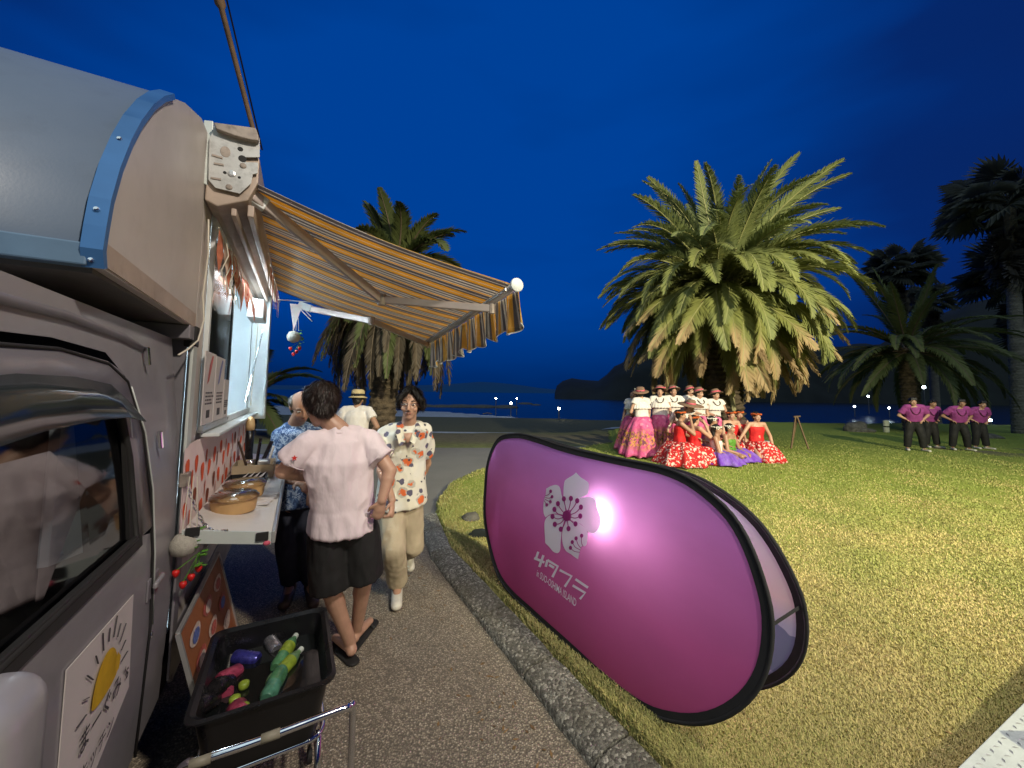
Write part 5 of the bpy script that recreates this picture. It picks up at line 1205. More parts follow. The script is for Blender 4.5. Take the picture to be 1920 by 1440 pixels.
def fm_(key, **k):
    if key not in FM:
        mats = k.pop('mats'); FM[key] = frond_mesh('frond', **k)
        for q in mats: FM[key].materials.append(q)
    return FM[key]
def date_palm(name, base, top, L, plan, label, group=None, r_=.42, seed=1, lw=.03, dim=False):
    rn = random.Random(seed); root = empty(name, base, label, 'palm tree', group); trunk(root, base, top, r_, r_*1.15, seed=seed)
    for (cnt, e0, e1, dr, kind, ls) in plan:
        for i in range(cnt):
            q = rn.randrange(3); el = e0+(e1-e0)*q/2
            mats = {'g':(M['frond'],M['rachis']),'u':(M['frond_up'],M['rachis']),'d':(M['frond_dead'],M['rachis_dead']),'h':(M['frond_half'],M['rachis'])}[kind]
            if dim: mats = (M['frond_dim'], M['rachis_dim'])
            me = fm_((round(L*ls,1), el, dr, kind, lw), L=L*ls, e0=el, droop=dr+12*q-12, seed=rn.randrange(999), mats=mats, lw=lw, lmax=(.62 if kind != 'd' else .40)*(1.0 if L > 3 else .85), dead=kind == 'd', vee=.35 if el > 20 else .15)
            az = 2*PI*(i+rn.uniform(-.35,.35))/cnt + e0
            o = put(root, 'frond' if kind != 'd' else 'dead_frond', me, Vector(top-base)+Vector((r_*.7*math.cos(az), r_*.7*math.sin(az), (el/90)*.35-.1+rn.uniform(-.1,.1))), az, math.radians(rn.uniform(-6,6)), rn.uniform(.88,1.06), rn.uniform(-.25,.25))
    return root
# the large palm behind the dancers
tp = at(1350, 541, 12.0); bp_ = Vector((tp.x+.15, 12.1, LZ(tp.x, 12.1)-.05))
big = date_palm('date_palm', bp_, tp, 3.75, [(12,84,74,40,'u',1.02),(24,70,54,62,'u',1.06),(28,54,40,80,'u',1.02),(30,38,24,90,'g',.98),(30,22,8,86,'g',.96),(30,6,-6,78,'g',.96),(28,-8,-20,66,'h',.98),(26,-24,-36,50,'h',.96),(26,-38,-52,34,'h',.92),(26,-44,-64,26,'d',.90)], 'huge floodlit date palm with grey-green arching fronds behind the dancers', r_=.50, seed=11, lw=.042)
rn = random.Random(5)
for k_ in range(9):
    a = rn.uniform(0, 2*PI); q = [Vector((0,0,.2)), Vector((.35*math.cos(a), .35*math.sin(a), .95)), Vector((.62*math.cos(a), .62*math.sin(a), 1.35)), Vector((.9*math.cos(a), .9*math.sin(a), 1.25))]
    fb = MB().tube(catm([Vector(tp-bp_)+p_ for p_ in q]), .016, 5)
    for j in range(26): 
        c_ = Vector(tp-bp_)+q[2].lerp(q[3], rn.random())+Vector((rn.uniform(-.08,.08),rn.uniform(-.08,.08),0)); fb.tube([c_, c_+Vector((rn.uniform(-.12,.12),rn.uniform(-.12,.12),-rn.uniform(.15,.4)))], .006, 3)
    fb.build('fruit_stalk', M['fruit_stalk'], big)
# palm behind the awning
tp = at(745, 500, 10.2); bp_ = Vector((at(712,780,10.3).x, 10.3, -.02))
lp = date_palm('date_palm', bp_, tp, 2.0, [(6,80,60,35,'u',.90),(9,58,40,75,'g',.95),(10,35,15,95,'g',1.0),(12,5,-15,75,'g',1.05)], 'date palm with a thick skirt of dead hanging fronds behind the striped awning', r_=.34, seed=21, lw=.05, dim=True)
for i in range(96):
    az = rn.uniform(0, 2*PI); me = fm_(('skirt', i % 5), L=3.2+.25*(i%3), e0=-40-8*(i%3), droop=44, seed=40+i%5, mats=(M['frond_dead_dim'] if i % 5 else M['frond_dim'], M['rachis_dim']), lw=.03, lmax=.42, dead=True)
    put(lp, 'dead_frond', me, Vector(tp-bp_)+Vector((.28*math.cos(az), .28*math.sin(az), rn.uniform(-.5,.0))), az, math.radians(rn.uniform(-14,8)), rn.uniform(.75,1.0))
# palm behind the men in purple
tp = at(1702, 655, 20); bp_ = Vector((tp.x, 20, LZ(tp.x, 20)-.1))
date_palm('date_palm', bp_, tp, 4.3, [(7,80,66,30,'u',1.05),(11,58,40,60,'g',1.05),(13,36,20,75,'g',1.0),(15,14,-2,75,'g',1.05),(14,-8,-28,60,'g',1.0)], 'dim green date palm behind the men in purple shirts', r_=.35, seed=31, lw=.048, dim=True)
# low dark palm seen below the awning
tp = at(470, 742, 13.5); bp_ = Vector((tp.x, 13.5, -.15))
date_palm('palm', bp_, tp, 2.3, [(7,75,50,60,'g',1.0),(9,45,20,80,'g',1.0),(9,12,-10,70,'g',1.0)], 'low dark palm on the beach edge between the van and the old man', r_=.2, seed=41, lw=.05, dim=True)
# fan palms at the right edge
def fan_mesh(seed, R_=1.0, pet=1.0, dead=False):
    rn = random.Random(seed); mb = MB(); dd = -.25 if dead else .1
    tip = Vector((pet, 0, -.12*pet)); mb.tube([(0,0,0), (pet*.5,0,.02), tip], .02, 4)
    n = 22
    for i in range(n):
        a = math.radians(-125+250*i/(n-1)); r_ = R_*rn.uniform(.85,1.05)*(1-.15*abs(a)/2.2); d = Vector((math.cos(a), math.sin(a), 0)); w_ = Vector((-math.sin(a), math.cos(a), 0))*.045
        m1 = tip+d*r_*.55+Vector((0,0,-.05)); e_ = tip+d*r_*.85+Vector((0,0,-.30*r_-(.4 if dead else 0)*r_))
        mb.add([tip, m1+w_, e_, m1-w_], [(0,1,2),(0,2,3)])
    me = bpy.data.meshes.new('fan_leaf'); me.from_pydata([tuple(p_) for p_ in mb.v], [], mb.f); me.materials.append(M['fan_dead' if dead else 'fan_dark']); me.update(); return me
fans = [fan_mesh(i) for i in range(3)]; fand = [fan_mesh(10+i, dead=True) for i in range(2)]
def fan_palm(top, gz, R_, label, seed, lean=0, r_=.27, nl=58, ndead=26):
    rn = random.Random(seed); base = Vector((top.x+lean, top.y, gz)); root = empty('fan_palm', base, label, 'palm tree', 'tall fan palms at the right of the lawn')
    trunk(root, base, top, r_*1.15, r_*.8, rough=.04, m=M['fan_trunk'], seed=seed)
    s_ = R_/2.0
    for i in range(nl):
        az = rn.uniform(0, 2*PI); el = math.asin(rn.uniform(-.55, 1)); put(root, 'fan_leaf', fans[i % 3], Vector(top-base)+Vector((0,0,.1)), az, el, s_*rn.uniform(.8,1.05), rn.uniform(-.5,.5))
    for i in range(ndead):
        az = rn.uniform(0, 2*PI); put(root, 'dead_fan_leaf', fand[i % 2], Vector(top-base)+Vector((0,0,-rn.uniform(.2,1.6)*s_)), az, -math.radians(rn.uniform(55,82)), s_*rn.uniform(.55,.8), rn.uniform(-.3,.3))
    return root
M['fan_trunk'] = mat('fan_trunk', (.17,.155,.13), .9, var=.3, vs=2.5, bs=12, bst=.8, bd=.05, stretch=(1,1,3))
fan_palm(at(1893,385,19.5), -.25, 3.3, 'tallest fan palm with a broad dark crown at the right edge', 1, lean=-.35)
fan_palm(at(1905,520,22), -.25, 3.1, 'fan palm with a thinner trunk just behind the tallest one', 2, lean=-.1, r_=.24)
fan_palm(at(1960,470,24), -.25, 3.0, 'fan palm whose trunk rises at the very right edge of the lawn', 3, lean=-.6, r_=.25)
fan_palm(at(1684,508,30), -.5, 2.9, 'dark fan palm head rising behind the dim date palm', 4, nl=60)
fan_palm(at(1742,566,32), -.5, 2.2, 'small fan palm crown to the right of the dark fan palm head', 5, nl=44)
# ================================================================== PEOPLE
def cap_prim(p0, p1, r0, r1, n=14, flat0=False, flat1=False, sx=1.0, side=None):
    p0 = Vector(p0); p1 = Vector(p1); d = (p1-p0); L = d.length; d.normalize()
    a = (Vector(side)-d*Vector(side).dot(d)).normalized() if side is not None else d.orthogonal().normalized(); b_ = d.cross(a)
    rings = []
    if flat0: rings += [(-0.0, .02*r0), (0.0, r0)]
    else:
        for k in range(4): t_ = -PI/2+PI/2*(k+.15)/4; rings.append((math.sin(t_)*r0, math.cos(t_)*r0))
    for k in range(4): rings.append((L*k/3, r0+(r1-r0)*k/3))
    if flat1: rings += [(L, .02*r1)]
    else:
        for k in range(1, 5): t_ = PI/2*(k-.15)/4; rings.append((L+math.sin(t_)*r1, math.cos(t_)*r1))
    vs = []; fs = []
    for z, r_ in rings:
        for k in range(n): t_ = 2*PI*k/n; vs.append(p0+d*z+(a*math.cos(t_)*sx+b_*math.sin(t_))*r_)
    m_ = len(rings)
    for i in range(m_-1):
        for k in range(n): fs.append((i*n+k, i*n+(k+1)%n, (i+1)*n+(k+1)%n, (i+1)*n+k))
    fs.append(tuple(range(n-1,-1,-1))); fs.append(tuple((m_-1)*n+k for k in range(n)))
    return vs, fs
def ell_prim(c_, r_, q=None):
    mb = MB().ball((0,0,0), Vector(r_) if not isinstance(r_, (int,float)) else r_, 16, 10); c_ = Vector(c_)
    return [c_+(q @ v_ if q is not None else v_) for v_ in mb.v], mb.f
def loft_prim(rings, n=20):
    """rings: (centre, side vector, front vector) giving an elliptical section; flat ends"""
    vs = []; fs = []
    for c_, a, b_ in rings:
        for k in range(n): t_ = 2*PI*k/n; vs.append(Vector(c_)+Vector(a)*math.cos(t_)+Vector(b_)*math.sin(t_))
    for i in range(len(rings)-1):
        for k in range(n): fs.append((i*n+k, i*n+(k+1)%n, (i+1)*n+(k+1)%n, (i+1)*n+k))
    fs.append(tuple(range(n-1,-1,-1))); fs.append(tuple((len(rings)-1)*n+k for k in range(n)))
    return vs, fs
def fuse(name, prims, m, parent, voxel=.012, it=4, wr=0, wscale=9, wz=.35, seed=0, fac=.5):
    """joins overlapping shapes into one continuous surface"""
    mb = MB()
    for vs, fs in prims: mb.add(vs, fs)
    me = bpy.data.meshes.new('t'); me.from_pydata([tuple(v_) for v_ in mb.v], [], mb.f)
    bm = bmesh.new(); bm.from_mesh(me); bmesh.ops.recalc_face_normals(bm, faces=bm.faces); bm.to_mesh(me); bm.free()
    o = bpy.data.objects.new('t', me); C.objects.link(o)
    r_ = o.modifiers.new('r', 'REMESH'); r_.mode = 'VOXEL'; r_.voxel_size = voxel
    s_ = o.modifiers.new('s', 'SMOOTH'); s_.iterations = it; s_.factor = fac
    bpy.context.view_layer.update()
    out = bpy.data.meshes.new_from_object(o.evaluated_get(bpy.context.evaluated_depsgraph_get()))
    bpy.data.objects.remove(o); bpy.data.meshes.remove(me); out.name = name
    if wr:
        n_ = len(out.vertices); nm = [v_.normal.copy() for v_ in out.vertices]
        for v_, nn in zip(out.vertices, nm):
            c_ = v_.co; a = noise.noise(Vector((c_.x*wscale+seed, c_.y*wscale, c_.z*wscale*wz))) + .5*noise.noise(Vector((c_.x*wscale*2.3, c_.y*wscale*2.3+seed, c_.z*wscale*.9)))
            v_.co = c_+nn*(wr*(1-abs(a)*2.2))
    out.polygons.foreach_set('use_smooth', [True]*len(out.polygons)); out.update()
    return link_mesh(name, out, m, parent)
def basis(f, up=(0,0,1)):
    f = Vector(f).normalized(); r_ = f.cross(Vector(up)).normalized(); u_ = r_.cross(f); return r_, f, u_
def head_prims(hc, hf, s_=1.0, up=(0,0,1), ears=True):
    r_, f, u_ = basis(hf, up); q = Matrix((r_, f, u_)).transposed(); h = Vector(hc)
    at_ = lambda x, y, z: h + (r_*x + f*y + u_*z)*s_
    P = [ell_prim(at_(0,-.012,.025), Vector((.074,.092,.088))*s_, q), ell_prim(at_(0,.022,-.035), Vector((.057,.066,.078))*s_, q), ell_prim(at_(0,.050,-.088), Vector((.032,.030,.026))*s_, q)]
    P += [cap_prim(at_(0,.082,.022), at_(0,.103,-.022), .009*s_, .013*s_, 8), ell_prim(at_(0,.094,-.026), Vector((.017,.012,.009))*s_, q)]
    P += [ell_prim(at_(.030*k,.066,.026), Vector((.026,.018,.010))*s_, q) for k in (-1,1)] + [ell_prim(at_(.040*k,.058,-.028), Vector((.022,.022,.022))*s_, q) for k in (-1,1)]
    P += [ell_prim(at_(0,.080,-.056), Vector((.024,.012,.012))*s_, q)]
    if ears: P += [ell_prim(at_(.076*k,-.008,-.005), Vector((.010,.018,.030))*s_, q) for k in (-1,1)]
    return P, at_, q
def hand_prims(w_, d, s_=1.0, palm=(0,0,-1), curl=.7, fine=True, thumb=1):
    """palm, four curled fingers of unequal length and a thumb from the side"""
    d = Vector(d).normalized(); pn = Vector(palm); pn = (pn-d*pn.dot(d)); pn = pn.normalized() if pn.length > 1e-4 else d.orthogonal().normalized(); sd = d.cross(pn); w_ = Vector(w_)
    P = [cap_prim(w_, w_+d*.055*s_, .026*s_, .034*s_, 12, side=pn, sx=.62), cap_prim(w_+d*.045*s_, w_+d*.085*s_, .034*s_, .036*s_, 12, side=pn, sx=.5)]
    for k, (o_, L) in enumerate(((-.027,.066),(-.009,.078),(.010,.074),(.027,.058))):
        a = w_+d*.085*s_+sd*o_*s_; c1 = curl*(.8+.1*k)
        d1 = (d*math.cos(c1*.6)+pn*math.sin(c1*.6)); d2 = (d*math.cos(c1*1.4)+pn*math.sin(c1*1.4)); d3 = (d*math.cos(c1*2.1)+pn*math.sin(c1*2.1))
        b_ = a+d1*L*.48*s_; c_ = b_+d2*L*.32*s_; e_ = c_+d3*L*.24*s_
        P += [cap_prim(a-d*.012*s_, b_, .0098*s_, .009*s_, 8), cap_prim(b_, c_, .009*s_, .0082*s_, 8), cap_prim(c_, e_, .0082*s_, .007*s_, 8)]
    a = w_+d*.025*s_-sd*.024*s_*thumb; b_ = a+(d*.7-sd*.7*thumb+pn*.25).normalized()*.040*s_; c_ = b_+(d*.9+pn*.5-sd*.1*thumb).normalized()*.030*s_
    P += [cap_prim(a, b_, .013*s_, .0105*s_, 8), cap_prim(b_, c_, .0105*s_, .008*s_, 8)]
    return P
def body(root, J, s_=1.0, m='skin', voxel=.009, far=False, head_up=(0,0,1), hand=True, legs=True, curlL=.6, curlR=.6, palmL=(0,0,-1), palmR=(0,0,-1), name='body', chest=1.0, it=3):
    V_ = {k: Vector(v_) for k, v_ in J.items()}
    HP, at_, q = head_prims(V_['head'], V_['hf'], s_, head_up, ears=True)
    sr = (V_['shR']-V_['shL']).normalized(); P = list(HP)
    P += [cap_prim(V_['neck'], V_['head']+Vector((0,0,-.04))*s_, .058*s_, .050*s_), ]
    ch = (V_['shR']+V_['shL'])/2 + (V_['pelvis']-V_['neck']).normalized()*.13*s_; wa = V_['pelvis'].lerp(ch, .42)
    dn = (V_['pelvis']-V_['neck']).normalized(); fw = dn.cross(sr)*-1; Q = Matrix((sr, fw, -dn)).transposed()
    P += [ell_prim(ch, Vector((.165,.105,.185))*s_*chest, Q), ell_prim(wa, Vector((.135,.095,.15))*s_*chest, Q), ell_prim(V_['pelvis'], Vector((.155,.11,.13))*s_, Q), cap_prim(ch, V_['pelvis'], .12*s_, .12*s_)]
    for k in 'LR':
        sh, el, wrr = V_['sh'+k], V_['el'+k], V_['wr'+k]
        P += [cap_prim(V_['neck']+dn*.03, sh, .050*s_, .058*s_), cap_prim(sh, el, .052*s_, .040*s_), cap_prim(el, wrr, .042*s_, .027*s_), ell_prim(el.lerp(wrr,.28), Vector((.040,.040,.05))*s_, (wrr-el).to_track_quat('Z','Y').to_matrix())]
        if hand:
            d = (wrr-el).normalized(); d = Vector(J['hd'+k]).normalized() if 'hd'+k in J else d
            P += hand_prims(wrr, d, s_*1.02, palm={'L':palmL,'R':palmR}[k], curl={'L':curlL,'R':curlR}[k], thumb=1 if k == 'R' else -1)
        if legs:
            hp, kn, an, to = V_['hip'+k], V_['kn'+k], V_['an'+k], V_['to'+k]
            P += [cap_prim(hp, kn, .085*s_, .056*s_), cap_prim(kn, an, .054*s_, .036*s_), ell_prim(kn.lerp(an,.30)+(kn-an).normalized().cross(sr)*.014, Vector((.054,.056,.11))*s_, (kn-an).to_track_quat('Z','Y').to_matrix()),
                  cap_prim(an+Vector((0,0,-.025)), to+Vector((0,0,0)), .036*s_, .026*s_, side=(0,0,1), sx=.85), ell_prim(an+(an-to).normalized()*.022+Vector((0,0,-.04)), Vector((.032,.036,.034))*s_)]
    o = fuse(name, P, M[m], root, voxel, it=it, fac=.45); return at_, q, Q, fw, sr, dn, ch, o
def eyes(root, at_, q, s_=1.0, brow=True, m_hair='hair', open_=1.0):
    for k in (-1, 1):
        vs, fs = ell_prim(at_(.031*k,.0735,.008), Vector((.0135,.008,.0065*open_))*s_, q); e_ = MB().add(vs, fs).build('eye', M['eye_white'], root, smooth=True)
        vs, fs = ell_prim(at_(.031*k,.0795,.008), Vector((.0062,.004,.0056*open_))*s_, q); MB().add(vs, fs).build('iris', M['eye_dark'], e_, smooth=True)
        if brow: MB().tube([at_(.015*k,.083,.034), at_(.030*k,.083,.040), at_(.048*k,.072,.034)], [.0025*s_,.0042*s_,.002*s_], 6).build('eyebrow', M[m_hair], root, smooth=True)
    MB().tube([at_(-.023,.082,-.056), at_(-.008,.0935,-.0535), at_(0,.0945,-.055), at_(.008,.0935,-.0535), at_(.023,.082,-.056)], [.002*s_,.0048*s_,.0052*s_,.0048*s_,.002*s_], 6).build('mouth', M['lip'], root, smooth=True)
def hair_short(root, at_, q, s_=1.0, m='hair', fringe=True, nape=True, bald=False, voxel=.009, puff=1.0):
    P = [ell_prim(at_(0,-.028,.040), Vector((.086*puff,.094*puff,.088*puff))*s_, q)]
    if bald: P = [ell_prim(at_(0,-.05,.010), Vector((.088,.070,.070))*s_, q)]
    if nape: P += [ell_prim(at_(0,-.066,-.018), Vector((.066,.042,.060))*s_, q)]
    if fringe:
        for x in (-.05,-.02,.012,.044): P.append(cap_prim(at_(x,.045,.105), at_(x*1.15+.004,.080,.062), .026*s_, .014*s_, 8))
    for k in (-1,1): P.append(ell_prim(at_(.070*k,-.012,.032), Vector((.018,.034,.034))*s_, q))
    return fuse('hair', P, M[m], root, voxel, it=2, wr=.004, wscale=45, wz=.5)
def torso_cloth(J, s_, Q, dn, fw, sr, ch, hem, ease=.022, flare=.0, hemtilt=(0,0,0), sleeve=.55, sl_r=.075, belly=0):
    V_ = {k: Vector(v_) for k, v_ in J.items()}; P = []
    hem = Vector(hem); n0 = V_['neck']+dn*.035
    rings = [(n0, sr*.085*s_, fw*.070*s_), (n0+dn*.025, sr*.15*s_, fw*.10*s_), (ch-dn*.03, sr*(.178+ease)*s_, fw*(.118+ease)*s_), (ch+dn*.10, sr*(.165+ease)*s_, fw*(.115+ease+belly)*s_), (ch.lerp(hem,.62), sr*(.158+ease+flare*.5)*s_, fw*(.112+ease+belly+flare*.4)*s_), (hem-dn*.02, sr*(.168+ease+flare)*s_, fw*(.125+ease+flare)*s_), (hem, sr*(.170+ease+flare)*s_+Vector(hemtilt), fw*(.127+ease+flare)*s_)]
    P.append(loft_prim(rings, 28))
    for k in 'LR':
        sh, el = V_['sh'+k], V_['el'+k]; d = (el-sh)
        P.append(cap_prim(V_['neck']+dn*.036, sh-dn*.001, .064*s_, .067*s_)); P.append(cap_prim(V_['neck']+dn*.02, sh.lerp(V_['neck'],.3), .056*s_, .062*s_)); P.append(cap_prim(sh, sh+d*sleeve, .067*s_, sl_r*s_, flat1=True))
    return P
def trousers(root, J, s_, Q, m, low=.93, r_=(.105,.085,.068), name='trousers', voxel=.011, wr=.004, top=None):
    V_ = {k: Vector(v_) for k, v_ in J.items()}; P = [ell_prim(V_['pelvis']+Vector((0,0,.02)), Vector((.168,.128,.145))*s_, Q)]
    for k in 'LR':
        hp, kn, an = V_['hip'+k], V_['kn'+k], V_['an'+k]
        if low > .5: P += [cap_prim(hp, kn, r_[0]*s_, r_[1]*s_), cap_prim(kn, kn.lerp(an, low), r_[1]*s_, r_[2]*s_, flat1=True)]
        else: P += [cap_prim(hp, hp.lerp(kn, .55), r_[0]*s_, r_[1]*1.1*s_), cap_prim(hp.lerp(kn,.5), kn.lerp(an, low-.12), r_[1]*1.12*s_, r_[2]*s_, flat1=True)]
    return fuse(name, P, M[m], root, voxel, it=3, wr=wr, wscale=11)
def shoes(root, J, s_, m, name='shoe', h_=.045, sandal=False):
    for k in 'LR':
        an, to = Vector(J['an'+k]), Vector(J['to'+k]); d = (to-an); d.z = 0; d.normalize(); base = min(an.z-.085, to.z-.03) if not sandal else to.z-.035
        a = an-d*.045; b_ = to+d*.035
        if sandal:
            z = base; P = [cap_prim((a.x,a.y,z), (b_.x,b_.y,z), .040*s_, .048*s_, side=(0,0,1), sx=.28)]; o = fuse(name, P, M[m], root, .007, it=2)
            MB().tube([to+Vector((-d.y*.045,d.x*.045,-.03))-d*.03, to+Vector((0,0,.018))-d*.03, to+Vector((d.y*.045,-d.x*.045,-.03))-d*.03], .009, 6).build('strap', M[m], o)
        else:
            z = an.z-.055; P = [cap_prim((a.x,a.y,z), (b_.x,b_.y,to.z-.002), .044*s_, .042*s_, side=(0,0,1), sx=.8), cap_prim(an+Vector((0,0,-.04)), an+Vector((0,0,.0)), .046*s_, .044*s_, flat1=True)]
            fuse(name, P, M[m], root, .010, it=2)
def to_local(root, D): inv = WM[root].inverted(); return {k: (inv @ v_ if k not in ('hf','hdL','hdR') else v_) for k, v_ in D.items()}
def strands(root, hair, at_, n, L, m, seed=0, s_=1.0):
    me = hair.data; rn = random.Random(seed); top = at_(0,-.03,.14); F_ = [p_ for p_ in me.polygons]; mb = MB()
    for k in range(n):
        p_ = F_[rn.randrange(len(F_))]; c_ = Vector(p_.center); nn = Vector(p_.normal); d = (c_-top); d = d-nn*d.dot(nn)
        if d.length < 1e-4: continue
        d = (d.normalized()+Vector((rn.uniform(-.3,.3), rn.uniform(-.3,.3), -.25))).normalized(); d = (d-nn*d.dot(nn)).normalized(); w_ = d.cross(nn)*.0011; l_ = L*rn.uniform(.5,1.2)
        b_ = c_+d*l_*.5+nn*.007; e_ = c_+d*l_+nn*rn.uniform(.001,.010)
        mb.add([c_-w_, c_+w_, b_+w_, b_-w_, e_], [(0,1,2,3),(3,2,4)])
    return tag(mb.build('hair_strands', M[m], root, recalc=False), kind='stuff')
# ---------------- man in the pink T-shirt, back to the camera, leaning on the flap
f0 = G(652,1218,0); root = empty('person', f0, 'man in pale pink T-shirt and black shorts leaning on the van flap', 'person')
A = at; Jw = dict(head=A(601,761,2.20), hf=Vector((-.62,.70,-.32)), neck=A(636,806,2.22), shL=A(573,834,2.12), shR=A(694,829,2.30), elL=A(531,884,2.10), wrL=A(592,897,2.36),
    elR=A(731,882,2.26), wrR=A(716,938,2.20), pelvis=A(644,988,2.28), hipL=A(614,1000,2.24), hipR=A(676,994,2.32), knL=A(617,1098,2.26), anL=A(657,1196,2.40), knR=A(684,1078,2.34), anR=A(668,1184,2.52),
    toL=A(652,1196,2.40)+Vector((-.13,.13,-.055)), toR=A(676,1184,2.52)+Vector((-.01,.19,-.05)), hdR=Vector((-.25,.15,-1)), hdL=Vector((.8,.6,-.1)))
Jw['toL'].z = .045; Jw['toR'].z = .045; Jw['anL'].z = .10; Jw['anR'].z = .10
J = to_local(root, Jw)
at_, q_, Q_, fw_, sr_, dn_, ch_, bo = body(root, J, .96, 'skin', .0062, palmR=(-.5,.8,0), curlR=1.1, palmL=(0,0,-1), head_up=(-.12,.25,1), chest=.95, it=3)
eyes(root, at_, q_); hr = hair_short(root, at_, q_, 1.04, 'hair_brown', voxel=.008, puff=1.03); strands(root, hr, at_, 5200, .035, 'hair_brown', 1)
hemc = Vector(J['pelvis'])+Vector((0,0,-.015))
P = torso_cloth(J, .96, Q_, dn_, fw_, sr_, ch_, hemc, ease=.012, flare=.014, sleeve=.62, sl_r=.086)
nc_ = Vector(J['neck'])+dn_*.018
MB().tube([nc_+sr_*.072*math.cos(a)+fw_*.062*math.sin(a)-dn_*(.012 if math.sin(a) < 0 else -.012)*abs(math.sin(a)) for a in [2*PI*k/24 for k in range(25)]], .0065, 8).build('collar_rib', M['pink_shirt'], root, smooth=True)
for k in 'LR':
    a_, b_ = Vector(J['sh'+k]), Vector(J['el'+k]); c_ = a_.lerp(b_, .595); d_ = (b_-a_).normalized(); e1 = d_.orthogonal().normalized(); e2 = d_.cross(e1)
    MB().tube([c_+(e1*math.cos(t_)+e2*math.sin(t_))*.0815 for t_ in [2*PI*j/24 for j in range(25)]], .0028, 6).build('sleeve_seam', M['pink_shirt'], root, smooth=True)
shirt = fuse('t_shirt', P, M['pink_shirt'], root, .009, it=4, wr=.013, wscale=8, wz=.45, seed=3)
st = Vector(J['shL']).lerp(Vector(J['elL']), .50); nn_ = (WM[root].to_3x3().inverted() @ (CO-(WM[root] @ st))).normalized(); pos = st + nn_*.104
sx_ = nn_.cross(Vector((0,0,1))).normalized(); sy_ = sx_.cross(nn_)
MB().prism([pos+(sx_*math.cos(a)+sy_*math.sin(a))*(.016 if k % 2 == 0 else .007) for k, a in [(k, PI/2+2*PI*k/10) for k in range(10)]], nn_*.002).build('star_patch', M['berry'], root)
trousers(root, J, 1.0, Q_, 'black_shorts', low=.16, r_=(.104,.094,.104), name='shorts', voxel=.010, wr=.006); shoes(root, J, 1.0, 'black_rubber', 'sandal', sandal=True)
MB().tube([Vector(J['anR'])+Vector((.028*math.cos(a), .028*math.sin(a), .01)) for a in [2*PI*k/12 for k in range(13)]], .004, 5).build('anklet', M['string'], root)
# ---------------- man in the floral shirt walking up the path
f0 = G(745,1124,0); root = empty('person', f0, 'man with glasses and moustache in floral shirt and khaki trousers on the footpath', 'person')
Y0 = f0.y
Jw = dict(head=A(770,757,Y0-.07), hf=Vector((.10,-.98,-.16)), neck=A(766,795,Y0), shR=A(723,815,Y0+.02), shL=A(794,808,Y0+.10), elR=A(716,882,Y0-.10), wrR=A(735,938,Y0-.28), elL=A(800,868,Y0+.30), wrL=A(782,915,Y0+.42),
    pelvis=A(752,938,Y0+.05), hipR=A(737,952,Y0+.02), hipL=A(770,950,Y0+.08), knR=A(738,1030,Y0-.14), anR=A(745,1098,Y0+.06), knL=A(774,1022,Y0+.12), anL=A(772,1020,Y0+.50), toR=A(744,1116,Y0-.12), toL=A(772,1020,Y0+.50)+Vector((.01,-.02,-.17)), hdR=Vector((.15,-.5,-.8)))
Jw['anR'].z = .10; Jw['toR'].z = .04; Jw['anL'].z = .20; Jw['toL'].z = .08; Jw['toL'].y = Jw['anL'].y-.10; Jw['anL'].y = Y0+.42
J = to_local(root, Jw)
at_, q_, Q_, fw_, sr_, dn_, ch_, bo = body(root, J, 1.0, 'skin', .0068, palmR=(-1,0,0), curlR=1.25, head_up=(.05,-.05,1), chest=.95, it=3)
eyes(root, at_, q_, open_=.8)
P = [ell_prim(at_(0,-.030,.042), Vector((.086,.094,.086)), q_), ell_prim(at_(.0,-.066,-.02), Vector((.070,.045,.065)), q_)]
for k in (-1,1): P += [cap_prim(at_(.012*k,.040,.125), at_(.070*k,.058,.062), .024, .020, 8), cap_prim(at_(.068*k,.040,.065), at_(.082*k,.020,.00), .020, .014, 8), ell_prim(at_(.086*k,-.03,-.0), Vector((.022,.035,.05)), q_)]
hr = fuse('hair', P, M['hair'], root, .008, it=2, wr=.004, wscale=45, wz=.5); strands(root, hr, at_, 4200, .04, 'hair', 2)
MB().tube([at_(-.022,.092,-.043), at_(0,.100,-.040), at_(.022,.092,-.043)], [.0015,.003,.0015], 6).build('moustache', M['hair'], root, smooth=True)
gl_ = MB()
for k in (-1,1): gl_.tube([at_(.033*k+.023*math.cos(a), .093, .006+.018*math.sin(a)) for a in [2*PI*j/16 for j in range(17)]], .0016, 5); gl_.tube([at_(.056*k,.092,.01), at_(.078*k,.03,.008), at_(.080*k,-.02,.0)], .0016, 4)
gl_.tube([at_(-.010,.093,.008), at_(.010,.093,.008)], .0018, 4); gl_.build('glasses', M['chrome'], root, smooth=True)
m, t, b = newmat('floral_shirt'); v = coords(t); vw = node(t, 'ShaderNodeVectorMath', operation='ADD'); nz_ = node(t, 'ShaderNodeTexNoise'); nz_.inputs['Scale'].default_value = 14; t.links.new(v, nz_.inputs['Vector'])
sc2 = node(t, 'ShaderNodeVectorMath', operation='SCALE'); sc2.inputs['Scale'].default_value = .05; t.links.new(nz_.outputs['Color'], sc2.inputs[0]); t.links.new(v, vw.inputs[0]); t.links.new(sc2.outputs[0], vw.inputs[1]); vv = vw.outputs[0]
c = ramp(t, noise_(t, v, 4, 2), [(.4,(.62,.62,.58)),(.6,(.66,.63,.52))])
d3 = voro(t, vv, 9.5); c = mixc(t, ramp(t, d3, [(.36,.7),(.40,0.)]), c, (.30,.31,.28))
d1 = voro(t, vv, 9.5); a1 = noise_(t, vv, 40, 1); c = mixc(t, ramp(t, math_(t, 'MULTIPLY_ADD', a1, .35, d1), [(.44,1.),(.47,0.)]), c, (.62,.13,.035))
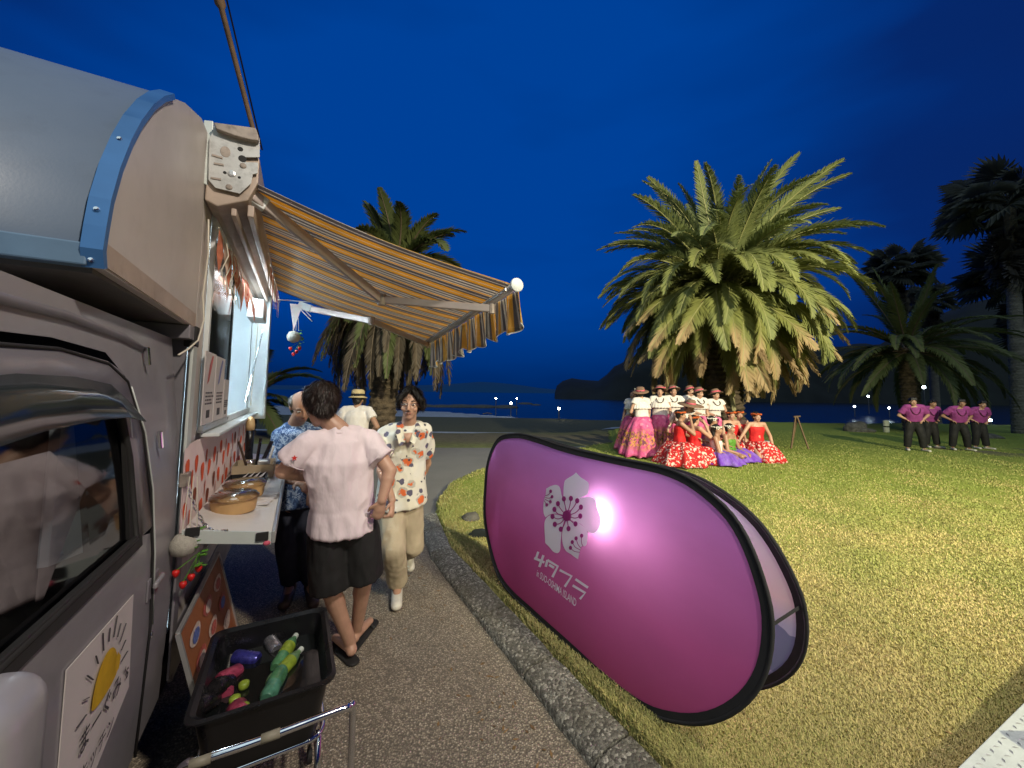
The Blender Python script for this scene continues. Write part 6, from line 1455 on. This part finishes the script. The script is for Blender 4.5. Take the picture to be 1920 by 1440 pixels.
v2 = coords(t, loc=(.37,.11,.23)); d2 = voro(t, v2, 10.5); c = mixc(t, ramp(t, math_(t, 'MULTIPLY_ADD', a1, .2, d2), [(.34,1.),(.37,0.)]), c, (.085,.08,.13))
v3 = coords(t, loc=(1.37,.61,.73)); d4 = voro(t, v3, 15); c = mixc(t, ramp(t, math_(t, 'MULTIPLY_ADD', a1, .4, d4), [(.33,1.),(.37,0.)]), c, (.05,.05,.07))
t.links.new(c, b.inputs['Base Color']); b.inputs['Roughness'].default_value = .85; M['floral'] = m
P = torso_cloth(J, 1.0, Q_, dn_, fw_, sr_, ch_, Vector(J['pelvis'])+Vector((0,0,-.03)), ease=.018, flare=.015, sleeve=.66, sl_r=.088)
fuse('aloha_shirt', P, M['floral'], root, .009, it=3, wr=.007, wscale=9, seed=8)
for k in (-1,1):
    a = Vector(J['neck'])+sr_*.075*k+dn_*.0+fw_*.02; b_ = Vector(J['neck'])+sr_*.095*k+dn_*.03+fw_*.115; c_ = Vector(J['neck'])+sr_*.055*k+dn_*.135+fw_*.155; e_ = Vector(J['neck'])+sr_*.015*k+dn_*.105+fw_*.145; g_ = Vector(J['neck'])+sr_*.05*k+dn_*.02+fw_*.085
    MB().add([a, b_, c_, e_, g_], [(0,1,2,4),(4,2,3)]).build('collar', M['floral'], root, solid=.004)
vs, fs = loft_prim([(Vector(J['neck'])+dn_*.05+fw_*.105, sr_*.035, fw_*.012), (Vector(J['neck'])+dn_*.115+fw_*.135, sr_*.012, fw_*.010)], 12); MB().add(vs, fs).build('open_neck', M['skin'], root, smooth=True)
trousers(root, J, 1.0, Q_, 'khaki', low=.97, r_=(.100,.088,.076), wr=.006); shoes(root, J, 1.0, 'shoe_white')
# ---------------- older man in the blue shirt, half hidden
f0 = G(566,1112,0); root = empty('person', f0, 'older man in blue and white patterned shirt bending over the flap, half hidden', 'person')
Y0 = 3.0; jo = lambda x, y, d_=0: A(x, y, Y0+d_)
Jw = dict(head=jo(566,762,-.08), hf=Vector((.55,-.62,-.55)), neck=jo(555,793), shR=jo(528,817,.03), shL=jo(590,815,.05), elR=jo(524,892,-.05), wrR=jo(560,905,-.30), elL=jo(600,880,-.1), wrL=jo(590,915,-.32), pelvis=jo(556,940,.1),
    hipR=jo(540,950,.1), hipL=jo(575,950,.12), knR=jo(540,1030,.02), knL=jo(580,1030,.06), anR=jo(544,1095,.10), anL=jo(582,1095,.12), toR=jo(535,1105,-.08), toL=jo(588,1105,-.06))
for k in ('anR','anL'): Jw[k].z = .10
for k in ('toR','toL'): Jw[k].z = .045
J = to_local(root, Jw); at_, q_, Q_, fw_, sr_, dn_, ch_, bo = body(root, J, .98, 'skin_tan', .008, head_up=(-.2,.1,1))
eyes(root, at_, q_, .98, open_=.6, m_hair='hair_grey'); hair_short(root, at_, q_, .98, 'hair_grey', fringe=False, bald=True)
m, t, b = newmat('blue_aloha'); v = coords(t); n1 = noise_(t, v, 26, 3, .6, 1.2); c = ramp(t, n1, [(.42,(.018,.045,.12)),(.50,(.05,.11,.24)),(.56,(.34,.42,.52)),(.62,(.05,.10,.22))]); t.links.new(c, b.inputs['Base Color']); b.inputs['Roughness'].default_value = .85; M['blue_aloha'] = m
fuse('aloha_shirt', torso_cloth(J, .98, Q_, dn_, fw_, sr_, ch_, Vector(J['pelvis'])+Vector((0,0,.0)), ease=.03, flare=.01, sleeve=.7, sl_r=.09), M['blue_aloha'], root, .010, it=3, wr=.006)
trousers(root, J, .98, Q_, 'navy', low=.97); shoes(root, J, 1.0, 'shoe_brown')
# ---------------- generic poses in metres, facing +y
def stand_pose(h=1.62, arms='down', lean=0, feet=.10):
    k = h/1.62
    J = dict(head=(0,.03+lean*.16,1.485), hf=(0,1,-.05), neck=(0,lean*.13,1.365), shL=(-.175,lean*.12,1.325), shR=(.175,lean*.12,1.325), pelvis=(0,-.02,.86), hipL=(-.08,-.01,.82), hipR=(.08,-.01,.82), knL=(-feet,.03,.46), knR=(feet,.03,.46), anL=(-feet*1.1,-.02,.09), anR=(feet*1.1,-.02,.09), toL=(-feet*1.3,.14,.04), toR=(feet*1.3,.14,.04))
    if arms == 'down': J.update(elL=(-.245,lean*.1-.02,1.03), elR=(.245,lean*.1-.02,1.03), wrL=(-.26,lean*.1+.06,.80), wrR=(.26,lean*.1+.06,.80))
    if arms == 'akimbo': J.update(elL=(-.34,lean*.05-.10,1.08), elR=(.34,lean*.05-.10,1.08), wrL=(-.19,.06,.95), wrR=(.19,.06,.95))
    return {a: Vector(b_)*k if a != 'hf' else Vector(b_) for a, b_ in J.items()}, k
def sunhat(root, at_, q, m, band, R_=.22, h_=.10, tiltv=(0,0,1), name='hat', up=.06, flower=True):
    c_ = at_(0,-.01,up); ax = (q @ Vector(tiltv)).normalized()
    hb = MB().lathe([(R_,-.018),(R_*.98,-.008),(R_*.7,.006),(.098,.012),(.092,h_*.8),(.07,h_),(.0,h_*1.02)], c_, ax, 22, cap=False).build(name, M[m], root, smooth=True, solid=.006)
    MB().lathe([(.101,.012),(.100,.045)], c_, ax, 20, cap=False).build('hat_band', M[band], hb, smooth=True, solid=.006)
    return hb
# ---------------- person in white with a straw hat, seen from behind
Y0 = 5.9; p_ = at(668,800,Y0); p_.z = 0; root = empty('person', p_, 'person in white T-shirt and straw hat seen from behind near the shaggy palm', 'person', rz=.1)
J, k = stand_pose(1.58, 'akimbo'); at_, q_, Q_, fw_, sr_, dn_, ch_, bo = body(root, J, k, 'skin_tan', .012)
sunhat(root, at_, q_, 'straw', 'black_cloth', .135, .11, up=.05); hair_short(root, at_, q_, k*.97, fringe=False)
fuse('t_shirt', torso_cloth(J, k, Q_, dn_, fw_, sr_, ch_, J['pelvis']+Vector((0,0,-.02)), ease=.02, sleeve=.5, sl_r=.08), M['white_cloth'], root, .013, wr=.005)
trousers(root, J, k, Q_, 'navy', voxel=.014); shoes(root, J, 1, 'shoe_brown')
# ---------------- four men in purple, hands on hips
def lei(root, J, m, r_=.012, drop=.30, w_=.10, name='lei'):
    n0 = Vector(J['neck']); pts = []
    for k in range(19):
        a = 2*PI*k/18; f = (1-math.cos(a))/2; pts.append(n0+Vector((w_*math.sin(a), -.065+.20*min(1, f*1.3), .035-drop*f**1.3)))
    return MB().tube(pts, r_, 6).build(name, M[m], root, smooth=True)
M['dark_lei'] = mat('dark_lei', (.10,.012,.06), .8, vs=40)
men = [(1716,12.4,.25,'leftmost man in a purple shirt and dark lei, hands on hips',1.72,'skin'),(1746,13.6,.5,'second man in purple from the left, standing a little farther back',1.68,'skin_tan'),(1800,12.9,.35,'third man in purple from the left, with the wide stance and dark lei',1.70,'skin_tan'),(1838,13.3,.55,'rightmost man in purple, leaning to his left',1.66,'skin')]
for i, (px, Y0, rz_, lb, h_, sk) in enumerate(men):
    p_ = at(px, 838, Y0); p_.z = LZ(p_.x, p_.y); root = empty('person', p_, lb, 'person', 'men in purple shirts', rz=PI-.75+rz_)
    J, k = stand_pose(h_, 'akimbo', lean=.7, feet=.15 if i % 2 == 0 else .11); rv = random.Random(70+i); lh = rv.uniform(-.05,.05); J['head'] = J['head']+Vector((lh,.0,rv.uniform(-.02,.01))); J['hf'] = Vector((rv.uniform(-.4,.4),1,-.1)); J['elR'] = J['elR']+Vector((rv.uniform(-.02,.05),rv.uniform(-.05,.08),rv.uniform(-.04,.04))); J['anL'] = J['anL']+Vector((-.03,.05*(i % 2),0)); J['toL'] = J['toL']+Vector((-.05,.05*(i % 2),0))
    at_, q_, Q_, fw_, sr_, dn_, ch_, bo = body(root, J, k*1.05, sk, .013, chest=1.08)
    eyes(root, at_, q_, k*1.05); hair_short(root, at_, q_, k*1.05, voxel=.012)
    fuse('purple_shirt', torso_cloth(J, k*1.05, Q_, dn_, fw_, sr_, ch_, J['pelvis']+Vector((0,0,.05)), ease=.028, belly=.02, sleeve=.72, sl_r=.082), M['purple_shirt'], root, .014, wr=.007)
    trousers(root, J, k*1.05, Q_, 'black_shorts', voxel=.015, r_=(.11,.092,.078)); shoes(root, J, 1.05, 'shoe_white'); lei(root, J, 'dark_lei', .016, .32, .11)
# ---------------- dancers
def print_mat(name, base, base2, spots, sc1=9, band=None, th=(.30,.36), zmix=None):
    m, t, b = newmat(name); v = coords(t); nz = node(t, 'ShaderNodeTexNoise'); nz.inputs['Scale'].default_value = sc1*1.5; t.links.new(v, nz.inputs['Vector'])
    s2 = node(t, 'ShaderNodeVectorMath', operation='SCALE'); s2.inputs['Scale'].default_value = .10; t.links.new(nz.outputs['Color'], s2.inputs[0]); a = node(t, 'ShaderNodeVectorMath', operation='ADD'); t.links.new(v, a.inputs[0]); t.links.new(s2.outputs[0], a.inputs[1])
    c = mixc(t, ramp(t, noise_(t, v, sc1*1.2, 4, .7), [(.4,0.),(.6,1.)]), base, base2)
    c = mixc(t, ramp(t, voro(t, a.outputs[0], sc1), [(th[0],1.),(th[1],0.)]), c, spots)
    if band:
        sp = node(t, 'ShaderNodeSeparateXYZ'); t.links.new(v, sp.inputs[0]); zz = sp.outputs['Z']; w_ = math_(t, 'SUBTRACT', 1.0, math_(t, 'MULTIPLY', math_(t, 'ABSOLUTE', math_(t, 'SUBTRACT', zz, band[0])), 1/band[1]))
        n2 = noise_(t, v, 14, 4, .7, .6); f = math_(t, 'MULTIPLY', ramp(t, w_, [(.0,0.),(.5,1.)]), ramp(t, n2, [(.46,0.),(.54,1.)])); c = mixc(t, f, c, (.50,.25,.035))
        n3 = noise_(t, coords(t, loc=(3,1,2)), 16, 4, .7, .6); f = math_(t, 'MULTIPLY', ramp(t, w_, [(.0,0.),(.6,1.)]), ramp(t, n3, [(.50,0.),(.56,.9)])); c = mixc(t, f, c, (.10,.03,.07))
    t.links.new(c, b.inputs['Base Color']); b.inputs['Roughness'].default_value = .85; return m
M['pink_skirt'] = print_mat('pink_skirt', (.66,.13,.30), (.50,.06,.20), (.74,.24,.38), 7, band=(.40,.26), th=(.18,.30))
M['red_print'] = print_mat('red_print', (.50,.012,.015), (.40,.01,.012), (.70,.52,.46), 17, th=(.36,.42))
M['purple_skirt'] = mat('purple_skirt', (.13,.03,.42), .8, vs=7, col2=(.22,.12,.50), bs=20, bst=.8, bd=.02)
def pleats(fn, n, m, name, root, rows=14, seg=96):
    vs = []; fs = []
    for j in range(rows+1):
        f = j/rows
        for k in range(seg): a = 2*PI*k/seg; vs.append(fn(f, a))
    for j in range(rows):
        for k in range(seg): fs.append((j*seg+k, j*seg+(k+1)%seg, (j+1)*seg+(k+1)%seg, (j+1)*seg+k))
    return MB().add(vs, fs).build(name, m, root, smooth=True, solid=.004)
def blouse(root, J, k, at4, up=0):
    Q_, fw_, sr_, dn_, ch_ = at4
    P = torso_cloth(J, k, Q_, dn_, fw_, sr_, ch_, J['pelvis']+Vector((0,0,.06)), ease=.012, sleeve=.30, sl_r=.085)
    fuse('blouse', P, M['white_cloth'], root, .014, it=3, wr=.004)
    n0 = J['neck']+dn_*.04; wv = 19
    def f(s_, a): 
        r_ = 1+.05*math.sin(wv*a)*s_; return n0 + dn_*(.01+.20*s_**1.1)*k + (sr_*math.cos(a)*(.135+.115*s_**.6) + fw_*math.sin(a)*(.085+.085*s_**.6))*k*r_
    pleats(f, 1, M['white_cloth'], 'ruffle', root, 7, 76)
def long_skirt(root, J, k, rx=.34, ry=.34, off=(0,0), m='pink_skirt', waves=9, seed=0, hem=.03):
    w_ = J['pelvis']+Vector((0,0,.09)); zt = w_.z
    def f(s_, a):
        rr = .13+(rx-.13)*(s_**.50); ry_ = .115+(ry-.115)*(s_**.50); fo = 1+(.05+.09*s_)*math.sin(waves*a+seed+.9*math.sin(2*a+seed))*min(1, s_*3)+.03*math.sin(23*a+seed)*s_
        return Vector((w_.x+off[0]*s_+rr*math.cos(a)*fo, w_.y+off[1]*s_+ry_*math.sin(a)*fo, zt+(hem-zt)*s_+.022*math.sin(waves*a+1.3*math.sin(3*a))*s_))
    return pleats(f, 1, M[m], 'long_skirt', root)
def dancer(px, Y0, h_, rz_, lb, hat=('brown_hat','hot_pink',.175,(0,-.38,1)), rx=.38, ry=.36, off=(0,0), lean=0, seed=0, neckl=True, hf=None, py=845, pose=None, grp='dancers in white blouses and pink skirts'):
    p_ = at(px, py, Y0); p_.z = LZ(p_.x, p_.y); root = empty('person', p_, lb, 'person', grp, rz=rz_)
    J, k = stand_pose(h_, 'down', lean=lean)
    rv = random.Random(seed*7+3)
    if not pose:
        sh_ = Vector((rv.uniform(-.05,.05), rv.uniform(-.02,.05), 0)); J['head'] = J['head']+sh_*1.2; J['neck'] = J['neck']+sh_; J['hf'] = Vector((rv.uniform(-.5,.5), 1, rv.uniform(-.2,.05)))
        for kk, sg in (('L',-1),('R',1)):
            J['sh'+kk] = J['sh'+kk]+sh_*.8; mode = rv.randrange(3)
            if mode == 0: J['el'+kk] = Vector((sg*.33,.0,1.05))*k; J['wr'+kk] = Vector((sg*.42,.10,.82))*k
            elif mode == 1: J['el'+kk] = Vector((sg*.27,.04,1.04))*k; J['wr'+kk] = Vector((sg*.10,.25,.98))*k
    if pose: J.update({a: Vector(b_) for a, b_ in pose.items()})
    if hf: J['hf'] = Vector(hf)
    at_, q_, Q_, fw_, sr_, dn_, ch_, bo = body(root, J, k, 'skin', .013, legs=True, chest=.97)
    eyes(root, at_, q_, k, brow=True); hair_short(root, at_, q_, k*1.03, fringe=False, voxel=.012)
    blouse(root, J, k, (Q_, fw_, sr_, dn_, ch_)); long_skirt(root, J, k, rx, ry, off, seed=seed)
    if hat: 
        hb = sunhat(root, at_, q_, hat[0], hat[1], hat[2], .10, hat[3], up=.055)
        c_ = at_(-.10,.02,.10); 
        for j in range(5): a = 2*PI*j/5; MB().ball(c_+Vector((.022*math.cos(a), .006, .022*math.sin(a))), (.014,.007,.014), 6, 5).build('flower_petal', M['white_flower'] if seed % 2 else M['hot_pink'], hb)
    if neckl: lei(root, J, 'shoe_brown', .009, .17, .085, 'necklace')
    for kk in 'LR': MB().lathe([(.032,-.008),(.036,0),(.032,.008)], J['wr'+kk], J['wr'+kk]-J['el'+kk], 10, cap=False).build('bracelet', M['white_flower'], root, smooth=True)
    return root
dancer(1203, 9.0, 1.56, 0.35, 'dancer in pink skirt at the left end with her back turned and pink banded hat', rx=.42, ry=.40, off=(-.10,0), neckl=False, seed=1, hf=(.5,1,.0), hat=('brown_hat','hot_pink',.19,(-.1,-.25,1)))
dancer(1180, 9.35, 1.50, 2.6, 'dancer mostly hidden at the far left, only the edge of her pink skirt and arm showing', rx=.34, ry=.30, off=(.0,0), seed=9, hat=None, pose={'head':(.14,.02,1.36),'neck':(.12,0,1.24)}) if False else None
dancer(1238, 9.35, 1.58, PI-.25, 'second standing dancer from the left, smiling under a brown hat, facing us', rx=.32, seed=2, hf=(.1,1,0))
dancer(1264, 9.75, 1.60, PI-.1, 'third standing dancer from the left with pink hat and dark necklace', rx=.30, seed=3)
dancer(1292, 10.1, 1.64, PI+.5, 'dancer at the back whose hat shows above the big-hatted woman', rx=.30, seed=4)
dancer(1312, 9.5, 1.58, PI+.2, 'standing dancer second from the right with head turned under a pink hat', rx=.29, seed=5, hf=(-.5,1,-.1))
dancer(1340, 9.7, 1.58, PI+.05, 'rightmost standing dancer with round pink hat facing us', rx=.29, seed=6)
dancer(1272, 8.75, 1.50, PI+.25, 'dancer bending forward under a very wide brown hat with white flower', rx=.26, ry=.30, seed=7, hat=('brown_hat','hot_pink',.27,(.05,-.15,1)), neckl=False,
    pose={'head':(-.06,.34,1.13),'neck':(-.02,.24,1.04),'shL':(-.18,.20,1.00),'shR':(.16,.20,1.00),'hf':(-.3,.9,-.35),'elL':(-.30,.34,.86),'elR':(.32,.26,.85),'wrL':(-.28,.52,.76),'wrR':(.46,.32,.70),'pelvis':(0,-.08,.74)})
def seated(px, py_head, Y0, rz_, lb, top='red_top', skirt='red_print', crown='orange_lei', rx=.5, ry=.45, off=(0,0), seed=0, face=(0,1,0), hz=.30, arms=None, bun=True, sk='skin', bare=False, grp=None, green=False, hair_long=False):
    hd = at(px, py_head, Y0); gz = LZ(hd.x, hd.y); H = hd.z-gz; root = empty('person', (hd.x, hd.y, gz), lb, 'person', grp, rz=rz_); k = .94
    zp = max(.14, H-.62)
    J = dict(head=(0,0,H), hf=Vector(face), neck=(0,-.02,H-.125), shL=(-.165,-.02,H-.165), shR=(.165,-.02,H-.165), pelvis=(0,-.04,zp+.02), hipL=(-.09,.0,zp), hipR=(.09,0,zp), knL=(-.15,.30,.13), knR=(.16,.30,.13), anL=(-.10,-.10,.08), anR=(.12,-.10,.08), toL=(-.08,-.26,.045), toR=(.10,-.26,.045),
        elL=(-.25,.06,H-.44), elR=(.25,.06,H-.44), wrL=(-.14,.26,H-.50), wrR=(.14,.26,H-.50))
    if arms: J.update(arms(H))
    J = {a: Vector(b_) for a, b_ in J.items()}
    at_, q_, Q_, fw_, sr_, dn_, ch_, bo = body(root, J, k, sk, .013, chest=.95)
    eyes(root, at_, q_, k); hr = hair_short(root, at_, q_, k*1.03, fringe=False, voxel=.012)
    if bun: MB().ball(at_(0,-.09,.075), .050, 10, 8).build('hair_bun', M['hair'], hr, smooth=True)
    if hair_long: fuse('long_hair', [cap_prim(at_(0,-.075,.0), at_(0,-.10,-.26), .060, .045)], M['hair'], root, .012, wr=.004, wscale=40)
    # top: tube dress from under the arms
    w0 = ch_-dn_*.075*k; w1 = J['pelvis']+Vector((0,0,.05)); P = [loft_prim([(w0, sr_*.168*k, fw_*.112*k), (w0+dn_*.06, sr_*.182*k, fw_*.128*k), (w0.lerp(w1,.6), sr_*.155*k, fw_*.118*k), (w1, sr_*.175*k, fw_*.135*k)], 24)]
    if not bare: P += [cap_prim(w0+sr_*.09*s1, J['neck']+sr_*.085*s1*.8+dn_*.03, .030, .020, 8) for s1 in (-1,1)]
    fuse('top' if not bare else 'strapless_top', P, M[top], root, .012, it=3, wr=.005)
    wp_ = J['pelvis']+Vector((0,0,.06))
    def f(s_, a):
        e_ = s_**.75; fo = 1+(.03+.07*s_)*math.sin(8*a+seed+math.sin(3*a))*min(1, s_*2)+.04*math.sin(19*a+seed)*s_
        z = wp_.z*(1-s_)+.012*s_ + hz*.55*math.sin(PI*min(1,s_))*(.7+.3*math.sin(2*a+seed)) ; z = min(z, wp_.z+.01)
        return Vector((wp_.x+off[0]*e_+(.14+(rx-.14)*e_)*math.cos(a)*fo, wp_.y+off[1]*e_+(.12+(ry-.12)*e_)*math.sin(a)*fo, max(.012, z+.012*math.sin(17*a+seed)*s_*(1-s_)*4)))
    pleats(f, 1, M[skirt], 'spread_skirt', root, 12, 96)
    # head wreath
    n_ = 20; R_ = .092*k*1.05; rn = random.Random(seed); wr_ = MB()
    for j in range(n_):
        a = 2*PI*j/n_; c_ = at_(R_/k*math.cos(a), -.016+R_/k*1.08*math.sin(a), .068+rn.uniform(-.008,.008)); wr_.ball(c_, (.020 if crown == 'orange_lei' else .013)*rn.uniform(.8,1.25), 6, 5)
    wr_.build('flower_wreath', M[crown], root, smooth=True)
    if crown == 'white_flower':
        for j in range(5): a = 2*PI*j/5; MB().ball(at_(.085+.0,.02+.025*math.cos(a),.045+.025*math.sin(a)), .014, 6, 5).build('hair_flower', M['white_flower'], root)
    if green: 
        g_ = MB()
        for j in range(22): a = 2*PI*j/22; c_ = w0+dn_*.20+sr_*.16*math.cos(a)+fw_*.12*math.sin(a); g_.add([c_, c_+Vector((.02,.02,-.05)), c_+Vector((.06*math.cos(a),.06*math.sin(a),-.10)), c_+Vector((-.02,.02,-.05))], [(0,1,2,3)])
        g_.build('leaf_lei', M['green_leaf'], root, solid=.003)
    return root
up_arm = lambda H: dict(elR=(.24,.20,H-.36), wrR=(.10,.17,H-.08), elL=(-.24,.10,H-.42), wrL=(-.12,.30,H-.46))
seated(1277, 779, 8.15, -PI/2-.25, 'frontmost kneeling dancer in red top with wide red and white skirt, hand raised', rx=.50, ry=.52, off=(.10,.0), seed=1, face=(.05,1,0), hz=.30, arms=up_arm, sk='skin_tan', grp='dancers in red')
seated(1303, 788, 8.30, -PI/2+.25, 'dancer in red with orange wreath sitting between the kneeling one and the white topped ones', rx=.50, ry=.60, off=(.0,.14), seed=2, face=(.1,1,.15), hz=.26, arms=up_arm, sk='skin', grp='dancers in red')
seated(1371, 779, 9.0, PI+.1, 'seated dancer in red with orange wreath, left of the pair at the right', rx=.30, ry=.35, seed=3, hz=.25, grp='dancers in red')
seated(1386, 778, 9.25, PI-.1, 'seated dancer in red with orange wreath close behind her neighbour', rx=.30, ry=.35, seed=4, hz=.25, grp='dancers in red')
seated(1419, 782, 8.8, PI+.0, 'rightmost seated dancer in red with arms propped out and patterned skirt', rx=.42, ry=.40, off=(-.12,.05), seed=5, hz=.30, arms=lambda H: dict(elL=(-.30,-.02,H-.42), wrL=(-.34,.06,.16), elR=(.32,.02,H-.36), wrR=(.46,.10,H-.50)), grp='dancers in red')
seated(1336, 790, 8.55, -PI/2-.2, 'dancer with white headdress and bare back sitting behind the others in purple', 'white_cloth', 'purple_skirt', 'white_flower', rx=.34, ry=.36, seed=6, hz=.2, bun=False, bare=True, sk='skin_tan', grp='dancers in purple skirts', hair_long=False)
seated(1345, 806, 8.15, -PI/2-.6, 'front dancer in purple skirt with white headdress and long dark hair', 'white_cloth', 'purple_skirt', 'white_flower', rx=.40, ry=.40, off=(.05,.12), seed=7, hz=.22, bun=False, bare=True, sk='skin_tan', grp='dancers in purple skirts', hair_long=True)
seated(1369, 804, 8.45, -PI+.6, 'dancer with white headdress and green leaf lei reclining at the right of the purple skirts', 'green_leaf', 'purple_skirt', 'white_flower', rx=.46, ry=.42, off=(-.20,.08), seed=8, hz=.22, bun=False, bare=True, sk='skin_tan', grp='dancers in purple skirts', green=True)
# another dancer's spread skirt at the far left
dancer(1186, 9.45, 1.50, PI-.9, 'hatless dancer half hidden behind the leftmost hatted dancer', rx=.36, ry=.30, off=(.10,0), seed=9, hat=None, neckl=False)
# ================================================================== SMALL THINGS FAR OFF
M['bulb'] = emis('lamp_bulb', (1,.95,.82), 60); M['bulb_cool'] = emis('lamp_bulb_cool', (.75,.95,1), 40)
M['post_grey'] = mat('post_grey', (.12,.12,.13), .6)
def far_lamp(px, py, Y, r_, label, gz, m='bulb', group='lamps shining over the beach'):
    r_ *= .6; q = at(px, py, Y); root = empty('beach_lamp', (q.x, q.y, gz), label, 'lamp', group)
    MB().tube([(0,0,0),(0,0,q.z-gz-r_)], .05, 6).build('pole', M['post_grey'], root); MB().ball((0,0,q.z-gz), r_, 10, 8).build('globe', M[m], root, smooth=True)
    MB().lathe([(r_*.5,0),(r_*1.1,.03),(r_*.2,.12)], (0,0,q.z-gz+r_*.9), n=8).build('cap', M['post_grey'], root)
far_lamp(930,747,44,.16,'leftmost small lamp glowing over the dark reef', -1.1)
far_lamp(958,756,40,.17,'lamp at the middle of the three close lamps by the reef', -1.1)
far_lamp(969,747,46,.13,'faint lamp just above and right of the middle beach lamp', -1.1)
far_lamp(1048,766,32,.15,'bright lamp alone on the beach edge to the right', -1.0)
far_lamp(1628,743,60,.22,'small white lamp below the palm fronds against the dark hill', -1.0, 'bulb_cool')
far_lamp(1602,762,50,.18,'white lamp low over the water left of the dim palm', -1.0, 'bulb_cool')
far_lamp(1667,765,50,.18,'white lamp beside the white marker post', -1.0, 'bulb_cool')
far_lamp(1732,726,34,.20,'brightest lamp above the heads of the men in purple', -.6, 'bulb_cool')
far_lamp(1857,788,24,.12,'low lamp glaring behind the elbow of the rightmost man', -.3, 'bulb_cool')
# cooler, easel, props under the palm
q = Vector((at(1434,800,10.8).x, 10.8, 0)); q.z = LZ(q.x, q.y)
cb_ = empty('cooler_box', q, 'blue cool box on the grass under the palm right of the seated dancers', 'cool box')
MB().box((-.13,-.10,0),(.13,.10,.22)).build('box', M['cooler'], cb_, bevel=.015); MB().box((-.14,-.11,.221),(.14,.11,.27)).build('lid', M['white_paint'], cb_, bevel=.012)
MB().tube([(-.14,0,.16),(-.15,-.12,.2),(.15,-.12,.2),(.14,0,.16)], .006, 5).build('handle', M['white_paint'], cb_)
pw = mat('prop_wood', (.26,.24,.13), .8, vs=6, stretch=(1,1,6))
q = Vector((at(1374,760,11).x, 11, 0)); q.z = LZ(q.x, q.y)
pr = empty('wooden_prop', q, 'pale plank leaning under the palm behind the standing dancers', 'plank')
MB().beam((.20,0,0),(-.02,.1,1.75),.12,.03,(0,1,0)).build('plank', pw, pr, bevel=.004); MB().beam((-.04,-.05,1.70),(.10,.12,1.45),.10,.03,(0,1,0)).build('cross_piece', pw, pr, bevel=.004)
q = Vector((at(1495,770,11.6).x, 11.6, 0)); q.z = LZ(q.x, q.y)
pr = empty('support_frame', q, 'dark wooden A-shaped support frame standing right of the big palm', 'frame')
for a, b_ in (((-.02,0,.95),(.14,-.2,0)),((-.06,0,.95),(-.30,-.1,0)),((0,0,.95),(.0,.3,0))): MB().beam(a, b_, .035, .035, (0,1,0)).build('leg', M['wood'], pr, bevel=.004)
MB().beam((-.12,0,.93),(.08,0,.95),.04,.04,(0,0,1)).build('cross_bar', M['wood'], pr, bevel=.004)
q = Vector((at(1661,790,19).x, 19, 0)); q.z = LZ(q.x, q.y)
ps = empty('marker_post', q, 'short white marker post with a dark band on the far lawn', 'post')
MB().lathe([(.11,0),(.12,.02),(.12,.24),(.10,.25)], n=12).build('lower_block', mat('marker_white',(.5,.52,.40),.7), ps, smooth=True, angle=40); MB().lathe([(.09,.30),(.12,.32),(.12,.56),(.02,.60)], n=12).build('upper_block', bpy.data.materials['marker_white'], ps, smooth=True, angle=40); MB().lathe([(.08,.25),(.08,.30)], n=10).build('band', M['black_rubber'], ps)
def rock(px, py, Y, r_, label, gz=None, sq=.7, m='rock', grp=None):
    q = at(px, py, Y); gz = LZ(q.x, q.y) if gz is None else gz; bm = bmesh.new(); bmesh.ops.create_icosphere(bm, subdivisions=3, radius=1)
    for v_ in bm.verts:
        k_ = 1+.28*noise.noise(v_.co*1.6+Vector((px,0,0)))+.10*noise.noise(v_.co*4+Vector((px,0,0))); v_.co = Vector((v_.co.x*r_[0]*k_, v_.co.y*r_[1]*k_, v_.co.z*r_[2]*k_))
    me = bpy.data.meshes.new('rock'); bm.to_mesh(me); bm.free(); me.polygons.foreach_set('use_smooth', [True]*len(me.polygons))
    o = link_mesh('rock', me, M[m], None, Matrix.Translation((q.x, q.y, gz+r_[2]*.25))); return tag(o, label, 'rock', grp)
rock(1604,800,19.5,(.55,.4,.42),'rounded grey boulder at the far edge of the lawn'); rock(1622,803,19.2,(.5,.3,.16),'flat pale stone beside the rounded boulder')
rock(1850,800,17,(.5,.4,.16),'low stone behind the rightmost man in purple')
rock(884,962,4.75,(.11,.08,.07),'dark stone half sunk in the grass left of the banner', None)
rock(902,990,4.2,(.13,.06,.05),'black flat stone beside the dark stone at the banner end', None, m='navy_hills')
# washed-up branch on the sand
q = G(905,776,-.8); tag(MB().tube([q, q+Vector((.5,.2,.1)), q+Vector((1.0,.1,.02))], .06, 5).build('driftwood', M['wood'], None), 'dark piece of driftwood lying on the sand', 'driftwood')
